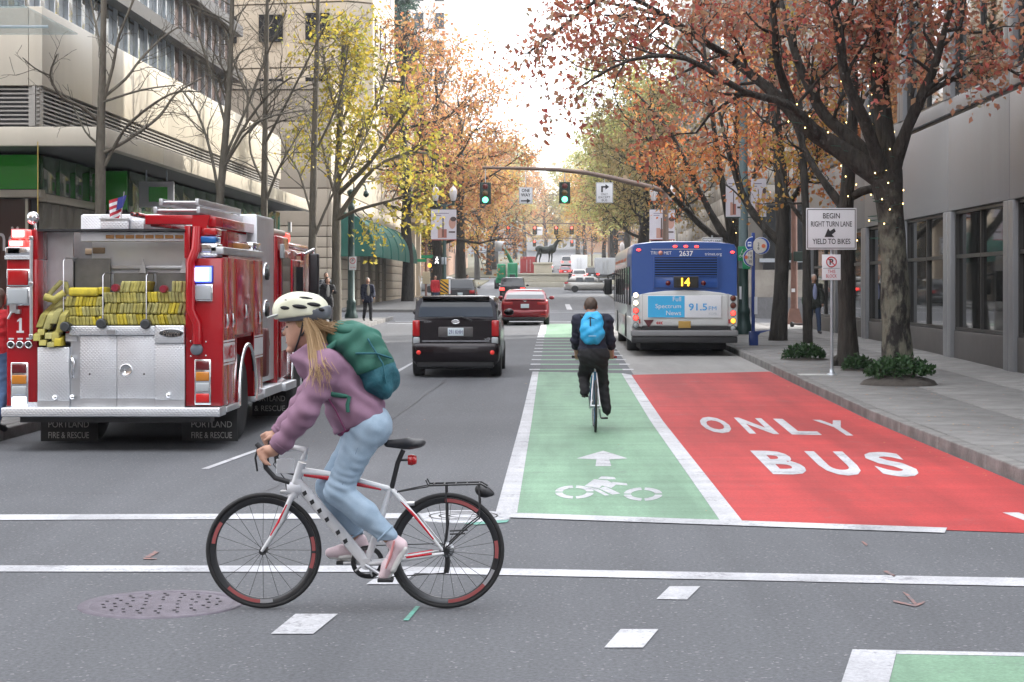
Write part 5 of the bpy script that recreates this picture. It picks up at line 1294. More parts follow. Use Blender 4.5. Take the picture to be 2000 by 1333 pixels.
# white rear panel, advertisement, lamps
p0, p1 = bp_(1254, 645), bp_(1423, 572)
B('panel_frame', mat('panel_grey', (.42,.43,.43), .4), bus, p0[0], p1[0], -.032, -.018, p0[1]+.1, p1[1]-.03, .005)
B('rear_door', BWHITE, bus, p0[0]+.02, p1[0]-.02, -.042, -.02, p0[1]+.12, p1[1]-.05, .008)
a0, a1, am = bp_(1265, 621), bp_(1409, 578), bp_(1337, 0)[0]
ad = B('advert_board', SIGN_W, bus, a0[0], a1[0], -.065, -.043, a0[1], a1[1], .006)
B('advert_panel', mat('ad_blue', (.05,.42,.75), .4), ad, a0[0]+.005, am, -.07, -.0655, a0[1]+.01, a1[1]-.005)
AB = mat('ad_blue_text', (.08,.36,.72), .5)
for s_, v in (('Full', 584.5), ('Spectrum', 599.5), ('News', 611.5)):
    w_ = {'Full': 16, 'Spectrum': 50, 'News': 29}[s_]; x1 = bp_(1330, 0)[0]; text('advert_text', s_, SIGN_W, ad, (x1-w_/80.3/2, -.074, bp_(0, v)[1]), w=w_/80.3, h=(11 if s_ == 'Spectrum' else 9)/80.3)
text('advert_text', '91.5', AB, ad, (bp_(1363, 0)[0], -.069, bp_(0, 600)[1]), w=36/80.3, h=14/80.3, bold=.02)
text('advert_text', 'FM', AB, ad, (bp_(1391.5, 0)[0], -.069, bp_(0, 602.5)[1]), w=15/80.3, h=7.5/80.3)
text('advert_text', 'KOPB', mat('ad_grey_text', (.5,.55,.58), .5), ad, (bp_(1392, 0)[0], -.069, bp_(0, 613)[1]), w=15/80.3, h=4.5/80.3)
WL = mat('white_lit_lens', (.9,.85,.7), .3, emit=(1,.88,.62), estr=1.3); ORL = mat('orange_lit_lens', (.8,.25,.02), .3, emit=(1,.33,.04), estr=1.1); DRL = mat('dull_red_lens', (.13,.03,.015), .3); GRL = mat('grey_lens', (.33,.37,.37), .2)
for u, lst in ((1242, ((577, WL), (592, WL), (607, RED_LED), (621, RED_LED), (636, GRL))), (1432, ((583, DRL), (597, DRL), (612, RED_LED), (627, ORL), (641.5, GRL)))):
    for v, m in lst:
        x, z = bp_(u, v); l_ = MB().lathe([(.062, -.02), (.06, -.04), (.04, -.052), (.001, -.055)], o=(x, 0, z), axis='y', n=18).build('tail_lamp', m, bus)
        MB().lathe([(.075, -.018), (.075, -.035), (.062, -.036), (.062, -.018)], o=(x, 0, z), axis='y', n=18).build('bezel', PLAST_K, l_)
x, z = bp_(1267, 625); MB().prism([(x-.125, z), (x+.125, z), (x, z-.19)], -.055, -.043, 'y').build('yield_triangle', mat('yield_dark_red', (.09,.015,.02), .4), bus)
text('decal_text', '<<<', SIGN_R, bus, (bp_(1288, 0)[0], -.047, bp_(0, 631)[1]), w=.15, h=.085, bold=.04)
text('decal_text', 'yield to bus', mat('grey_decal', (.4,.4,.4), .5), bus, (bp_(1305, 0)[0], -.047, bp_(0, 631)[1]), w=.19, h=.03)
x0, z0 = bp_(1325, 641); x1, z1 = bp_(1349, 627.5); B('licence_plate', mat('bus_plate_gold', (.42,.26,.06), .5), bus, x0, x1, -.06, -.043, z0, z1, .006)
for u in (1249.5, 1424): B('side_reflector', RED_LENS, bus, bp_(u-1.3, 0)[0], bp_(u+1.3, 0)[0], -.05, -.02, bp_(0, 632)[1], bp_(0, 624)[1])
B('dark_band', PLAST_K, bus, p0[0], p1[0], -.05, .2, bp_(0, 645)[1], bp_(0, 637.5)[1])
B('bumper', BGREY, bus, -wx, wx, -.16, .3, bp_(0, 657)[1], bp_(0, 645.5)[1], .03); B('bumper_lower', PLAST_K, bus, -wx*.99, wx*.99, -.13, .4, bp_(0, 670)[1], bp_(0, 657.4)[1], .03)
B('underbody', DARK, bus, -1.05, 1.05, .4, LB-.5, .15, .5)
for sx in (1, -1):
    for y in (3.3, LB-2.6):
        wheel(bus, sx*(wx-.2), y, .48, .34, sx, STEEL, .56)
    B('window_band', GLASS_D, bus, *sorted((sx*(wx-.01), sx*(wx+.012))), .6, LB-.4, 1.25, 2.18)
    for i in range(8): B('window_post', PLAST_K, bus, *sorted((sx*(wx+.013), sx*(wx+.03))), .6+i*1.63, .68+i*1.63, 1.24, 2.2)
    for y in (3.3, LB-2.6): MB().prism([(y+.62*math.cos(a), .40+.62*math.sin(a)) for a in np.linspace(0, PI, 14)], *sorted((sx*(wx-.1), sx*(wx+.006))), 'x').build('wheel_arch', DARK, bus)
    B('mirror', PLAST_K, bus, *sorted((sx*(wx+.08), sx*(wx+.32))), LB-.1, LB+.12, 1.45, 1.95, .06); MB().tube([(sx*wx, LB-.2, 2.1), (sx*(wx+.2), LB, 2.05), (sx*(wx+.2), LB, 1.95)], .025, 6).build('mirror_arm', PLAST_K, bus)
for i in range(4): B('roof_reflection_strip', mat('reflection_orange', (.5,.12,.04), .5), bus, -wx-.006, -wx, 3+i*2.2, 4.6+i*2.2, 2.36, 2.44)  # orange-red reflections along the roof rail, coloured in as thin strips
# ------------------------------------------------------------------ fire engine
FX, FD = -5.07, 21.3
fe = thing('fire_engine', 'red and silver fire engine with packed yellow hoses, parked at the left kerb', 'fire engine', (FX, FD, 0))
def fp(u, v): return ((u-225)/169., H-(v-CY)/169.)
FRED = paint('engine_red', (.38,.006,.012), .16); DPL = plate_mat('diamond_plate', (.74,.76,.79), .42); ALU = mat('brushed_aluminium', (.62,.63,.65), .36, .9, var=.1, vscale=3, rv=.12); WPANEL = mat('white_bed_panel', (.80,.81,.83), .4, .1, var=.08, vscale=2)
def fb(name, m, u0, u1, v0, v1, y0, y1, bevel=0., par=None):   # box from photo pixels on the rear plane
    x0, z1 = fp(u0, v0); x1, z0 = fp(u1, v1); return B(name, m, par or fe, x0, x1, y0, y1, z0, z1, bevel)
fb('tailboard', DPL, 10, 434, 795, 813, -.16, .25, .012); 
B('tail_skirt', PLAST_K, fe, -1.1, 1.1, .0, .25, .33, .40)
# columns
fb('left_column', FRED, 13, 73, 507, 794, .0, .5, .012); fb('left_post', FRED, 59.5, 72.5, 449, 506.8, .02, .5, .008)
fb('right_column', FRED, 362, 434, 505, 794, .0, .5, .012); fb('right_post', FRED, 359, 371, 441, 504.8, .02, .4, .008)
fb('column_foot', DPL, 55, 76, 786, 795, -.02, .0); fb('beacon_shelf', DPL, 10, 59, 500, 507, -.03, .5); fb('beacon_box', CHROME, 10, 58, 484, 499.6, .0, .4, .006)
FRL = mat('flash_red', (.9,.2,.2), .3, emit=(1,.035,.03), estr=1.0); FBL = mat('flash_blue', (.3,.4,1), .3, emit=(.10,.16,1), estr=1.0); FWH = mat('flash_core', (1,1,1), .3, emit=(1,.6,.55), estr=2.2); BWH = mat('flash_core_blue', (1,1,1), .3, emit=(.55,.7,1), estr=1.6)
for v0, v1, u0, u1 in ((448, 466, 20, 50), (469, 483, 15, 47)):
    b_ = fb('warning_beacon', FRL, u0, u1, v0, v1, .02, .3, .02); fb('beacon_core', FWH, u0+4, u1-4, v0+3, v1-3, .0, .02, .006, b_)
def lens(u0, u1, v0, v1, m, nm='lamp', par=None, bez=CHROME):
    b_ = fb(nm, bez, u0, u1, v0, v1, -.025, .0, .008, par); fb('lens', m, u0+2.5, u1-2.5, v0+2.5, v1-2.5, -.045, -.02, .012, b_); return b_
lens(14, 59, 526, 560, RED_LENS, 'warning_lamp'); lens(14, 59, 561.5, 597, WHITE_LENS, 'scene_lamp')
lens(379, 416, 555, 589, WHITE_LENS, 'scene_lamp')
bl_ = lens(376, 417, 519, 554, FBL, 'warning_lamp', bez=mat('blue_bezel', (.03,.05,.3), .3)); fb('beacon_core', BWH, 381, 409, 524, 549, -.055, -.046, .01, bl_)
st_ = fb('lamp_stack', CHROME, 22, 56, 708, 798, -.025, .0, .01)
DRK_RED = mat('deep_red_lens', (.12,.005,.008), .2, coat=.6)
for i, m in enumerate((DRK_RED, AMBER_LENS, WHITE_LENS, BWH)): fb('lens', m, 25, 53, 711+i*21.5, 729+i*21.5, -.05, -.02, .012, st_)
st_ = fb('lamp_stack', CHROME, 380.5, 412.5, 702, 791, -.025, .0, .01)
for i, m in enumerate((DRK_RED, AMBER_LENS, WHITE_LENS, mat('bright_red_lens', (.62,.015,.015), .2, coat=.5))): fb('lens', m, 383.5, 409.5, 705+i*21.3, 723+i*21.3, -.05, -.02, .012, st_)
x, z = fp(39.5, 636); MB().prism([(x-.042, z-.085), (x+.042, z-.085), (x+.042, z-.062), (x+.018, z-.062), (x+.018, z+.085), (x-.004, z+.085), (x-.036, z+.055), (x-.036, z+.04), (x-.012, z+.052), (x-.012, z-.062), (x-.042, z-.062)], -.006, -.001, 'y').build('unit_number', SIGN_W, fe)
for u in (22, 39.5, 56.5):
    x, z = fp(u, 673.5); g_ = MB().lathe([(.045, -.0), (.045, -.025), (.032, -.03), (.03, -.018), (.001, -.018)], o=(x, 0, z), axis='y', n=18).build('discharge_port', CHROME, fe)
    MB().lathe([(.016, -.019), (.012, -.035), (.001, -.036)], o=(x, 0, z), axis='y', n=10).build('port_plug', PLAST_K, g_); fb('port_label', SIGN_W, u-5, u+5, 660.5, 663.5, -.005, -.001)
MB().prism([(fp(67, 0)[0], fp(0, 760)[1]), (fp(69.5, 0)[0], fp(0, 771)[1]), (fp(67, 0)[0], fp(0, 783)[1]), (fp(64.5, 0)[0], fp(0, 771)[1])], -.004, -.001, 'y').build('reflector_decal', RED_LENS, fe)
MB().tube([(fp(64, 0)[0], -.06, fp(0, 463)[1]), (fp(64, 0)[0], -.06, fp(0, 662)[1])], .02, 10).build('grab_rail', STEEL, fe)
for v in (466, 555, 657): fb('rail_bracket', CHROME, 60.5, 68, v-4, v+4, -.09, .0, .004)
x, z = fp(58, 425); MB().ell((x, .12, z), (.075, .06, .075), 16, 10).build('spotlight', CHROME, fe); MB().tube([(x+.02, .14, z-.06), (x+.03, .14, fp(0, 448)[1])], .018, 8).build('spotlight_stem', CHROME, fe)
MB().tube([(x+.01, .3, z), (x+.01, .3, z+.9)], .006, 5).build('whip_antenna', mat('brass', (.5,.38,.12), .35, .9), fe)
# red tool on the left column
x, z = fp(30, 603); MB().box(x-.045, x+.03, -.08, 0, z-.05, z+.05).box(x+.02, x+.07, -.07, 0, z-.06, z-.01).tube([(x-.02, -.08, z-.04), (x-.06, -.09, z-.12)], .014, 8).build('tool_bracket', STEEL, fe)
# hose bed
fb('bed_left_wall', ALU, 73, 124, 450, 690, .42, .46); fb('bed_left_side', mat('dull_steel', (.33,.33,.33), .4, .8, var=.2, vscale=4), 73, 156, 450, 640, .9, .94); fb('bed_back_panel', WPANEL, 156, 361, 452, 640, .55, .6); fb('bed_top_edge', PLAST_K, 72, 361, 447.5, 452, .0, .5)
lb = fb('amber_light_bar', WPANEL, 153, 361, 453, 471, .1, .5, .006)
for i in range(8): fb('amber_cell', mat('amber_unlit', (.42,.20,.06), .35), 203+i*19.4, 219+i*19.4, 459, 466, .08, .1, .004, lb)
for u in (160, 163): pass
fb('bed_slot', mat('tan_slot', (.35,.25,.16), .5), 158, 183, 482, 494, .53, .552, .01); fb('bed_slot', mat('tan_slot', (.35,.25,.16), .5), 128, 152, 483, 495, .88, .902, .01)
fb('bed_rail', ALU, 196, 361, 518, 525, .5, .55, .004)
for u0, v0, u1, v1 in ((123, 504, 199, 640), (200, 533, 285, 640), (285, 533, 361, 640)):
    pl_ = fb('bed_partition', mat('partition_grey', (.22,.22,.215), .45, .6, var=.2, vscale=5), u0+3, u1-3, v0, v1, .47, .49)
    MB().tube([(fp(u0, 0)[0], .02, fp(0, 640)[1]), (fp(u0, 0)[0], .02, fp(0, v0+6)[1]), (fp(u0+3, 0)[0], .06, fp(0, v0)[1]), (fp(u0+8, 0)[0], .4, fp(0, v0)[1])], .007, 6).build('partition_rod', STEEL, fe)
for u in (263, 344): MB().prism([fp(u-8, 533), fp(u+6, 533), fp(u, 505)], .44, .47, 'y').build('bed_bracket', ALU, fe)
HOSE = [mat('hose_yellow', (.56,.45,.04), .75, var=.25, vscale=9, piece=.16), mat('hose_dull', (.42,.37,.10), .8, var=.3, vscale=9, piece=.2), mat('hose_olive', (.38,.35,.13), .8, var=.3, vscale=9, piece=.2)]
rh = random.Random(4)
def fold_mesh(m): return MB().loft([[(-.019*k, y, z*k2) for (k, z) in ((1, -.05), (1, .05))]+[(.019*k, y, z*k2) for (k, z) in ((1, .05), (1, -.05))] for y, k2 in ((.0, .8), (.015, 1.), (.4, 1.))], False).mesh('hose_fold', m, .012, 2)
FM = [fold_mesh(m) for m in HOSE]
def row(u0, u1, v0, v1, lean, cols):
    n = max(2, round((u1-u0)/6.6)); z0, z1 = fp(0, v1)[1], fp(0, v0)[1]; hh = z1-z0
    for i in range(n):
        x = fp(u0+(i+.5)*(u1-u0)/n, 0)[0]; o = link('hose_fold', FM[cols[int(i*len(cols)/n)]], fe, (x, .03+rh.uniform(-.012, .02), (z0+z1)/2), (0, lean+rh.uniform(-.05, .05), rh.uniform(-.03, .03)))
        o.scale = ((u1-u0)/169/n/.041, 1, hh/.104)
row(126, 199, 579, 600, .22, [1, 0, 0, 0, 1]); row(126, 199, 599, 619, -.2, [1, 0, 2, 1, 2]); row(126, 199, 618, 638, -.16, [1, 1, 0])
row(233, 284, 549, 573, .28, [2, 1, 1]); row(201, 284, 571, 593, -.14, [2, 1, 1, 2]); row(201, 284, 592, 614, .12, [1, 2, 1]); row(201, 284, 613, 637, -.2, [1, 0, 1, 0])
row(334, 361, 549, 573, .02, [2, 2]); row(286, 361, 570, 592, -.12, [0, 1, 2, 2]); row(286, 361, 591, 615, .25, [2, 1, 0, 2]); row(286, 361, 614, 637, -.3, [1, 0, 1, 1])
fb('hose_roll', HOSE[0], 132, 190, 562, 579, .02, .42, .03); fb('hose_roll', HOSE[0], 189, 199, 561, 576, .05, .42, .02)
# draped bundle at the left of the bed
for i, (u, v0, v1) in enumerate(((78, 590, 640), (92, 585, 644), (106, 583, 633), (117, 580, 650), (83, 632, 655), (98, 640, 662), (112, 632, 668), (76, 640, 666), (88, 655, 675), (104, 660, 678), (118, 648, 676))):
    x = fp(u, 0)[0]; sk = .10 if i < 4 else .0
    MB().loft([[(x-.036+sk, .32, fp(0, v0)[1]), (x+.036+sk, .32, fp(0, v0)[1]), (x+.036+sk, .37, fp(0, v0)[1]), (x-.036+sk, .37, fp(0, v0)[1])], [(x-.04+sk*.5, -.02-.01*i, fp(0, (v0+v1)/2)[1]), (x+.04+sk*.5, -.02-.01*i, fp(0, (v0+v1)/2)[1]), (x+.04+sk*.5, .1, fp(0, (v0+v1)/2)[1]), (x-.04+sk*.5, .1, fp(0, (v0+v1)/2)[1])],
               [(x-.04, -.05-.008*i, fp(0, v1)[1]), (x+.04, -.05-.008*i, fp(0, v1)[1]), (x+.04, .08, fp(0, v1)[1]), (x-.04, .08, fp(0, v1)[1])]], False).build('hose_bundle', HOSE[[1, 2, 2, 1, 1, 2, 1, 1, 1, 2, 0][i]], fe, .014)
MB().tube([(fp(88, 0)[0], .1, fp(0, 588)[1]), (fp(92, 0)[0], .15, fp(0, 572)[1]), (fp(110, 0)[0], .2, fp(0, 551)[1]), (fp(118, 0)[0], .22, fp(0, 553)[1]), (fp(122, 0)[0], .25, fp(0, 575)[1])], .032, 8).build('hose_loop', HOSE[2], fe)
MB().tube([(fp(86, 0)[0], .03, fp(0, 580)[1]), (fp(105, 0)[0], .02, fp(0, 586)[1]), (fp(124, 0)[0], .05, fp(0, 572)[1])], .045, 8).build('hose_loop', HOSE[1], fe)
for u, v in ((202, 632), (288, 633), (132, 638)):
    x, z = fp(u, v); MB().lathe([(.045, -.14), (.058, -.13), (.058, -.06), (.048, -.05), (.048, .1)], o=(x, 0, z), axis='y', n=16).lathe([(.04, -.141), (.001, -.10)], o=(x, 0, z), axis='y', n=12).build('hose_coupling', mat('dark_alloy', (.08,.085,.09), .4, .7), fe)
for u, v in ((226, 563), (320, 565)):
    x, z = fp(u, v); MB().lathe([(.04, -.06), (.045, -.05), (.045, .06)], o=(x, 0, z), axis='y', n=14).lathe([(.03, -.061), (.001, -.02)], o=(x, 0, z), axis='y', n=12).build('nozzle', mat('nozzle_red', (.3,.03,.05), .3, .4), fe)
# lower rear: plates and doors
fb('ledge', DPL, 138, 304, 637, 655, -.06, .4, .006); fb('left_box', DPL, 75.5, 137, 678, 783, -.05, .45, .008); fb('kick_strip', ALU, 75.5, 137, 783.3, 799, -.056, .45)
fb('rear_wall', ALU, 137.3, 157, 655.5, 795, .02, .4)
for k, (u0, u1) in enumerate(((156.5, 228.2), (229.2, 303))):
    dd = fb('rear_door', DPL, u0, u1, 656, 779, -.012, .1, .004); fb('kick_strip', ALU, u0, u1, 779.5, 795, -.016, .1, 0, dd)
    if k:
        x, z = fp(247, 723); MB().lathe([(.075, -.013), (.075, -.025), (.06, -.028), (.05, -.016), (.001, -.018)], o=(x, 0, z), axis='y', n=22).box(x-.06, x+.06, -.03, -.02, z-.008, z+.008).build('door_latch', CHROME, dd)
    for u in ((176,) if k == 0 else (282,)):
        x, z = fp(u, 731); MB().lathe([(.011, -.02), (.001, -.021)], o=(x, 0, z), axis='y', n=8).build('keyhole', PLAST_K, dd)
fb('right_box', DPL, 304, 361.5, 672, 781, -.03, .4, .006); fb('right_box_lid', DPL, 304, 361.5, 636, 671, -.06, .4, .01); fb('kick_strip', ALU, 304, 361.5, 781.5, 797, -.034, .4)
x, z = fp(337, 651); bd = MB().lathe([(.001, -.078), (.13, -.076), (.14, -.062)], axis='y', n=32).build('badge', PLAST_K, fe, loc=(x, 0, z)); bd.scale = (1, 1, .33)
text('badge_text', 'Pierce', CHROME, fe, (x, -.082, z-.003), w=.20, h=.062, shear=.25)
MB().tube([(.14*math.cos(a)+x, -.07, .046*math.sin(a)+z) for a in np.linspace(0, 2*PI, 24, endpoint=False)], .005, 5, closed=True).build('badge_rim', CHROME, fe)
for u, v in ((110, 776), (331, 772), (143.5, 775)):
    x, z = fp(u, v); MB().lathe([(.03, -.03), (.034, -.06), (.026, -.085), (.001, -.09)], o=(x, 0, z), axis='y', n=6).build('knob', CHROME, fe)
x, z = fp(143.5, 715); MB().tube([(x, -.02, z-.13), (x, -.05, z-.08), (x+.015, -.06, z+.05), (x-.005, -.05, z+.11), (x-.02, -.03, z+.08)], .018, 8).build('grab_hook', CHROME, fe)
x, z = fp(222, 648); MB().box(x-.05, x+.05, -.13, -.06, z-.03, z+.02).build('tow_latch', STEEL, fe)
fb('warning_label', SIGN_W, 128, 150, 651, 667, -.003, .02); fb('warning_label_header', SIGN_R, 128, 150, 648, 651, -.003, .02)
# red conduit on the right column and cap
MB().tube([(fp(u, 0)[0], y, fp(0, v)[1]) for u, v, y in ((383, 445, .05), (383, 488, -.03), (374, 512, -.05), (373, 605, -.05), (386, 632, -.05), (386, 672, -.04))], [.055]*6, 8).build('red_conduit', FRED, fe)
x, z = fp(385, 682.5); MB().lathe([(.068, .0), (.068, -.06), (.058, -.07), (.001, -.07)], o=(x, 0, z), axis='y', n=24).build('cable_cap', mat('grey_cap', (.13,.15,.18), .5), fe)
for du, dv in ((-12.5, -15), (17, -14), (-12, 14), (17, 13)):
    x, z = fp(385+du, 682+dv); MB().ell((x, -.005, z), (.012, .012, .012), 8, 5).build('bolt', CHROME, fe)
for u0, u1, v0, v1, m in ((397, 422, 446, 460, RED_LENS), (391, 421, 462, 475, mat('blue_lens', (.01,.12,.38), .15, coat=.6)), (391, 424, 476, 493, CHROME), (389, 424, 494, 503, DPL)):
    fb('beacon', m, u0, u1, v0, v1, .0, .35, .015)
# mid-ship body sides with separate doors
for sx in (1, -1):
    X0, X1 = sorted((sx*1.14, sx*1.225)); XD0, XD1 = sorted((sx*1.226, sx*1.24))
    fx0, fx1 = sorted((sx*.6, sx*1.138))
    B('body_side', FRED, fe, *sorted((sx*.95, sx*1.22)), .5, 1.08, .50, 2.27); B('body_side', FRED, fe, *sorted((sx*.95, sx*1.22)), 2.28, 2.95, .50, 2.27); B('body_side', FRED, fe, *sorted((sx*.95, sx*1.22)), 1.08, 2.28, 1.28, 2.27)
    for y0, y1, z0, z1 in ((.04, .36, .52, 2.24), (.37, .80, .52, 2.24), (.82, 2.2, 1.32, 2.24), (2.22, 2.93, .52, 2.24)):
        dr = B('side_door', FRED, fe, XD0, XD1, y0, y1, z0, z1, .006)
        xs_ = sorted((sx*1.241, sx*1.262)); MB().tube([(sx*1.25, (y0+y1)/2-.0, 1.42+(.1 if z0 > 1 else 0)), (sx*1.262, (y0+y1)/2, 1.48+(.1 if z0 > 1 else 0)), (sx*1.25, (y0+y1)/2, 1.58+(.1 if z0 > 1 else 0))], .022, 8).build('handle', CHROME, dr)
        gl = mat('gold_line', (.45,.33,.12), .35, .6)
        for q in (y0+.03, y1-.035): B('gold_line', gl, dr, *sorted((sx*1.2402, sx*1.242)), q, q+.006, z0+.05, z1-.05)
    B('top_rail', ALU, fe, *sorted((sx*1.10, sx*1.25)), .0, 2.96, 2.275, 2.36, .008); B('sill_rail', ALU, fe, *sorted((sx*1.1, sx*1.25)), .25, 1.12, .43, .498, .006); B('sill_rail', ALU, fe, *sorted((sx*1.1, sx*1.25)), 2.26, 2.96, .43, .498, .006)
    W_ = mat('white_stripe', (.62,.62,.63), .4)
    for y0, y1 in ((.05, .80), (2.23, 2.92)):
        B('stripe', W_, fe, *sorted((sx*1.242, sx*1.2445)), y0, y1, 1.02, 1.24); 
        for z in (.985, 1.255): B('stripe', W_, fe, *sorted((sx*1.242, sx*1.2445)), y0, y1, z, z+.02)
    text('side_lettering', 'PARAMEDIC', SIGN_R, fe, (sx*1.247, .42, 1.13), w=.68, h=.16, rot=(PI/2, 0, sx*PI/2), bold=.02)
    MB().tube([(sx*1.245, 1.69+.63*math.cos(a), .52+.66*math.sin(a)) for a in np.linspace(-.1, PI+.1, 24)], .03, 8).build('wheel_arch_trim', CHROME, fe)
    MB().prism([(1.69+.6*math.cos(a), .5+.64*math.sin(a)) for a in np.linspace(0, PI, 18)], *sorted((sx*.9, sx*.951)), 'x').build('wheel_arch', DARK, fe)
    wheel(fe, sx*1.02, 1.70, .53, .30, sx, CHROME, .60); wheel(fe, sx*.70, 1.70, .53, .28, sx, STEEL, .6, name='inner_wheel')
    wheel(fe, sx*1.05, 6.25, .53, .32, sx, CHROME, .60)
    # pump house
    B('pump_panel', DPL, fe, *sorted((sx*.9, sx*1.16)), 2.97, 4.42, .62, 2.84, .006); B('running_board', DPL, fe, *sorted((sx*.8, sx*1.27)), 2.98, 4.5, .44, .56, .01)
    for z in (2.05, 1.55, 1.1): MB().tube([(sx*1.165, 3.7+.2*math.cos(a), z+.16*math.sin(a)) for a in np.linspace(0, PI, 10)], .022, 6).build('intake_ring', CHROME, fe); MB().lathe([(.08, 1.16*sx), (.08, 1.2*sx), (.001, 1.205*sx)], o=(0, 3.7, z+.02), axis='x', n=14).build('gauge', PLAST_K, fe)
    B('suction_hose', mat('dark_red_hose', (.10,.02,.02), .5), fe, *sorted((sx*1.16, sx*1.26)), 3.1, 3.4, .7, 1.35, .06)
    # cab
    B('cab_side', FRED, fe, *sorted((sx*.9, sx*1.20)), 4.44, 5.62, .52, 2.62, .03); B('cab_side', FRED, fe, *sorted((sx*.9, sx*1.20)), 6.88, 7.95, .52, 2.45, .05); B('cab_side', FRED, fe, *sorted((sx*.9, sx*1.20)), 5.6, 6.9, 1.15, 2.45, .03)
    for y0, y1, zt in ((4.62, 5.6, 2.42), (5.75, 7.0, 2.30)):
        dr = B('cab_door', FRED, fe, *sorted((sx*1.201, sx*1.23)), y0, y1, .62 if y0 < 5 else 1.18, zt, .02); B('cab_window', GLASS_D, dr, *sorted((sx*1.231, sx*1.236)), y0+.12, y1-.12, 1.55, zt-.1); MB().tube([(sx*1.24, y0+.08, 1.3), (sx*1.29, y0+.08, 1.35), (sx*1.29, y0+.08, 1.72), (sx*1.24, y0+.08, 1.78)], .018, 6).build('grab_handle', CHROME, dr)
    for z in (1.0, 1.26): B('stripe', W_, fe, *sorted((sx*1.237, sx*1.2395)), 4.62, 5.6, z, z+(.2 if z < 1.2 else .03))
    B('cab_step', DPL, fe, *sorted((sx*.9, sx*1.32)), 4.5, 5.55, .44, .55, .01); MB().tube([(sx*1.24, 6.25+.66*math.cos(a), .52+.68*math.sin(a)) for a in np.linspace(-.1, PI+.1, 20)], .03, 8).build('wheel_arch_trim', CHROME, fe)
    B('scene_lamp', WHITE_LENS, fe, *sorted((sx*1.231, sx*1.27)), 4.5, 4.75, 2.3, 2.5, .01)
    B('mirror', PLAST_K, fe, *sorted((sx*1.26, sx*1.41)), 7.3, 7.5, 1.78, 2.42, .03); MB().tube([(sx*1.2, 7.2, 2.4), (sx*1.33, 7.4, 2.48), (sx*1.33, 7.4, 2.4)], .025, 6).build('mirror_arm', CHROME, fe)
    B('roof_beacon', RED_LED if sx > 0 else FBL, fe, *sorted((sx*.75, sx*1.12)), 5.9, 6.3, 2.56, 2.7, .03)
    # mud flaps with lettering
    fl_ = B('mud_flap', BLACK, fe, *((-1.14, -.45) if sx < 0 else (.57, 1.24)), 1.0, 1.03, .03, .5)
    cxf = -.80 if sx < 0 else .93
    FG = mat('flap_lettering', (.45,.44,.42), .6)
    text('flap_lettering', 'PORTLAND', FG, fl_, (cxf, .994, .235), w=.49, h=.075); text('flap_lettering', 'FIRE & RESCUE', FG, fl_, (cxf, .994, .105), w=.49, h=.075)
    f2 = B('mud_flap', BLACK, fe, *sorted((sx*.75, sx*1.24)), 5.1, 5.13, .05, .55); text('flap_lettering', 'PORTLAND', FG, f2, (sx*1.0, 5.094, .30), w=.44, h=.08); text('flap_lettering', '& RESCUE', FG, f2, (sx*1.0, 5.094, .16), w=.44, h=.08)
    B('amber_marker', mat('amber_unlit', (.42,.20,.06), .35), fe, *sorted((sx*1.05, sx*1.2)), 1.6, 2.1, 2.365, 2.44, .01); B('amber_marker', CHROME, fe, *sorted((sx*1.0, sx*1.22)), 2.3, 2.9, 2.365, 2.47, .01)
B('cab_roof', FRED, fe, -1.18, 1.18, 4.44, 7.9, 2.45, 2.56, .05); B('cab_roof_cap', mat('cream_roof', (.6,.52,.45), .4), fe, -1.16, 1.16, 4.5, 5.6, 2.625, 2.72, .04)
B('pump_house', DPL, fe, -1.14, 1.14, 2.98, 4.42, 2.0, 2.855, .006); B('chassis', DARK, fe, -.62, .62, .3, 8.0, .32, .8); B('body_core', DARK, fe, -.94, .94, .62, 7.7, .8, 2.2); B('axle', BLACK, fe, -.9, .9, 1.6, 1.8, .42, .62); B('rear_step_lamp', mat('step_lamp_lit', (1,.9,.6), .4, emit=(1,.85,.5), estr=4), fe, .38, .48, .05, .12, .35, .37); B('windscreen', GLASS_D, fe, -1.1, 1.1, 7.955, 7.98, 1.4, 2.35); B('front_bumper', CHROME, fe, -1.2, 1.2, 8.05, 8.4, .45, .75, .04); B('cab_front', FRED, fe, -1.2, 1.2, 7.85, 7.95, .52, 2.4)
# ladder rack and ladder on top
B('rack_beam', FRED, fe, .33, 1.0, .06, .2, 2.62, 2.73, .01); B('rack_rail', FRED, fe, .95, 1.12, .25, 3.0, 2.60, 2.72, .01); B('rack_rail', FRED, fe, .36, .46, .2, 3.0, 2.60, 2.66, .01)
MB().prism([(.88, 2.73), (1.08, 2.73), (.97, 2.28), (.88, 2.28)], .05, .13, 'y').build('rack_bracket', FRED, fe); MB().prism([(.78, 2.66), (1.08, 2.66), (1.0, 2.3), (.92, 2.3)], 2.7, 2.8, 'y').build('rack_bracket', FRED, fe); B('hose_bed_cover', FRED, fe, .84, 1.08, 1.0, 2.6, 2.36, 2.58, .01)
for lay, z in enumerate((2.75, 2.85)):
    ins = .04*lay
    for x in (.43+ins, .93-ins): B('ladder_rail', ALU, fe, x, x+.04, .05+lay*.12, 3.1, z, z+.075, .004)
    for k in range(9): MB().tube([(.45+ins, .14+lay*.12+k*.34, z+.037), (.95-ins, .14+lay*.12+k*.34, z+.037)], .016, 6).build('ladder_rung', ALU, fe)
for x in (.2, .26): MB().tube([(x, -.02, 2.735), (x+.1, 2.2, 2.70)], .024, 8).build('pike_pole', FRED, fe); MB().tube([(x, -.03, 2.735), (x, -.015, 2.735)], .018, 8).build('pole_end', DARK, fe)
fb('roof_box', DPL, 158, 216, 424, 449, .9, 2.0, .008); fb('roof_box', DPL, 217, 246, 422, 446, .95, 2.9, .008); fb('roof_box_lid', ALU, 156, 218, 421, 424, .88, 2.02)
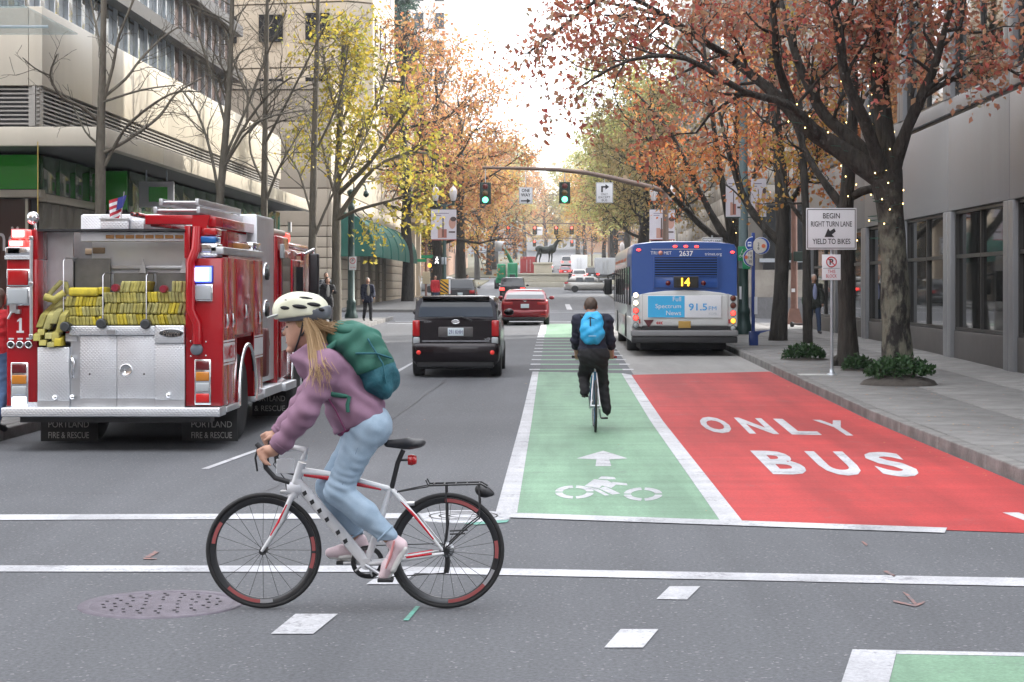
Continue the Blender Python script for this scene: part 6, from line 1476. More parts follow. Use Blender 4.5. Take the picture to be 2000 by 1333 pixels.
fg = thing('flag', 'small American flag standing on the fire engine roof', 'flag', (FX+fp(180, 0)[0]*1.04, FD+1.2, 2.72))
MB().tube([(.06, 0, 0), (.10, 0, .34)], .006, 5).build('pole', STEEL, fg)
def cloth(a, b): return (.095*b+.06-.22*a*(.5+.5*b)-.02, .02*math.sin(6*a), .02+.28*b-.07*a)
for i in range(7):
    mb = MB(); m = mat('flag_red', (.45,.03,.05), .7) if i % 2 == 0 else SIGN_W
    for a0, a1 in zip(np.linspace(0, 1, 6)[:-1], np.linspace(0, 1, 6)[1:]):
        mb.add([cloth(a0, i/7), cloth(a1, i/7), cloth(a1, (i+1)/7), cloth(a0, (i+1)/7)], [(0, 1, 2, 3)])
    mb.build('stripe', m, fg, fixn=False)
mb = MB(); mb.add([tuple(np.array(cloth(a, b))+np.array((0, -.006, 0))) for a, b in ((0, .45), (.5, .45), (.5, 1), (0, 1))], [(0, 1, 2, 3)]); cn = mb.build('canton', mat('flag_blue', (.02,.03,.2), .7), fg, fixn=False)
sm = MB().lathe([(.006, 0), (.001, -.001)], axis='y', n=5).mesh('star', SIGN_W)
for i in range(4):
    for j in range(4): p = cloth(.07+.11*i, .52+.12*j); link('star', sm, cn, (p[0], p[1]-.009, p[2]))
# ================================================================== street furniture
LGREEN = mat('lamp_post_green', (.02,.05,.045), .45, .2, coat=.2); BROWNP = mat('brown_pole', (.155,.105,.082), .5, .2, var=.12, vscale=2); RUSTP = mat('rusty_pole', (.20,.105,.08), .6, .1, var=.2, vscale=3)
SIGH = mat('signal_housing', (.012,.03,.022), .5); GLOBE = mat('lamp_globe', (.62,.58,.58), .35, trans=.0)
GREEN_ON = mat('green_signal_lit', (.2,.9,.6), .3, emit=(.10,1,.5), estr=1.8); RED_OFF = mat('red_signal_off', (.12,.02,.015), .3); AMB_OFF = mat('amber_signal_off', (.13,.07,.015), .3); RED_ON = mat('red_signal_lit', (1,.2,.15), .3, emit=(1,.05,.03), estr=2.2)
def signal_head(parent, x, y, z, lit, s=1.):
    h = B('signal_head', SIGH, parent, x-.29*s, x+.29*s, y, y+.25*s, z-.55*s, z+.55*s, .03*s)
    for i, (zz, m) in enumerate(((.34, RED_ON if lit == 'r' else RED_OFF), (0, AMB_OFF), (-.34, GREEN_ON if lit == 'g' else RED_OFF if lit != 'r' else AMB_OFF))):
        l_ = MB().lathe([(.15*s, y-.005), (.13*s, y-.05*s), (.001, y-.07*s)], o=(x, 0, z+zz*s), axis='y', n=16).build('lens', m, h)
        MB().tube([(x+.17*s*math.cos(a), y-.02, z+zz*s+.17*s*math.sin(a)) for a in np.linspace(-.3, PI+.3, 12)], .02*s, 5).tube([(x+.17*s*math.cos(a), y-.16*s, z+zz*s+.17*s*math.sin(a)) for a in np.linspace(-.2, PI+.2, 12)], .015*s, 5).build('visor', SIGH, h)
    return h
def sign_board(parent, x, y, z, w, h, m=SIGN_W, border=SIGN_K, r=.03, name='sign_board'):
    s = B(name, m, parent, x-w/2, x+w/2, y, y+.012, z-h/2, z+h/2, .006)
    if border:
        for x0, x1, z0, z1 in ((x-w/2+.02, x+w/2-.02, z+h/2-.035, z+h/2-.022), (x-w/2+.02, x+w/2-.02, z-h/2+.022, z-h/2+.035), (x-w/2+.02, x-w/2+.033, z-h/2+.036, z+h/2-.036), (x+w/2-.033, x+w/2-.02, z-h/2+.036, z+h/2-.036)): B('border', border, s, x0, x1, y-.004, y-.0005, z0, z1)
    return s
# ---- signal mast over the next junction
D = 94.7; k = F/D
def M(u, v): x, z = XZ(u, v, D); return x, z
px_, _ = M(1300, 0); gzm = gz(px_, D)
mast = thing('signal_mast', 'brown signal mast arm with two green lights and hanging signs over the junction', 'traffic light', (px_, D, gzm))
def ML(u, v, y=0): x, z = M(u, v); return (x-px_, y, z-gzm)
MB().tube([(0, 0, 0), (0, 0, ML(0, 365)[2])], [.19, .14], 14).lathe([(.35, 0), (.33, .25), (.2, .4)], n=14).build('pole', BROWNP, mast)
MB().tube([ML(u, v) for u, v in ((1300, 374), (1255, 362), (1200, 349), (1145, 338), (1090, 332), (1030, 329.5), (942, 328))], [.15, .14, .125, .115, .105, .09, .07], 10).build('mast_arm', BROWNP, mast)
for u, v in ((948, 378), (1103, 377)):
    x, _, z = ML(u, v); signal_head(mast, x, -.12, z, 'g'); MB().tube([(x, 0, z+.55), (x, 0, ML(u, 333 if u > 1000 else 328)[2])], .025, 6).build('hanger', GALV, mast)
x, _, z = ML(1027, 382.5); s = sign_board(mast, x, -.1, z, .70, .84); MB().tube([(x, -.05, z+.42), (x, 0, ML(1027, 330)[2])], .018, 6).build('hanger', GALV, mast)
text('lettering', 'ONE', SIGN_K, s, (x, -.108, z+.26), w=.42, h=.17, bold=.02); text('lettering', 'WAY', SIGN_K, s, (x, -.108, z+.03), w=.50, h=.17, bold=.02)
MB().prism([(x-.25, z-.24), (x+.06, z-.24), (x+.06, z-.16), (x+.26, z-.275), (x+.06, z-.39), (x+.06, z-.31), (x-.25, z-.31)], -.11, -.1005, 'y').build('arrow', SIGN_K, s)
x, _, z = ML(1180.5, 377); s = sign_board(mast, x, -.1, z, .88, 1.05)
MB().prism([(x-.17, z+.02), (x-.17, z+.34), (x+.05, z+.34), (x+.05, z+.44), (x+.24, z+.30), (x+.05, z+.16), (x+.05, z+.26), (x-.08, z+.26), (x-.08, z+.02)], -.11, -.1005, 'y').build('arrow', SIGN_K, s)
for q, (w_, tx) in enumerate(((.34, 'ONLY'), (.6, 'EXCEPT'), (.28, 'BUS'))): text('lettering', tx, SIGN_K, s, (x, -.108, z-.08-q*.155), w=w_, h=.11)
MB().tube([(x, -.05, z+.52), (x, 0, ML(1180, 346)[2])], .018, 6).build('hanger', GALV, mast)
# ---- twin lamps with banners
def banner(parent, x0, x1, z0, z1, y, faces):
    b = B('banner', mat('banner_cloth', (.60,.57,.62), .7, var=.06, vscale=2), parent, x0, x1, y, y+.012, z0, z1)
    w, h = x1-x0, z1-z0
    B('banner_art', mat('banner_red', (.36,.13,.10), .7), b, x0+w*.42, x0+w*.62, y-.004, y-.001, z0+h*.05, z0+h*.34); B('banner_art', mat('banner_brown', (.10,.07,.06), .7), b, x0+w*.45, x0+w*.50, y-.007, y-.0045, z0+h*.08, z0+h*.72)
    sk = mat('banner_skin', (.50,.28,.22), .7)
    MB().prism([(x0+w*(.84+.14*math.cos(a)), z0+h*(.55+.2*math.sin(a))) for a in np.linspace(0, 2*PI, 18, endpoint=False)], y-.004, y-.001, 'y').build('banner_art', sk, b)
    MB().prism([(x0+w*(.88+.12*math.cos(a)), z0+h*(.68+.08*math.sin(a))) for a in np.linspace(0, 2*PI, 14, endpoint=False)], y-.008, y-.0045, 'y').build('banner_art', mat('banner_hair', (.07,.045,.04), .7), b)
    B('banner_art', sk, b, x0+w*.27, x0+w*.42, y-.004, y-.001, z0+h*.04, z0+h*.38); B('banner_art', mat('banner_hair', (.07,.045,.04), .7), b, x0+w*.7, x0+w*.95, y-.008, y-.0045, z0+h*.22, z0+h*.27)
    for i in range(2): B('banner_line', mat('banner_ink', (.22,.2,.26), .7), b, x0+w*.16, x0+w*(.7-.3*i), y-.004, y-.001, z0+h*(.86-.07*i), z0+h*(.885-.07*i))
    return b
def twin_lamp(u, D, label, x_side):
    x, _ = XZ(u, 0, D); g_ = gz(x, D)+.14; t = thing('twin_street_lamp', label, 'street lamp', (x, D, g_), 0, 'twin-globe street lamps')
    Z = lambda v: XZ(0, v, D)[1]-g_
    MB().lathe([(.28, 0), (.28, .15), (.2, .3), (.17, .9), (.11, 1.0), (.095, Z(400))], n=14).build('post', LGREEN, t)
    MB().tube([(-.47, 0, Z(398)), (0, 0, Z(404)), (.47, 0, Z(398))], .045, 8).build('crossarm', LGREEN, t)
    for sx in (-1, 1):
        MB().lathe([(.09, Z(402)), (.07, Z(396)), (.12, Z(393))], o=(sx*.47, 0, 0), n=12).build('globe_holder', LGREEN, t)
        gl = MB().lathe([(.11, Z(392.5)), (.17, Z(386)), (.21, Z(376)), (.20, Z(374))], o=(sx*.47, 0, 0), n=16).build('lamp_globe', GLOBE, t); MB().lathe([(.21, Z(373.8)), (.20, Z(372.5)), (.14, Z(368)), (.03, Z(364)), (.015, Z(361))], o=(sx*.47, 0, 0), n=16).build('globe_cap', GLOBE, gl)
    banner(t, -.70, .64, Z(468), Z(410), -.16, None); MB().tube([(-.7, -.1, Z(409)), (.64, -.1, Z(409))], .02, 6).build('banner_rod', LGREEN, t); MB().tube([(-.7, -.1, Z(469)), (.64, -.1, Z(469))], .02, 6).build('banner_rod', SIGN_R, t)
    return t, Z
pavement('sidewalk', -6.8, -5.0, 96., 106., slabs=False, label='kerb extension under the left twin lamp')
tl, Zl = twin_lamp(868, 97.5, 'twin-globe street lamp with portrait banner left of the street', -1)
twin_lamp(1294, 97.6, 'twin-globe street lamp with portrait banner behind the mast pole', 1)
# walk signal and push-button box on the left lamp post
def at(t, u, D): return XZ(u, 0, D)[0]-t.location.x
x = at(tl, 853.5, 97.5); wb = B('walk_signal', PLAST_K, tl, x-.23, x+.23, -.12, .1, Zl(517), Zl(501), .02); zc = (Zl(517)+Zl(501))/2
WM = mat('walk_lit', (1,1,1), .4, emit=(1,.97,.92), estr=1.2)
wk = MB(); wk.lathe([(.032, -.125), (.001, -.13)], o=(x+.01, 0, zc+.155), axis='y', n=10)
for a, b_, r in (((.0, .11), (-.01, -.02), .032), ((-.01, -.02), (.06, -.09), .02), ((.06, -.09), (.07, -.17), .018), ((-.01, -.02), (-.05, -.1), .02), ((-.05, -.1), (-.10, -.16), .018), ((.0, .1), (.08, .03), .016), ((.0, .1), (-.07, .05), .016)): wk.cyl((x+a[0], -.128, zc+a[1]), (x+b_[0], -.128, zc+b_[1]), r, n=6)
wk.build('walking_man', WM, wb); B('signal_bracket', GALV, tl, x+.24, x+.5, -.1, .1, Zl(517), Zl(503), .02)
# street-name pole
D = 98.; x, _ = XZ(832, 0, D); g_ = gz(x, D)+.14; t = thing('street_name_pole', 'slim brown pole with two green street name signs and amber lamp', 'pole', (x, D, g_)); Z = lambda v: XZ(0, v, D)[1]-g_
MB().tube([(0, 0, 0), (0, 0, Z(478))], .06, 8).build('pole', RUSTP, t); B('name_sign', SIGN_G, t, -.25, .40, -.1, -.08, Z(505), Z(499)); B('name_sign', SIGN_G, t, -.45, .03, -.14, -.12, Z(512), Z(506.5)); B('box', mat('cream_box', (.5,.42,.28), .6), t, -.18, .22, -.1, .1, Z(555), Z(531), .02); MB().ell((.2, -.1, Z(519)), (.1, .06, .11), 10, 6).build('amber_lamp', mat('amber_on', (1,.5,.05), .4, emit=(1,.42,.03), estr=1.3), t)
# hazard marker
D = 91.; x, _ = XZ(868, 0, D); t = thing('hazard_marker', 'yellow and black striped hazard marker on a post before the left lamp', 'sign', (x, D, gz(x, D))); z0 = XZ(0, 575, D)[1]-gz(x, D); z1 = XZ(0, 546, D)[1]-gz(x, D)
MB().tube([(0, .04, 0), (0, .04, z1)], .03, 6).build('post', GALV, t); s = B('panel', mat('hazard_yellow', (.75,.42,.02), .45), t, -.2, .2, 0, .02, z0, z1)
for i in range(4):
    zz = z0+.08+i*(z1-z0-.05)/3.6; MB().prism([(-.2, min(z1, zz+.13)), (.2, min(z1, max(z0, zz-.16))), (.2, max(z0, zz-.25)), (-.2, max(z0, min(z1, zz+.04)))], -.005, -.0005, 'y').build('stripe', SIGN_K, s)
B('white_edge', SIGN_W, t, .215, .3, 0, .02, z0, z1)
# ---- tall green lamp post at the left corner
D = 74.5; x, _ = XZ(686, 0, D); g_ = gz(x, D)+.15; t = thing('green_lamp_post', 'tall fluted green lamp post with a no parking sign beside the yellow tree', 'street lamp', (x, D, g_)); Z = lambda v: XZ(0, v, D)[1]-g_
MB().lathe([(.27, 0), (.27, .12), (.21, .25), (.18, Z(595)), (.19, Z(594)), (.19, Z(588)), (.145, Z(586)), (.125, Z(410)), (.15, Z(408)), (.15, Z(402)), (.12, Z(400)), (.11, Z(384)), (.17, Z(378)), (.17, Z(374)), (.06, Z(370))], n=16).build('post', LGREEN, t)
MB().tube([(0, 0, Z(380)), (.3, 0, Z(360)), (.55, 0, Z(362)), (.6, 0, Z(372))], .04, 8).build('lamp_arm', LGREEN, t); MB().lathe([(.02, Z(372)), (.1, Z(375)), (.12, Z(382)), (.03, Z(386))], o=(.6, 0, 0), n=12).build('lamp_head', LGREEN, t)
s = sign_board(t, .08, -.2, Z(515), .30, .54, border=None); MB().tube([(.08+.11*math.cos(a), -.207, Z(510)+.11*math.sin(a)) for a in np.linspace(0, 2*PI, 20, endpoint=False)], .014, 5, closed=True).build('prohibition_ring', SIGN_R, s); text('lettering', 'P', SIGN_K, s, (.08, -.208, Z(510)), h=.12); text('lettering', 'ANY TIME', SIGN_R, s, (.08, -.208, Z(523)), w=.2, h=.05)
MB().tube([(.127*math.cos(a), .127*math.sin(a), Z(580)) for a in np.linspace(0, 2*PI, 12, endpoint=False)], .02, 5, closed=True).build('collar', mat('bronze_collar', (.25,.14,.05), .4, .6), t)
# ---- turn-lane sign
x, d = G(1625, 733, .15); g_ = gz(x, d)+.15; t = thing('turn_lane_sign', 'white begin right turn lane sign on a steel post with a no parking plate', 'sign', (x, d, g_)); Z = lambda v: XZ(0, v, d)[1]-g_; X = lambda u: XZ(u, 0, d)[0]-x
MB().tube([(0, .04, 0), (0, .04, Z(407))], .03, 12).lathe([(.11, 0), (.10, .02), (.045, .04), (.04, .12)], o=(0, .04, 0), n=12).build('post', GALV, t)
cx_, cz_ = X(1623.5), Z(447.5); s = sign_board(t, cx_, -.02, cz_, .945, .78)
for tx, v, w_ in (('BEGIN', 422, 33), ('RIGHT TURN LANE', 438, 80), ('YIELD TO BIKES', 472, 74)): text('lettering', tx, SIGN_K, s, (cx_, -.027, Z(v)), w=w_*d/F, h=10.5*d/F, bold=.008)
A = [(1610, 463.5), (1617, 446.5), (1620.5, 452), (1629, 446.5), (1632, 452.5), (1624.5, 458.5), (1629, 463.5)]
MB().prism([(X(u), Z(v)) for u, v in A], -.03, -.0205, 'y').build('arrow', SIGN_K, s)
cx_ = X(1623.5); s = sign_board(t, cx_, -.02, Z(522.5), .35, .48, border=None, name='no_parking_plate'); MB().tube([(cx_+.092*math.cos(a), -.026, Z(512)+.092*math.sin(a)) for a in np.linspace(0, 2*PI, 24, endpoint=False)], .011, 5, closed=True).tube([(cx_-.065, -.03, Z(512)+.065), (cx_+.065, -.03, Z(512)-.065)], .010, 5).build('prohibition_ring', SIGN_R, s); text('lettering', 'P', SIGN_K, s, (cx_, -.027, Z(512)), h=.11, bold=.03); B('divider', SIGN_K, s, cx_-.155, cx_+.155, -.025, -.0205, Z(524.5)-.003, Z(524.5)+.003)
for tx, v, w_ in (('THIS', 530.5, 15), ('BLOCK', 539.5, 21)): text('lettering', tx, SIGN_R, s, (cx_, -.027, Z(v)), w=w_*d/F, h=6.5*d/F)
B('utility_lid', mat('pale_lid', (.45,.45,.43), .6), t, -.62, -.1, -.25, .25, .003, .012)
# ---- bus stop
x, d = G(1471, 675, .15); g_ = gz(x, d)+.15; t = thing('bus_stop', 'blue bus stop pole with round route signs and small seat beside the bus', 'bus stop', (x, d, g_)); Z = lambda v: XZ(0, v, d)[1]-g_; X = lambda u: XZ(u, 0, d)[0]-x
BP = mat('stop_blue', (.012,.045,.22), .4, coat=.3); CR = mat('stop_cream', (.55,.52,.47), .5)
B('pole', BP, t, -.045, .045, -.03, .03, 0, Z(455), .01); B('pole_foot', BP, t, X(1463), X(1480), -.1, .1, 0, Z(648), .01); MB().prism([(X(1466), Z(648)), (X(1505), Z(645)), (X(1484), Z(651)), (X(1480), Z(655))], -.12, .2, 'y').build('seat', BP, t); B('timetable', SIGN_W, t, X(1473), X(1479), -.05, -.031, Z(614), Z(580))
def disc(u, v, ru, m, a0, a1, y, nm, r_=None): rr = ru*d/F; return MB().prism([(X(u)+rr*math.cos(a), Z(v)+rr*math.sin(a)) for a in np.linspace(a0, a1, 18, endpoint=False if a1-a0 > 6 else True)], y, y+.012, 'y').build(nm, m, t)
disc(1470, 477.5, 15, SIGN_W, PI/2, 1.5*PI, -.05, 'sign_rim'); h_ = disc(1470, 477.5, 13.7, SIGN_B, PI/2, 1.5*PI, -.06, 'bus_sign'); B('bus_icon', SIGN_W, t, X(1460), X(1467), -.067, -.0605, Z(482), Z(473), .004); B('bus_icon_window', SIGN_B, t, X(1461), X(1466), -.07, -.0675, Z(478), Z(475))
disc(1486.5, 480.5, 17, SIGN_W, 0, 2*PI, -.02, 'route_disc'); disc(1486.5, 480.5, 16, SIGN_B, 0, 2*PI, -.03, 'route_disc_band'); disc(1483.5, 480.5, 14.5, CR, 0, 2*PI, -.04, 'route_disc_face'); disc(1491, 481, 4, mat('route_orange', (.6,.15,.06), .5), 0, 2*PI, -.05, 'route_dot')
for q, tx in enumerate(('2', '6')): text('route_text', tx, SIGN_K, t, (X(1481), -.052, Z(477.5+q*7.5)), h=.08)
disc(1468.5, 504, 18, SIGN_W, PI/2, 1.5*PI, -.075, 'route_disc'); disc(1468.5, 504, 17, SIGN_B, PI/2, 1.5*PI, -.085, 'route_disc_band'); disc(1469.8, 504, 15.4, CR, PI/2, 1.5*PI, -.095, 'route_disc_face'); disc(1456.5, 503, 3.5, mat('route_orange', (.6,.15,.06), .5), 0, 2*PI, -.105, 'route_dot')
for q, tx in enumerate(('10', '14', '30')): text('route_text', tx, SIGN_K, t, (X(1464.5), -.108, Z(495+q*8)), w=.085, h=.075)
# ---- green post behind the bus stop, with cycle sign and banner
D = 56.; x, _ = XZ(1452, 0, D); g_ = gz(x, D)+.15; t = thing('banner_lamp_post', 'green lamp post with cycle route sign and pink banner behind the bus stop', 'street lamp', (x, D, g_)); Z = lambda v: XZ(0, v, D)[1]-g_; X = lambda u: XZ(u, 0, D)[0]-x
MB().lathe([(.30, 0), (.30, .2), (.22, .35), (.19, Z(615)), (.21, Z(612)), (.2, Z(604)), (.16, Z(600)), (.15, Z(525))], n=16).build('post_base', LGREEN, t); MB().lathe([(.15, Z(524.5)), (.135, Z(380)), (.11, Z(150))], n=16).build('post', mat('teal_grey_post', (.14,.20,.21), .5), t)
s = B('cycle_sign', SIGN_G, t, X(1440), X(1472), -.2, -.18, Z(510), Z(482), .01); B('cycle_sign', SIGN_G, t, X(1449), X(1464), -.2, -.18, Z(526), Z(511), .01)
for cu in (1444.5, 1450.5): MB().tube([(X(cu)+.035*math.cos(a), -.205, Z(501)+.035*math.sin(a)) for a in np.linspace(0, 2*PI, 12, endpoint=False)], .007, 4, closed=True).build('cycle_wheel', SIGN_W, s)
MB().tube([(X(1444.5), -.205, Z(501)), (X(1446.5), -.205, Z(494)), (X(1450), -.205, Z(494)), (X(1450.5), -.205, Z(501))], .007, 4).tube([(X(1446.5), -.205, Z(494)), (X(1450), -.205, Z(487))], .012, 4).build('cycle_rider', SIGN_W, s)
banner(t, X(1417), X(1449), Z(424), Z(350), -.1, None); banner(t, X(1466), X(1496), Z(424), Z(350), -.1, None); MB().tube([(X(1417), -.05, Z(425)), (X(1496), -.05, Z(425))], .02, 6).build('banner_rod', LGREEN, t); B('sticker', SIGN_W, t, X(1443), X(1447), -.21, -.16, Z(585), Z(560))
# ---- rusty mast pole at the right corner
D = 72.; x, _ = XZ(1551, 0, D); g_ = gz(x, D)+.15; t = thing('corner_signal_pole', 'rust-brown signal pole on a flared base behind the flared maple', 'pole', (x, D, g_)); Z = lambda v: XZ(0, v, D)[1]-g_
MB().hexa([(-.32, -.32, 0), (.32, -.32, 0), (.32, .32, 0), (-.32, .32, 0), (-.17, -.17, Z(603)), (.17, -.17, Z(603)), (.17, .17, Z(603)), (-.17, .17, Z(603))]).build('pedestal', RUSTP, t); MB().tube([(0, 0, Z(603)), (0, 0, Z(380))], [.14, .11], 12).build('pole', RUSTP, t); B('signal_box', SIGH, t, -.05, .32, -.35, -.1, Z(511), Z(492), .02); B('signal_box', SIGH, t, -.38, -.12, -.2, .05, Z(509), Z(494), .02); B('push_button_plate', SIGN_W, t, -.12, .02, -.16, -.14, Z(571), Z(564))
# ---- right lane plate behind the bus
D = 60.; x, _ = XZ(1391, 0, D); g_ = gz(x, D)+.15; t = thing('right_lane_sign', 'white right lane sign showing just above the bus roof', 'sign', (x, D, g_)); z = XZ(0, 472, D)[1]-g_
MB().tube([(0, .04, 0), (0, .04, z+.2)], .03, 8).build('post', GALV, t); s = sign_board(t, 0, 0, z-.15, .66, .55, border=SIGN_K); text('lettering', 'RIGHT LANE', SIGN_K, s, (0, -.007, z+.0), w=.56, h=.10); text('lettering', 'MUST', SIGN_K, s, (0, -.007, z-.15), w=.3, h=.10); text('lettering', 'TURN RIGHT', SIGN_K, s, (0, -.007, z-.30), w=.52, h=.10)
# ---- scooters and yellow board by the walking man
D = 66.
def scooter(u, label, m):
    x, _ = XZ(u, 0, D); t = thing('kick_scooter', label, 'scooter', (x, D, gz(x, D)+.15), .5, 'parked kick scooters')
    MB().tube([(0, 0, .12), (0, .05, 1.0)], .025, 8).build('steering_column', m, t); MB().tube([(-.2, .05, 1.0), (.2, .05, 1.0)], .016, 6).build('handlebar', PLAST_K, t); B('deck', PLAST_K, t, -.07, .07, .05, .75, .1, .15, .01); B('battery_panel', m, t, -.05, .05, -.05, .02, .2, .5, .01)
    for y in (-.03, .8): MB().lathe([(.04, -.03), (.1, -.025), (.1, .025), (.04, .03)], o=(0, y, .1), axis='x', n=14).build('wheel', BLACK, t)
scooter(1573, 'white kick scooter parked left of the walking man', SIGN_W); scooter(1601, 'green and white kick scooter parked right of the walking man', mat('scooter_green', (.25,.55,.2), .4))
x, _ = XZ(1613, 0, D); t = thing('sandwich_board', 'narrow yellow sandwich board standing by the building corner', 'sign', (x, D, gz(x, D)+.15)); YB = mat('board_yellow', (.65,.55,.08), .5)
for s_ in (-1, 1): MB().hexa([(-.12, s_*.25-.01, 0), (.12, s_*.25-.01, 0), (.12, s_*.25+.01, 0), (-.12, s_*.25+.01, 0), (-.12, s_*.02-.01, .95), (.12, s_*.02-.01, .95), (.12, s_*.02+.01, .95), (-.12, s_*.02+.01, .95)]).build('board', YB, t)
# ---- elk statue on its fountain
D = 205.; g_ = gz(0, D); ex = XZ(1059, 0, D)[0]; PST = mat('fountain_granite', (.46,.43,.36), .75, var=.12, vscale=.8)
t = thing('elk_fountain', 'granite fountain plinth and basin under the bronze elk', 'fountain', (ex, D, g_)); Z = lambda v: XZ(0, v, D)[1]-g_; X = lambda u: XZ(u, 0, D)[0]-ex
B('basin_step', PST, t, X(1008), X(1132), -3.2, 3.2, -.1, Z(551), .05); B('basin_wall', PST, t, X(1012), X(1112), -2.8, 2.8, Z(550.8), Z(538), .06); B('basin_rim', PST, t, X(1010), X(1114), -2.95, 2.95, Z(537.8), Z(534.5), .04); B('trough', PST, t, X(1095), X(1130), -2.9, -1.8, Z(550.5), Z(543), .04); B('plinth', PST, t, X(1043), X(1078), -1., 1., Z(534.4), Z(517), .05); B('plinth_cap', PST, t, X(1041), X(1080), -1.15, 1.15, Z(516.8), Z(513), .04)
BRZ = mat('dark_bronze_statue', (.035,.04,.035), .4, .7, var=.3, vscale=2)
e = thing('elk_statue', 'bronze elk statue standing on the granite fountain', 'statue', (ex, D, g_))
def EP(u, v, y=0): return (X(u), y, Z(v))
pr_ = [('e', EP(1066, 489), (.95, .36, .42), rmat(0, -.05, 0), .1), ('e', EP(1054, 487), (.5, .38, .42), None, .1), ('e', EP(1078, 487), (.5, .36, .48), rmat(0, -.4, 0), .1), ('c', EP(1082, 484), EP(1088, 472), .28, .19, .1), ('c', EP(1088, 472), EP(1094, 470), .15, .1, .05), ('c', EP(1094, 470), EP(1098, 471.5), .1, .06, .04),
      ('c', EP(1048, 487), EP(1045, 484), .08, .04, .05)]
for u0, u1, u2, y in ((1053, 1049, 1047, -.22), (1056, 1056, 1054, .22)): pr_ += [('c', EP(u0, 491, y), EP(u1, 500, y), .2, .11, .08), ('c', EP(u1, 500, y), EP(u2, 506, y), .11, .08, .04), ('c', EP(u2, 506, y), EP(u2-.5, 512.5, y), .075, .07, .03)]
for u0, u1, u2, y in ((1073, 1073, 1072, -.22), (1077, 1078, 1077, .22)): pr_ += [('c', EP(u0, 492, y), EP(u1, 502, y), .15, .09, .08), ('c', EP(u1, 502, y), EP(u2, 512.5, y), .085, .07, .03)]
sdf('body', pr_, .06, BRZ, e)
mb = MB()
for s_ in (-1, 1):
    mb.tube([EP(1090, 469, s_*.08), EP(1086, 464, s_*.3), EP(1086, 459, s_*.5), EP(1090, 454, s_*.6)], [.06, .055, .045, .025], 6); 
    for u0, v0, y0, u1, v1, y1 in ((1089, 466, .15, 1097, 463, .2), (1086.5, 463, .34, 1095, 459, .4), (1086, 459.5, .48, 1083, 453, .62)): mb.tube([EP(u0, v0, s_*y0), EP(u1, v1, s_*y1)], [.045, .02], 5)
mb.build('antlers', BRZ, e)
# ---- lights of the junction beyond
def far_mast(label, D, x_pole, xs, v, lit, arm=True, sgn=None):
    g_ = gz(0, D); t = thing('far_signal_mast', label, 'traffic light', (x_pole, D, g_), 0, 'far traffic lights'); z = XZ(0, v, D)[1]-g_
    MB().tube([(0, 0, 0), (0, 0, z+.9)], .13, 8).build('pole', BROWNP, t)
    MB().tube([(0, 0, z+.8), (xs[-1]-x_pole, 0, z+.9)], [.09, .06], 6).build('mast_arm', BROWNP, t)
    for x in xs: signal_head(t, x-x_pole, -.2, z-.1, lit)
    if sgn: s = sign_board(t, sgn-x_pole, -.1, z-.2, .9, 1.1, border=None); B('sign_mark', SIGN_K, s, sgn-x_pole-.3, sgn-x_pole+.3, -.105, -.1005, z-.1, z+.02)
far_mast('far mast with red lights left of the elk antlers', 250., 7.4, [2.4, .3, -2.6, -6.2], 449, 'r', sgn=-2.0)
far_mast('farther mast with red lights beyond the elk', 330., 6.8, [3.2, -3.5], 475, 'r')
D = 176.; t = thing('park_lamp_post', 'dark park lamp post on the kerb right of the statue', 'street lamp', (XZ(1170, 0, D)[0]+2.2, D, gz(0, D)+.1)); MB().lathe([(.3, 0), (.3, .3), (.14, .6), (.09, 1), (.08, 3.6), (.15, 3.7)], n=10).build('post', LGREEN, t); MB().lathe([(.12, 3.7), (.24, 4.0), (.2, 4.4), (.02, 4.6)], n=12).build('lamp_globe', GLOBE, t)
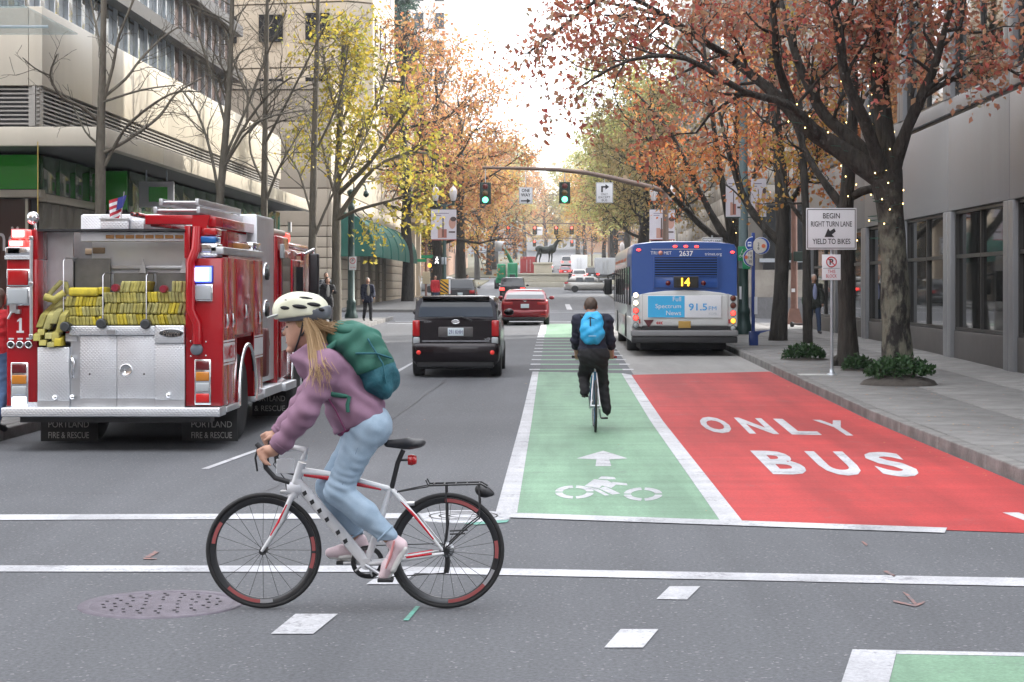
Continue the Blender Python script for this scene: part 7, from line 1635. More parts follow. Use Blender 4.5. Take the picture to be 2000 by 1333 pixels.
# a city waste and news box pair seen only in reflections is left out
# ================================================================== people and bicycles
SKIN = mat('skin', (.48,.27,.19), .55, var=.08, vscale=8)
def wrinkles(a, f, seed=0.):
    return lambda X, Y, Z: a*(np.sin(f*(X*1.1+Z*.7)+3*np.sin(f*.23*Y+seed)+seed)*np.sin(f*.6*(Z-X*.6+.4*Y)+1.7+seed)+.5*np.sin(f*1.9*(Z+.5*X)+2*np.sin(f*.4*X)))
def walker(label, loc, rz, hgt, coat, pants, hair, stride=.0, hem=.55, shirt=None, name='person', arms=(0., 0.), cell=.016, bag=None, pattern=None, cat='person', long_hair=False):
    """standing or walking figure, facing -y before rz; arms: forward swing of right, left in radians"""
    k = hgt/1.75; t = thing(name, label, cat, loc, rz, 'people on foot'); S = lambda *p: tuple(q*k for q in p)
    hip, kn, an = .92, .50, .09
    body, leg, arm, shoe = [], [], [], []
    for s, st in ((1, stride), (-1, -stride)):
        h, kk = (s*.09, 0, hip), (s*.10, -st*.5-.03, kn+.01); a = (s*.10, -st+(.12 if st < 0 else 0), an+(.05 if st < 0 else 0))
        leg += [('c', S(*h), S(*kk), .085*k, .06*k, .03), ('c', S(*kk), S(*a), .058*k, .042*k, .02)]
        shoe += [('c', S(a[0], a[1]+.03, a[2]-.035), S(a[0]+s*.01, a[1]-.15, .035), .042*k, .038*k, .02)]
    for s, sw in ((1, arms[0]), (-1, arms[1])):
        sh = (s*.185, 0, 1.42); e = (s*.235, -.27*math.sin(sw*.6), 1.42-.28*math.cos(sw*.6)); w = (s*.24-s*.1*max(0, sw), e[1]-.25*math.sin(min(2.2, sw*1.5+.15)), e[2]-.25*math.cos(min(2.2, sw*1.5+.15)))
        arm += [('c', S(*sh), S(*e), .058*k, .046*k, .03), ('c', S(*e), S(*w), .045*k, .034*k, .02)]
        hd = (w[0], w[1]-.03, w[2]-.05); body += [('c', S(*w), S(*hd), .03*k, .034*k, .02)]
        for f in range(4): body.append(('c', S(hd[0], hd[1]-.03+.018*f, hd[2]), S(hd[0]-s*.012, hd[1]-.035+.018*f, hd[2]-.075), .011*k, .009*k, .004))
        body.append(('c', S(hd[0], hd[1]-.03, hd[2]+.02), S(hd[0]-s*.02, hd[1]-.06, hd[2]-.02), .012*k, .01*k, .005))
    torso = [('e', S(0, .01, 1.28), S(.175, .105, .22), None, .05), ('e', S(0, .01, 1.02), S(.16, .11, .16), None, .06), ('c', S(-.13, .0, 1.42), S(.13, 0, 1.42), .075*k, .075*k, .05)]
    head = [('c', S(0, .01, 1.46), S(0, -.0, 1.56), .055*k, .052*k, .03), ('e', S(0, -.005, 1.645), S(.073, .092, .11), None, .02), ('e', S(0, -.045, 1.60), S(.05, .05, .06), None, .03), ('c', S(0, -.09, 1.645), S(0, -.11, 1.622), .012*k, .016*k, .01), ('c', S(-.022, -.088, 1.585), S(.022, -.088, 1.585), .008*k, .008*k, .008)]
    for s in (1, -1): head.append(('e', S(s*.075, .005, 1.635), S(.012, .022, .032), None, .008))
    sdf('body', leg+torso+arm+head+body, cell, SKIN, t)
    eb = MB()
    for s in (1, -1): eb.ell(S(s*.028, -.088, 1.65), S(.011, .008, .008), 8, 5)
    eb.build('eyes', DARK, t)
    sdf('trousers', leg+torso[1:2], cell, pants, t, infl=.016, noise=wrinkles(.004, 45), cuts=[((0, 0, 1.04*k), (0, 0, 1)), ((0, 0, .075*k), (0, 0, -1))])
    cl = torso+arm+([('c', S(-.06, 0, .9), S(-.07, 0, hem+.1), .13*k, .13*k, .05), ('c', S(.06, 0, .9), S(.07, 0, hem+.1), .13*k, .13*k, .05)] if hem < .85 else [])
    sdf('coat', cl, cell, coat, t, infl=.026, noise=wrinkles(.006, 38, 1.), cuts=[((0, 0, hem*k), (0, 0, -1)), ((0, 0, 1.50*k), (0, 0, 1))])
    sdf('shoes', shoe, cell, PLAST_K, t)
    if shirt: MB().ell(S(0, -.10, 1.22), S(.07, .055, .26), 12, 8).build('shirt', shirt, t)
    hp = [('e', S(0, .02, 1.675), S(.083, .098, .098), None, .02)]
    if long_hair: hp += [('c', S(.06, .03, 1.66), S(.075, .03, 1.48), .04*k, .035*k, .03), ('c', S(-.06, .03, 1.66), S(-.075, .03, 1.48), .04*k, .035*k, .03), ('c', S(0, .06, 1.66), S(0, .07, 1.48), .06*k, .05*k, .03)]
    sdf('hair', hp, cell*.8, hair, t, cuts=[((0, -.055*k, 1.67*k), (0, -.8, -.6))])
    if bag: bag(t, k)
    return t
CLOTH = lambda n, c, **k: mat(n, c, .85, var=k.get('var', .15), vscale=k.get('vs', 12), bump=.3, bscale=90)
BLK = CLOTH('black_wool', (.016,.016,.019)); NAVY = CLOTH('navy_cloth', (.014,.018,.04)); JEAN = CLOTH('dark_denim', (.03,.05,.10)); OLIVE = CLOTH('dark_olive_coat', (.03,.034,.028)); HBR = mat('brown_hair', (.07,.045,.03), .6, var=.3, vscale=40); HGR = mat('grey_hair', (.33,.30,.27), .6, var=.3, vscale=40); HDK = mat('dark_hair', (.02,.015,.012), .5)
x, d = XZ(1590, 0, 57.)[0], 57.
def messenger(t, k): sdf('shoulder_bag', [('e', (-.30*k, .02, .98*k), (.07, .14, .17), None, .02)], .02, CLOTH('bag_green', (.03,.10,.05)), t); MB().tube([(-.28*k, -.02, 1.1*k), (-.1, -.13, 1.4*k), (.1, -.02, 1.5*k)], .018, 6).build('bag_strap', BLK, t)
walker('man in dark open coat and pale blue shirt walking on the right sidewalk', (x, d, gz(x, d)+.15), .1, 1.82, OLIVE, JEAN, HGR, .22, .72, CLOTH('pale_blue_shirt', (.30,.33,.52)), arms=(.15, -.1), bag=messenger)
x, d = XZ(718, 0, 71.)[0], 71.
walker('woman in dark navy coat standing by the lamp post corner', (x, d, gz(x, d)+.13), .35, 1.66, NAVY, BLK, HGR, .12, .74, CLOTH('cream_top', (.35,.32,.27)), arms=(.5, .1), long_hair=True)
x, d = XZ(640, 0, 66.)[0], 66.
walker('woman in black coat and pale scarf behind the helmeted cyclist', (x, d, gz(x, d)+.15), .3, 1.68, BLK, BLK, HDK, .1, .6, CLOTH('pale_scarf', (.4,.4,.38)), arms=(1.2, .1), long_hair=True)
x, d = XZ(637, 0, 72.)[0], 72.
walker('man in black and white patterned jacket behind the black-coated woman', (x, d, gz(x, d)+.15), .2, 1.84, mat('patterned_jacket', (.42,.43,.46), .8, col2=(.04,.05,.07), vscale=11, vthr=(.45,.52)), JEAN, HBR, .05, .85)
x, d = XZ(-2, 0, 22.3)[0], 22.3
REDJ = CLOTH('red_jacket', (.42,.012,.02))
walker('person in red jacket and blue jeans at the left edge beside the fire engine', (x, d, gz(x, d)+.15), 2.7, 1.72, REDJ, CLOTH('blue_denim', (.07,.13,.25)), HBR, .05, .86, arms=(.1, 1.0), cell=.014, long_hair=True)
x, d = XZ(850, 0, 101.)[0], 101.
walker('person in red coat behind the cream box by the walk signal', (x, d, gz(x, d)+.15), .6, 1.7, REDJ, JEAN, HBR, .1, .8, cell=.025)
x, d = XZ(913, 0, 121.)[0], 121.
walker('person in dark clothes beside the parked dark car', (x, d, gz(x, d)+.15), 1., 1.75, BLK, BLK, HDK, .1, .7, cell=.03)
x, d = XZ(1113, 0, 196.)[0], 196.
walker('dark figure standing at the fountain corner', (x, d, gz(x, d)+.05), 2., 1.75, BLK, BLK, HDK, .15, .7, cell=.035)
# ------------------------------------------------------------------ bicycles (side plane x-z, y across)
def bike_wheel(parent, x, r, rim_m, spokes, bands=(), name='wheel', rot=0.):
    w = MB().tube([(x+(r-.014)*math.cos(a), 0, r+(r-.014)*math.sin(a)) for a in np.linspace(0, 2*PI, 56, endpoint=False)], .0145, 8, closed=True).build(name, BLACK, parent)
    MB().lathe([(r-.028, -.010), (r-.030, .010), (r-.062, .007), (r-.062, -.007), (r-.028, -.010)], o=(x, 0, r), axis='y', n=56).build('rim', rim_m, w)
    for a0, a1, m in bands:
        out = []
        for rr, ys in ((r-.034, -1), (r-.055, -1)): out.append([(x+rr*math.cos(a), -.0125, r+rr*math.sin(a)) for a in np.linspace(a0, a1, 12)])
        MB().add(out[0]+out[1][::-1], [tuple(range(24))]).build('rim_decal', m, w, fixn=False)
    MB().cyl((x, -.045, r), (x, .045, r), .022, n=10).build('hub', PLAST_K, w)
    sp = MB().cyl((0, 0, .02), (0, 0, r-.058), .0016, n=4, cap=False).mesh('spoke', PLAST_K)
    for i in range(spokes):
        o = link('spoke', sp, w, (x, (.03 if i % 2 else -.03), r), (math.radians(4 if i % 2 else -4), 2*PI*i/spokes+rot, 0))
    return w
WP = (690., 1190., 332.)
def Wp(u, v, y=0.): return ((u-690)/332., y, (1190-v)/332.)
bx_ = (690-CX)/332.; BDp = F/332.
bike = thing('road_bicycle', 'white and red road bicycle with rear rack crossing in the foreground', 'bicycle', (bx_, BDp, .002))
FW = paint('frame_white', (.70,.71,.73), .25); FR = paint('frame_red', (.55,.015,.03), .25); BK = PLAST_K
RIMK = mat('dark_rim', (.05,.052,.056), .3, .5); RDEC = mat('rim_red', (.36,.09,.09), .5); SDEC = mat('rim_silver', (.5,.5,.52), .35, .6)
r_ = .341; fxw, rxw = Wp(515, 0)[0], Wp(872, 0)[0]
bike_wheel(bike, fxw, r_, RIMK, 20, [(.0, .28, RDEC), (2.55, 3.0, RDEC), (3.95, 4.65, RDEC), (-.35, -.05, RDEC), (4.65, 4.9, SDEC)], 'front_wheel')
bike_wheel(bike, rxw, r_, RIMK, 24, [(.9, 1.6, RDEC), (-.15, .2, RDEC), (4.75, 5.55, RDEC), (5.55, 5.9, SDEC)], 'rear_wheel', .1)
BBp = Wp(716, 1102)
def ft(nm, pts, r, m, n=10): return MB().tube(pts, r, n).build(nm, m, bike)
ft('head_tube', [Wp(590, 905), Wp(577, 948)], [.026, .027], FW)
ft('top_tube', [Wp(590, 922), Wp(640, 928), Wp(700, 941), Wp(762, 957)], [.024, .021, .018, .017], FW); MB().tube([Wp(594, 928, -.007), Wp(640, 934, -.007), Wp(700, 947, -.007), Wp(745, 957, -.007)], [.013, .017, .014, .008], 8).build('top_tube_stripe', FR, bike)
dt = ft('down_tube', [Wp(578, 940), Wp(600, 966), Wp(660, 1036), BBp], [.032, .034, .034, .032], FW)
for i in range(6):                                     # dark block letters along the down tube
    f = .14+i*.105+(.05 if i > 3 else 0); a = Vector(Wp(578, 940)); b = Vector(BBp); c = a.lerp(b, f); dr = (b-a).normalized(); nn = Vector((-dr.z, 0, dr.x)).normalized()
    q = [c+dr*p+nn*w+Vector((0, -.0345, 0)) for p, w in ((-.012, -.014), (.012, -.02), (.014, .004), (-.008, .012))]
    MB().add([tuple(p) for p in q]+[tuple(p+Vector((0, .01, 0))) for p in q], [(0, 1, 2, 3), (0, 4, 5, 1), (1, 5, 6, 2), (2, 6, 7, 3), (3, 7, 4, 0)]).build('frame_lettering', SIGN_K, dt)
ft('seat_tube', [BBp, Wp(763, 955)], [.022, .019], FW); MB().lathe([(.033, -.04), (.033, .04)], o=BBp, axis='y', n=16).build('bottom_bracket', FW, bike)
for s in (-1, 1):
    ft('seat_stay', [Wp(766, 958, s*.02), Wp(815, 1010, s*.05), Wp(866, 1074, s*.062)], [.013, .011, .009], FW, 8)
    MB().tube([Wp(772, 966, s*.027), Wp(812, 1008, s*.056), Wp(848, 1052, s*.065)], [.006, .009, .005], 6).build('seat_stay_stripe', FR, bike)
    ft('chain_stay', [Wp(722, 1102, s*.03), Wp(790, 1092, s*.055), Wp(868, 1080, s*.062)], [.014, .013, .010], FW, 8); MB().tube([Wp(795, 1088, s*.06), Wp(845, 1080, s*.068)], [.008, .007], 6).build('chain_stay_stripe', FR, bike)
    ft('fork_blade', [Wp(572, 968, s*.03), Wp(552, 1015, s*.055), Wp(530, 1052, s*.06), Wp(514, 1076, s*.055)], [.017, .016, .012, .009], FW, 8); MB().tube([Wp(563, 985, s*.052), Wp(548, 1018, s*.062), Wp(532, 1045, s*.066)], [.006, .011, .006], 6).build('fork_stripe', FR, bike)
ft('fork_crown', [Wp(578, 946), Wp(571, 972)], [.028, .034], FW)
ft('stem', [Wp(592, 900), Wp(598, 880), Wp(572, 876), Wp(552, 880)], [.02, .021, .019, .018], FW)
# drop bar
bar = []
for s in (-1, 1): bar.append([Wp(553, 880, 0), Wp(553, 880, s*.15), Wp(551, 880, s*.19), Wp(536, 878, s*.21), Wp(527, 888, s*.21), Wp(530, 908, s*.21), Wp(548, 928, s*.212), Wp(576, 936, s*.214)])
mb = MB()
for b in bar: mb.tube(b, .0155, 8)
mb.build('handlebar', BK, bike)
for s in (-1, 1):
    MB().tube([Wp(538, 880, s*.21), Wp(522, 872, s*.21), Wp(512, 862, s*.21)], [.02, .019, .014], 8).build('brake_hood', BK, bike); MB().tube([Wp(516, 868, s*.21), Wp(510, 890, s*.212), Wp(514, 915, s*.212)], [.009, .007, .006], 6).build('brake_lever', BK, bike)
B('number_plate', SIGN_W, bike, Wp(546, 0)[0], Wp(580, 0)[0], -.13, -.12, Wp(0, 922)[2], Wp(0, 894)[2], .01)
MB().lathe([(.001, -.06), (.035, -.055), (.04, .02), (.03, .03)], o=Wp(580, 955), axis='x', n=12).build('front_lamp', SIGN_W, bike)
# saddle and post
ft('seat_post', [Wp(765, 955), Wp(777, 905), Wp(788, 880)], .0145, BK)
sdf('saddle', [('c', Wp(757, 868), Wp(795, 868), .022, .035, .02), ('e', Wp(812, 868), (.06, .075, .028), rmat(0, -.12, 0), .03)], .006, mat('saddle_black', (.015,.015,.018), .5), bike, cuts=[(Wp(0, 879), (0, 0, -1))])
MB().tube([Wp(782, 900), Wp(800, 900)], .008, 6).build('lamp_bracket', BK, bike); MB().lathe([(.03, 0), (.034, .02), (.025, .05), (.001, .052)], o=Wp(797, 900), axis='x', n=14).build('rear_lamp', RED_LENS, bike)
# rack
rk = MB()
for s in (-1, 1): rk.tube([Wp(833, 938, s*.05), Wp(838, 948, s*.06), Wp(940, 945, s*.06), Wp(952, 952, s*.05)], .0055, 6).tube([Wp(868, 1072, s*.075), Wp(874, 1030, s*.08), Wp(872, 947, s*.06)], .005, 6).tube([Wp(870, 1070, s*.08), Wp(912, 1030, s*.085), Wp(938, 1010, s*.085), Wp(936, 948, s*.06)], .005, 6).tube([Wp(776, 962, s*.02), Wp(838, 950, s*.06)], .004, 6)
for u in (848, 868, 890, 912, 936): rk.tube([Wp(u, 946.5, -.06), Wp(u, 946.5, .06)], .005, 6)
rk.build('rack', BK, bike); MB().tube([Wp(880, 1035, -.085), Wp(915, 1033, -.085)], .005, 6).tube([Wp(880, 1041, -.085), Wp(910, 1040, -.085)], .005, 6).build('rack_side', BK, bike)
sdf('rack_bag', [('e', Wp(945, 962), (.05, .045, .035), rmat(0, .2, 0), .01), ('c', Wp(935, 955), Wp(962, 966), .02, .012, .02)], .008, BK, bike)
# drivetrain
MB().lathe([(.070, .05), (.098, .05), (.098, .054), (.070, .054), (.070, .05)], o=BBp, axis='y', n=32).lathe([(.02, .05), (.03, .048), (.03, .056), (.001, .057)], o=BBp, axis='y', n=12).build('chainring', BK, bike)
for a in range(5): MB().tube([(BBp[0], .052, BBp[2]), (BBp[0]+.09*math.cos(a*1.257), .052, BBp[2]+.09*math.sin(a*1.257))], .007, 5).build('spider_arm', STEEL, bike)
mb = MB()
mb.tube([(BBp[0], .052, BBp[2]+.097), (rxw, .052, r_+.035)], .004, 4).tube([(BBp[0], .052, BBp[2]-.097), (rxw-.005, .052, r_-.14)], .004, 4); mb.build('chain', BK, bike)
MB().lathe([(.012, .035), (.045, .036), (.035, .055), (.012, .06)], o=(rxw, 0, r_), axis='y', n=20).build('cassette', STEEL, bike); MB().tube([(rxw, .06, r_-.03), (rxw+.005, .058, r_-.08), (rxw-.005, .055, r_-.14)], [.014, .016, .016], 8).build('derailleur', BK, bike)
PEDL, PEDR = Wp(757, 1127, -.125), Wp(668, 1106, .13)
for p, s in ((PEDL, -1), (PEDR, 1)):
    MB().tube([(BBp[0], s*.06, BBp[2]), (p[0], s*.08, p[2])], [.013, .011], 8).build('crank', STEEL, bike); o = MB().box(-.045, .045, -.04, .04, -.011, .011).build('pedal', BK, bike, .004, loc=p)
MB().box(-.035, .035, -.03, .03, -.01, .01).build('brake_caliper', STEEL, bike, .004, loc=Wp(560, 962)); MB().box(-.03, .03, -.03, .03, -.01, .01).build('brake_caliper', STEEL, bike, .004, loc=Wp(800, 985))
MB().tube([Wp(553, 880, -.1), Wp(540, 905, -.12), Wp(558, 935, -.04), Wp(560, 960, 0)], .003, 5).build('brake_cable', BK, bike)
# ------------------------------------------------------------------ foreground cyclist
per = thing('person', 'cyclist in mauve jacket, jeans and cream helmet riding the white bicycle', 'person', (bx_, BDp, .002))
JAC = mat('mauve_jacket', (.235,.13,.195), .8, var=.12, vscale=5, bump=.12, bscale=220); HEM = mat('magenta_hem', (.16,.02,.085), .8); JNS = mat('light_denim', (.33,.43,.53), .85, col2=(.22,.31,.41), vscale=5, vthr=(.3,.65), bump=.15, bscale=240); SHOE = mat('pink_shoe', (.66,.52,.55), .7, var=.1, vscale=9); SOLE = mat('white_sole', (.68,.67,.65), .6); HAIR = mat('blond_hair', (.36,.22,.10), .55, col2=(.2,.115,.05), vscale=26, vthr=(.3,.7), stretch=(1.2,1.2,.18))
shL, shR = Wp(648, 716, -.165), Wp(632, 712, .165); elL, elR = Wp(603, 806, -.235), Wp(588, 790, .235); wrL, wrR = Wp(556, 866, -.215), Wp(536, 852, .215)
hipL, hipR = Wp(716, 842, -.085), Wp(710, 842, .085); knL, knR = Wp(664, 958, -.11), Wp(640, 955, .09); anL, anR = Wp(764, 1046, -.12), Wp(692, 1062, .12)
legs = [('c', hipL, knL, .088, .060, .04), ('c', knL, Wp(715, 1000, -.115), .062, .062, .03), ('c', Wp(715, 1000, -.115), anL, .058, .038, .03), ('c', hipR, knR, .086, .060, .04), ('c', knR, Wp(660, 1000, .105), .062, .06, .03), ('c', Wp(660, 1000, .105), anR, .056, .038, .03)]
pelv = [('e', Wp(714, 834), (.122, .16, .115), rmat(0, -.4, 0), .06), ('e', Wp(726, 834), (.10, .145, .10), None, .05)]
tors = [('e', Wp(690, 795), (.125, .15, .16), rmat(0, -.55, 0), .06), ('e', Wp(660, 745), (.125, .17, .17), rmat(0, -.6, 0), .06), ('c', Wp(640, 714, -.13), Wp(640, 714, .13), .075, .075, .06)]
armp = [('c', shL, elL, .062, .05, .04), ('c', elL, wrL, .05, .033, .03), ('c', shR, elR, .062, .05, .04), ('c', elR, wrR, .05, .033, .03)]
hc = Wp(590, 640)
headp = [('c', Wp(622, 706), Wp(602, 664), .06, .055, .04), ('e', hc, (.096, .074, .112), rmat(0, .12, 0), .02), ('e', Wp(577, 664), (.052, .05, .062), rmat(0, .2, 0), .03), ('c', Wp(561, 641), Wp(556, 652), .010, .014, .008), ('c', Wp(559, 652), Wp(562, 653), .014, .012, .008), ('c', Wp(563, 668, -.018), Wp(563, 668, .018), .008, .008, .006), ('c', Wp(564, 674, -.014), Wp(564, 674, .014), .008, .008, .006), ('e', Wp(567, 685), (.025, .028, .02), None, .015), ('e', Wp(563, 629), (.02, .05, .012), None, .012)]
for s in (-1, 1): headp.append(('e', Wp(599, 644, s*.074), (.02, .011, .032), rmat(0, .2, 0), .006))
hand = []
for wr, s, (u, v) in ((wrL, -1, (536, 880)), (wrR, 1, (518, 864))):
    y = s*.212; pc = Wp(u+4, v-4, y); hand += [('c', wr, pc, .032, .032, .02), ('e', pc, (.045, .036, .03), rmat(0, .35, 0), .015)]
    for i, (du, dv) in enumerate(((-14, -6), (-11, 0), (-7, 5), (-3, 9))):       # knuckles over the hood, tips curled below
        k0 = Wp(u+du+6, v+dv-5, y-s*.0); k1 = Wp(u+du-5, v+dv+1, y+s*-.026); k2 = Wp(u+du-2, v+dv+10, y-s*.036); k3 = Wp(u+du+6, v+dv+13, y-s*.024)
        if s < 0: k1 = (k1[0], y-.026, k1[2]); k2 = (k2[0], y-.034, k2[2]); k3 = (k3[0], y-.018, k3[2])
        else: k1 = (k1[0], y+.026, k1[2]); k2 = (k2[0], y+.034, k2[2]); k3 = (k3[0], y+.018, k3[2])
        L_ = (1., 1.06, 1., .85)[i]
        hand += [('c', k0, k1, .0115*L_, .0105*L_, .004), ('c', k1, k2, .0105*L_, .0095*L_, .003), ('c', k2, k3, .0095*L_, .0085*L_, .003)]
    hand += [('c', Wp(u+8, v-4, y-s*.03), Wp(u-2, v-2, y-s*.042), .013, .012, .006), ('c', Wp(u-2, v-2, y-s*.042), Wp(u-10, v+3, y-s*.036), .0115, .0095, .003)]
sdf('body', legs+pelv+tors+armp+headp+hand, .0065, SKIN, per)
ey = MB()
for s in (-1, 1): ey.ell(Wp(563.5, 640, s*.034), (.010, .012, .007), 8, 6)
ey.build('eyes', mat('eye_dark', (.03,.025,.02), .2), per)
MB().ell(Wp(561.5, 671), (.012, .02, .004), 10, 6).build('lips', mat('lips', (.42,.16,.14), .5), per)
eb = MB()
for s in (-1, 1): eb.tube([Wp(560, 633, s*.018), Wp(561, 631, s*.036), Wp(568, 632, s*.054)], [.003, .004, .002], 5)
eb.build('eyebrows', mat('brow', (.14,.08,.04), .7), per)
wr1 = wrinkles(.006, 34, .5)
def jn(X, Y, Z): return wr1(X, Y, Z)+.004*np.sin(60*(Z+.6*X)+4*np.sin(9*Y))
jk = tors+armp+[('e', Wp(700, 815), (.14, .17, .13), rmat(0, -.55, 0), .06), ('c', Wp(612, 700, -.05), Wp(612, 700, .05), .075, .075, .04), ('c', Wp(602, 693), Wp(612, 706), .085, .095, .03)]
hemn = Vector((.55, 0, -.83)).normalized()
sdf('jacket', jk, .0075, JAC, per, infl=.024, noise=jn, cuts=[(Wp(700, 830), tuple(Vector((.417, 0, -.909)).normalized())), (Wp(603, 672), tuple(Vector((-.55, 0, .83)).normalized())), (Wp(548, 873), (-.72, 0, -.70))])
# hem band: a thin slice of the same shell
nh = Vector((.417, 0, -.909)).normalized(); ph = Vector(Wp(700, 830)); 
sdf('jacket_hem', jk, .0075, HEM, per, infl=.020, cuts=[(tuple(ph+nh*.020), tuple(nh)), (tuple(ph-nh*.004), tuple(-nh)), (Wp(640, 0), (-1, 0, 0))])
for wr_, el_ in ((wrL, elL), (wrR, elR)):
    a_ = Vector(wr_); dr = (Vector(el_)-a_).normalized(); c_ = a_+dr*.012; u_ = dr.orthogonal().normalized(); w_ = dr.cross(u_)
    MB().tube([c_+u_*(.052*math.cos(q))+w_*(.052*math.sin(q)) for q in np.linspace(0, 2*PI, 18, endpoint=False)], .010, 6, closed=True).build('cuff', HEM if False else JAC, per)
for an_, kk in ((anL, Wp(715, 1000, -.115)), (anR, Wp(660, 1000, .105))):
    a_ = Vector(an_); dr = (Vector(kk)-a_).normalized(); c_ = a_+dr*.035; u_ = dr.orthogonal().normalized(); w_ = dr.cross(u_)
    MB().tube([c_+u_*(.058*math.cos(q))+w_*(.058*math.sin(q)) for q in np.linspace(0, 2*PI, 18, endpoint=False)], .008, 6, closed=True).build('jeans_cuff', JNS, per)
SEAM = mat('denim_seam', (.20,.27,.36), .9)
MB().tube([Wp(722, 815, -.178), Wp(716, 845, -.188), Wp(692, 905, -.182), Wp(672, 950, -.182)], .0028, 4).build('jeans_seam', SEAM, per)
MB().tube([Wp(745, 826, -.135), Wp(757, 840, -.11), Wp(750, 856, -.125), Wp(738, 846, -.155)], .0028, 4).build('jeans_pocket', SEAM, per)
MB().tube([Wp(646, 770, -.205), Wp(664, 800, -.20), Wp(682, 838, -.198)], .004, 5).build('jacket_zip', HEM, per)
sdf('jeans', legs+pelv, .0075, JNS, per, infl=.016, noise=lambda X, Y, Z: wrinkles(.0016, 52, 2.)(X, Y, Z)+.0022*np.sin(88*(Z+.5*X)+4*np.sin(16*Z)+3*np.sin(21*Y))*np.clip(1.5*np.exp(-((X+.08)**2+(Z-.71)**2)/.012)+1.2*np.exp(-((X-.03)**2+(Z-1.0)**2)/.02)+1.2*np.exp(-((X-.18)**2+(Z-.48)**2)/.008)+.12, 0, 1.3), cuts=[(Wp(0, 1050), (0, 0, -1)), (Wp(720, 800), tuple(Vector((-.417, 0, .909)).normalized()))])
def shoe(name, heel, ball, toe, y, up):
    a, b, c = Wp(*heel, y), Wp(*ball, y), Wp(*toe, y); s_ = sdf(name, [('c', a, b, .040, .038, .02), ('c', b, c, .038, .030, .02), ('c', a, Wp(heel[0]+up[0], heel[1]+up[1], y), .042, .046, .02)], .007, SHOE, per)
    dr = (Vector(c)-Vector(a)).normalized(); nn = Vector((dr.z, 0, -dr.x)); nn = nn if nn.z < 0 else -nn
    sdf('sole', [('c', tuple(Vector(a)+nn*.032), tuple(Vector(b)+nn*.030), .018, .020, .01), ('c', tuple(Vector(b)+nn*.030), tuple(Vector(c)+nn*.022), .020, .017, .01), ('c', tuple(Vector(a)+nn*.03+Vector((0, -.02, 0))), tuple(Vector(b)+nn*.03+Vector((0, -.022, 0))), .018, .018, .01), ('c', tuple(Vector(a)+nn*.03+Vector((0, .02, 0))), tuple(Vector(b)+nn*.03+Vector((0, .022, 0))), .018, .018, .01)], .006, SOLE, s_)
    MB().tube([tuple(Vector(a).lerp(Vector(b), f)+nn*-.03+Vector((0, yy, 0))) for f, yy in ((.35, -.03), (.5, .0), (.65, -.03), (.8, 0), (.95, -.025))], .004, 5).build('laces', SIGN_W, s_)
shoe('shoe', (784, 1062), (762, 1102), (753, 1120), -.12, (-12, -8)); shoe('shoe', (706, 1082), (662, 1084), (640, 1087), .12, (-8, -18))
MB().tube([anL, Wp(772, 1056, -.12)], .036, 10).build('sock', SOLE, per)
sdf('hair', [('e', Wp(600, 628), (.098, .086, .09), None, .02), ('c', Wp(612, 640), Wp(630, 676), .06, .05, .03), ('c', Wp(628, 672), Wp(634, 712), .048, .036, .03), ('c', Wp(634, 710, -.03), Wp(632, 745, -.06), .034, .016, .02), ('c', Wp(606, 640, -.075), Wp(618, 680, -.115), .026, .024, .02), ('c', Wp(618, 680, -.115), Wp(626, 715, -.20), .024, .02, .02), ('c', Wp(626, 715, -.20), Wp(630, 750, -.245), .02, .007, .02), ('c', Wp(612, 640, -.07), Wp(628, 680, -.13), .022, .02, .02), ('c', Wp(628, 680, -.13), Wp(640, 712, -.215), .02, .008, .02), ('c', Wp(616, 636), Wp(650, 644), .05, .03, .02), ('c', Wp(650, 644), Wp(676, 640), .03, .012, .02), ('c', Wp(606, 640, .07), Wp(620, 690, .08), .026, .02, .02), ('c', Wp(640, 690, .0), Wp(650, 730, .0), .03, .014, .02)], .0065, HAIR, per,
    noise=lambda X, Y, Z: .004*np.sin(120*(X+.25*Z)+9*np.sin(14*Y)), cuts=[(Wp(583, 640), tuple(Vector((-1, 0, -.35)).normalized()))])
# loose strands over the moulded mass
rs_ = random.Random(6); mbh = MB()
for i in range(170):
    k_ = i % 3; j = lambda a: rs_.gauss(0, a)
    pts = {0: [(600, 628, -.085), (612, 655, -.10), (620, 690, -.135), (629, 722, -.21), (632+j(7), 748+j(14), -.25)], 1: [(606, 626, -.08), (622, 652, -.09), (632, 684, -.12), (640, 708, -.20), (648+j(8), 730+j(12), -.235)], 2: [(612, 626, -.06), (634, 640, -.06), (656, 646+j(4), -.04), (680+j(8), 644+j(7), -.03)]}[k_]
    a_, b_, c_ = j(5), j(4), j(.012)
    mbh.tube([Wp(u+a_*(.4+.3*q), v+b_, y+c_-(.012, .018, .03, .032, .03)[q]) for q, (u, v, y) in enumerate(pts)], [.0022]*(len(pts)-1)+[.0008], 4, cap=False)
mbh.build('hair_strands', mat('blond_strand', (.40,.26,.13), .5), per)
MB().tube([Wp(775, 1050, -.168), Wp(768, 1078, -.168), Wp(758, 1104, -.162)], [.006, .009, .005], 6).build('shoe_stripe', mat('coral_stripe', (.62,.25,.25), .6), per)
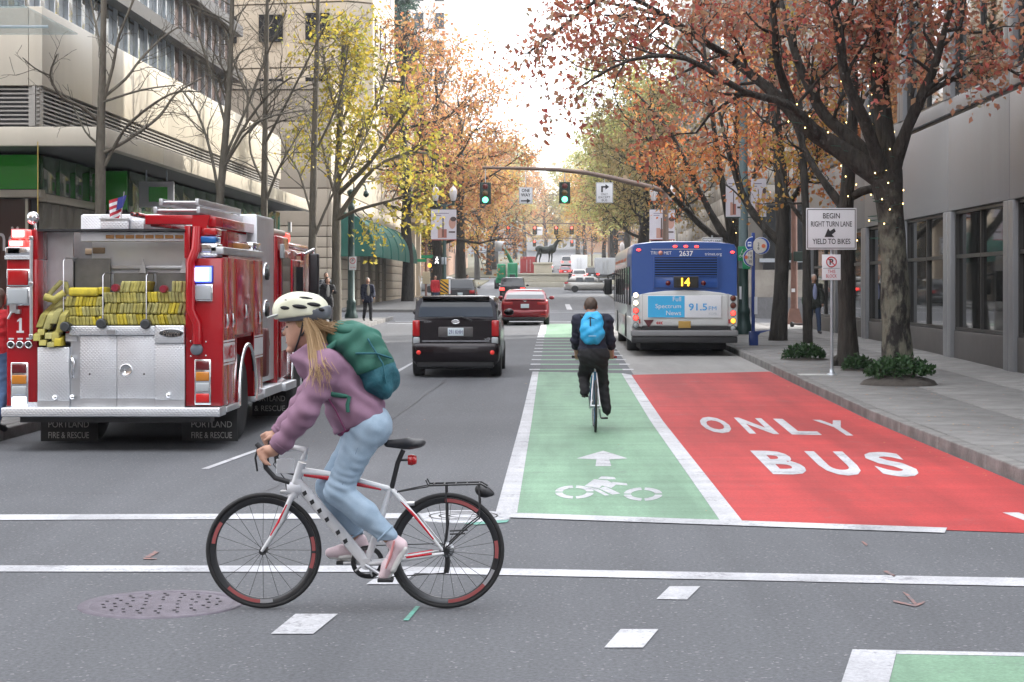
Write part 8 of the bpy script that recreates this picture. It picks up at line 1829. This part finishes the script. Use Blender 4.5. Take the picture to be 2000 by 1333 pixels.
# helmet, worn
HSH = mat('helmet_cream', (.60,.60,.46), .35, coat=.4); HGY = mat('helmet_grey', (.10,.11,.13), .4, coat=.3)
hm = per
R_h = rmat(0, .10, 0)
hs = sdf('helmet', [('e', Wp(586, 612), (.155, .108, .118), R_h, .03), ('e', Wp(610, 612), (.10, .10, .10), None, .03), ('e', Wp(565, 612), (.09, .09, .08), None, .03)], .0065, HSH, per, noise=lambda X, Y, Z: .007*np.sin(Y*95)*np.clip((Z-Wp(0, 615)[2])*14, 0, 1), cuts=[(Wp(585, 620), tuple(Vector((.12, 0, -1)).normalized()))])
sdf('helmet_lower_shell', [('e', Wp(590, 614), (.158, .104, .10), R_h, .03), ('e', Wp(616, 610), (.096, .098, .085), None, .03)], .0065, HGY, hs, cuts=[(Wp(585, 628), tuple(Vector((.05, 0, -1)).normalized())), (Wp(585, 614), tuple(Vector((-.28, 0, 1)).normalized()))])
sdf('visor', [('e', Wp(545, 616), (.075, .085, .011), rmat(0, -.28, 0), .01)], .006, mat('visor_grey', (.42,.44,.42), .4), hs)
vents = [(574, 590, -.075, .05), (600, 585, -.072, .05), (590, 600, -.104, .045), (616, 596, -.09, .045), (563, 603, -.092, .035), (628, 606, -.08, .03)]
for u, v, y, L in vents: MB().ell(Wp(u, v, y), (L, .014, .012), 10, 6, Matrix(rmat(.5, .12, 0).tolist())).build('vent', DARK, hs)
MB().tube([Wp(598, 622, -.088), Wp(590, 655, -.08), Wp(576, 690, -.03), Wp(574, 692, 0)], .006, 5).build('chin_strap', PLAST_K, hs); MB().tube([Wp(618, 622, -.085), Wp(592, 657, -.08)], .006, 5).build('chin_strap', PLAST_K, hs)
# backpack on her back
bp = thing('backpack', 'green and teal hiking backpack on the foreground cyclist', 'backpack', (bx_, BDp, .002))
PG = mat('pack_green', (.022,.125,.09), .7, var=.2, vscale=5, bump=.12, bscale=160); PTL = mat('pack_teal', (.015,.115,.15), .7, var=.2, vscale=5, bump=.3, bscale=60)
pn = lambda X, Y, Z: .007*np.sin(26*(Z+X)+3*np.sin(9*Y))+.005*np.sin(48*(Z-.8*X)+4*np.sin(13*Y))
up_ = [('e', Wp(690, 668), (.135, .135, .11), rmat(0, -.15, 0), .04), ('e', Wp(716, 700), (.125, .15, .14), rmat(0, -.5, 0), .05), ('c', Wp(668, 656), Wp(720, 672), .075, .085, .05)]
sdf('main_pack', up_+[('e', Wp(732, 722), (.12, .15, .15), rmat(0, -.5, 0), .05)], .0075, PG, bp, noise=pn, cuts=[(Wp(735, 722), tuple(Vector((.35, 0, -1)).normalized()))])
sdf('lower_pack', [('e', Wp(736, 728), (.118, .15, .16), rmat(0, -.4, 0), .05), ('e', Wp(738, 752), (.095, .135, .075), None, .04)], .0075, PTL, bp, noise=pn, cuts=[(Wp(735, 719), tuple(Vector((-.35, 0, 1)).normalized()))])
sdf('lid_pocket', [('e', Wp(684, 648), (.10, .115, .055), rmat(0, .25, 0), .03)], .0075, PG, bp, noise=lambda X, Y, Z: .005*np.sin(50*X)*np.sin(30*Y))
for s in (-1, 1): MB().tube([Wp(662, 668, s*.10), Wp(636, 690, s*.13), Wp(634, 730, s*.165), Wp(655, 768, s*.185), Wp(700, 775, s*.15)], [.018, .02, .02, .017, .014], 8).build('shoulder_strap', PG, bp)
MB().tube([Wp(690, 772, -.195), Wp(686, 788, -.205), Wp(687, 802, -.203)], [.012, .012, .012], 6).build('hanging_strap', PG, bp); MB().tube([Wp(722, 662, -.13), Wp(752, 710, -.15), Wp(758, 748, -.14)], .006, 5).build('compression_strap', PTL, bp); MB().tube([Wp(700, 690, -.16), Wp(740, 690, -.155), Wp(768, 700, -.1)], .006, 5).build('compression_strap', PTL, bp)
# ------------------------------------------------------------------ rider ahead, seen from behind
RX, RD = (1163-CX)*24./F, 24.
def Q(u, v, y=0.): return ((u-1163)/150., y, (845-v)/150.)
rb = thing('city_bicycle', 'slim blue bicycle in the green lane ridden away from the camera', 'bicycle', (RX, RD, .006)); rb.rotation_euler = (0, 0, 0)
BLU = paint('frame_blue', (.05,.22,.42), .3)
# the bicycle runs along +y: build in a side plane then turn it
bk = MB
def S_(a, b, y=0.): return (y, a, b)               # a along the ride, b height, y across
def wheel_y(nm, a):
    w = MB().tube([S_(a+.326*math.cos(t), .34+.326*math.sin(t)) for t in np.linspace(0, 2*PI, 44, endpoint=False)], .016, 8, closed=True).build(nm, BLACK, rb); MB().lathe([(.312, -.009), (.31, .009), (.285, .007), (.285, -.007), (.312, -.009)], o=(0, a, .34), axis='x', n=44).build('rim', mat('blue_rim', (.10,.24,.38), .35, .3), w); MB().cyl((-.05, a, .34), (.05, a, .34), .02, n=10).build('hub', STEEL, w)
    sp = MB().cyl((0, 0, .02), (0, 0, .29), .0015, n=4, cap=False).mesh('spoke', STEEL)
    for i in range(20): link('spoke', sp, w, (.03 if i % 2 else -.03, a, .34), (2*PI*i/20, 0, 0))
wheel_y('rear_wheel', 0.); wheel_y('front_wheel', 1.0)
def fr(nm, pts, r, m=BLU, n=8): return MB().tube(pts, r, n).build(nm, m, rb)
fr('seat_tube', [S_(.43, .28), S_(.27, .78)], .016); fr('top_tube', [S_(.29, .76), S_(.78, .82)], .015); fr('down_tube', [S_(.43, .28), S_(.82, .72)], .017); fr('head_tube', [S_(.78, .84), S_(.83, .70)], .019); fr('seat_post', [S_(.27, .78), S_(.23, .94)], .013, STEEL); fr('stem', [S_(.78, .84), S_(.76, .93), S_(.84, .95)], .014, STEEL)
for s in (-1, 1):
    fr('seat_stay', [S_(.27, .76, s*.02), S_(0, .34, s*.06)], .008, SIGN_W); fr('chain_stay', [S_(.43, .28, s*.02), S_(0, .34, s*.06)], .009, SIGN_W); fr('fork_blade', [S_(.83, .70, s*.03), S_(.95, .42, s*.05), S_(1.0, .34, s*.05)], .010)
MB().tube([S_(.70, .96, -.27), S_(.78, .97, -.2), S_(.84, .95, 0), S_(.78, .97, .2), S_(.70, .96, .27)], .013, 8).build('handlebar', BK, rb)
for s in (-1, 1): MB().tube([S_(.72, .96, s*.235), S_(.64, .955, s*.29)], .018, 8).build('grip', mat('grip_red', (.25,.03,.03), .6) if s > 0 else BK, rb)
MB().tube([S_(.80, .96, -.3), S_(.80, .965, -.18)], .012, 6).build('mirror_stalk', BK, rb)
sdf('saddle', [('c', S_(.36, .965), S_(.26, .965), .02, .04, .02), ('e', S_(.20, .965), (.08, .06, .03), None, .03)], .01, BK, rb); B('saddle_tag', SIGN_W, rb, -.03, .03, .12, .13, .93, .955)
B('rear_reflector', mat('bright_green_lamp', (.05,.6,.15), .4), rb, -.20, -.15, .60, .64, .80, .93, .01); MB().lathe([(.09, .05), (.095, .05), (.095, .055), (.09, .055), (.09, .05)], o=(0, .43, .28), axis='x', n=24).build('chainring', STEEL, rb)
pdL, pdR = (-.13, .36, .45), (.13, .50, .11+.04)
for p, s in ((pdL, -1), (pdR, 1)): MB().tube([(s*.06, .43, .28), (s*.08, p[1], p[2])], .012, 6).build('crank', STEEL, rb); MB().box(-.045, .045, -.045, .045, -.012, .012).build('pedal', BK, rb, loc=p)
rd = thing('person', 'cyclist in dark clothes riding away in the green lane', 'person', (RX, RD, .006)); ry = .22
NV = CLOTH('dark_navy_jumper', (.012,.014,.03)); BT = CLOTH('black_trousers', (.010,.010,.012))
def q3(u, v, y): return ((u-1163)/150., y, (845-v)/150.)
rl = [('c', q3(1150, 703, .25), q3(1143, 735, .60), .095, .068, .04), ('c', q3(1143, 735, .60), q3(1143, 768, .30), .064, .045, .03), ('c', q3(1172, 703, .25), q3(1178, 752, .55), .095, .068, .04), ('c', q3(1178, 752, .55), q3(1187, 805, .40), .064, .045, .03)]
rp_ = [('e', q3(1160, 694, .2), (.19, .15, .14), None, .06)]
rt = [('e', q3(1158, 668, .24), (.155, .12, .18), None, .06), ('e', q3(1158, 640, .30), (.18, .12, .16), None, .06), ('c', q3(1132, 627, .34), q3(1184, 627, .34), .08, .08, .06)]
ra = [('c', q3(1128, 630, .34), q3(1126, 668, .40), .056, .05, .04), ('c', q3(1125, 668, .40), q3(1129, 698, .64), .05, .034, .03), ('c', q3(1188, 630, .34), q3(1193, 668, .40), .056, .05, .04), ('c', q3(1195, 668, .40), q3(1197, 698, .64), .05, .034, .03)]
rhd = [('c', q3(1157, 622, .34), q3(1155, 606, .38), .062, .06, .03), ('e', q3(1155, 599, .40), (.078, .098, .112), None, .02), ('e', q3(1155, 604, .46), (.055, .06, .06), None, .03), ('c', q3(1155, 600, .49), q3(1155, 604, .51), .012, .015, .008)]
for s in (-1, 1): rhd.append(('e', q3(1155+s*12, 601, .40), (.014, .02, .032), None, .008))
rhn = []
for (u, v, s) in ((1129, 702, -1), (1198, 701, 1)):
    rhn.append(('e', q3(u, v-1, .66), (.036, .045, .028), None, .02))
    for i in range(4): rhn += [('c', q3(u-3.6+2.4*i, v-1, .69), q3(u-3.6+2.4*i, v+1, .725), .011, .010, .004), ('c', q3(u-3.6+2.4*i, v+1, .725), q3(u-3.6+2.4*i, v+5, .71), .010, .009, .003)]
    rhn.append(('c', q3(u-s*4, v, .66), q3(u-s*7, v+3, .70), .012, .010, .005))
sdf('body', rl+rp_+rt+ra+rhd+rhn, .011, SKIN, rd)
MB().ell(q3(1150, 599, .492), (.01, .008, .007), 8, 5).ell(q3(1160, 599, .492), (.01, .008, .007), 8, 5).build('eyes', DARK, rd)
sdf('jumper', rt+ra+[('e', q3(1159, 685, .22), (.18, .135, .10), None, .05)], .011, NV, rd, infl=.016, noise=wrinkles(.006, 40), cuts=[(q3(0, 690, 0), (0, 0, -1)), (q3(0, 683, .50), tuple(Vector((0, .75, -.66)).normalized())), (q3(0, 614, 0), (0, 0, 1))])
sdf('trousers', rl+rp_, .011, BT, rd, infl=.018, noise=wrinkles(.006, 40, 2.), cuts=[(q3(0, 682, 0), (0, 0, 1))])
BRN = mat('brown_leather', (.12,.04,.02), .5)
for (u, v, y) in ((1142, 771, .30), (1188, 808, .42)): sh_ = sdf('shoe', [('c', q3(u, v, y), q3(u, v+2, y+.17), .042, .036, .02), ('c', q3(u, v-5, y), q3(u, v, y), .04, .042, .02)], .011, BRN, rd); sdf('sole', [('c', q3(u, v+6, y-.02), q3(u, v+7, y+.18), .022, .02, .01)], .011, PLAST_K, sh_)
sdf('hair', [('e', q3(1155, 596.5, .385), (.087, .095, .105), None, .02)], .010, HBR, rd, noise=lambda X, Y, Z: .003*np.sin(90*X)*np.sin(70*Z), cuts=[(q3(0, 606, .40), tuple(Vector((0, .5, -.86)).normalized())), (q3(0, 600, .45), (0, 1, -.4))])
bq = thing('backpack', 'bright sky blue backpack on the rider in the green lane', 'backpack', (RX, RD, .006)); SKY = mat('pack_sky_blue', (.03,.36,.66), .6, var=.12, vscale=4, bump=.2, bscale=50)
sdf('main_pack', [('e', q3(1157, 652, .10), (.165, .10, .155), None, .05), ('e', q3(1157, 632, .14), (.15, .09, .13), None, .05), ('c', q3(1150, 618, .18), q3(1166, 618, .18), .05, .05, .05)], .011, SKY, bq, noise=lambda X, Y, Z: .006*np.sin(30*(Z+.5*X)+3*np.sin(12*X))+.004*np.sin(55*(Z-.6*X)))
MB().box(-.008, .008, -.01, .0, -.06, .06).build('pack_logo', SIGN_K, bq, loc=q3(1153, 631, .035)); MB().prism([(-.05, .03), (.0, .07), (.09, .03), (.02, .045), (.0, .05)], -.01, 0, 'y').build('pack_logo', SIGN_K, bq, loc=q3(1153, 630, .030)); MB().box(-.05, .05, -.008, .0, -.006, .006).build('pack_label', mat('pack_pale', (.3,.55,.7), .6), bq, loc=q3(1157, 657, -.005))
for s in (-1, 1): MB().tube([q3(1157+s*18, 622, .20), q3(1157+s*24, 616, .32), q3(1157+s*24, 630, .46), q3(1157+s*26, 660, .40), q3(1157+s*20, 668, .2)], .018, 6).build('shoulder_strap', BLK, bq)

# ================================================================== air
HZ = bpy.data.materials.new('haze_air'); HZ.use_nodes = True
_n, _l = HZ.node_tree.nodes, HZ.node_tree.links; _n.clear()
_o = _n.new('ShaderNodeOutputMaterial'); _v = _n.new('ShaderNodeVolumePrincipled'); _v.inputs['Color'].default_value = (.9,.94,1,1); _v.inputs['Density'].default_value = .0003; _v.inputs['Anisotropy'].default_value = .3
_l.new(_v.outputs['Volume'], _o.inputs['Volume'])
haze = MB().box(-2550, 2550, -2550, 2550, -3, 84).build('haze', HZ); haze['kind'] = 'stuff'
SC.cycles.volume_bounces = 0
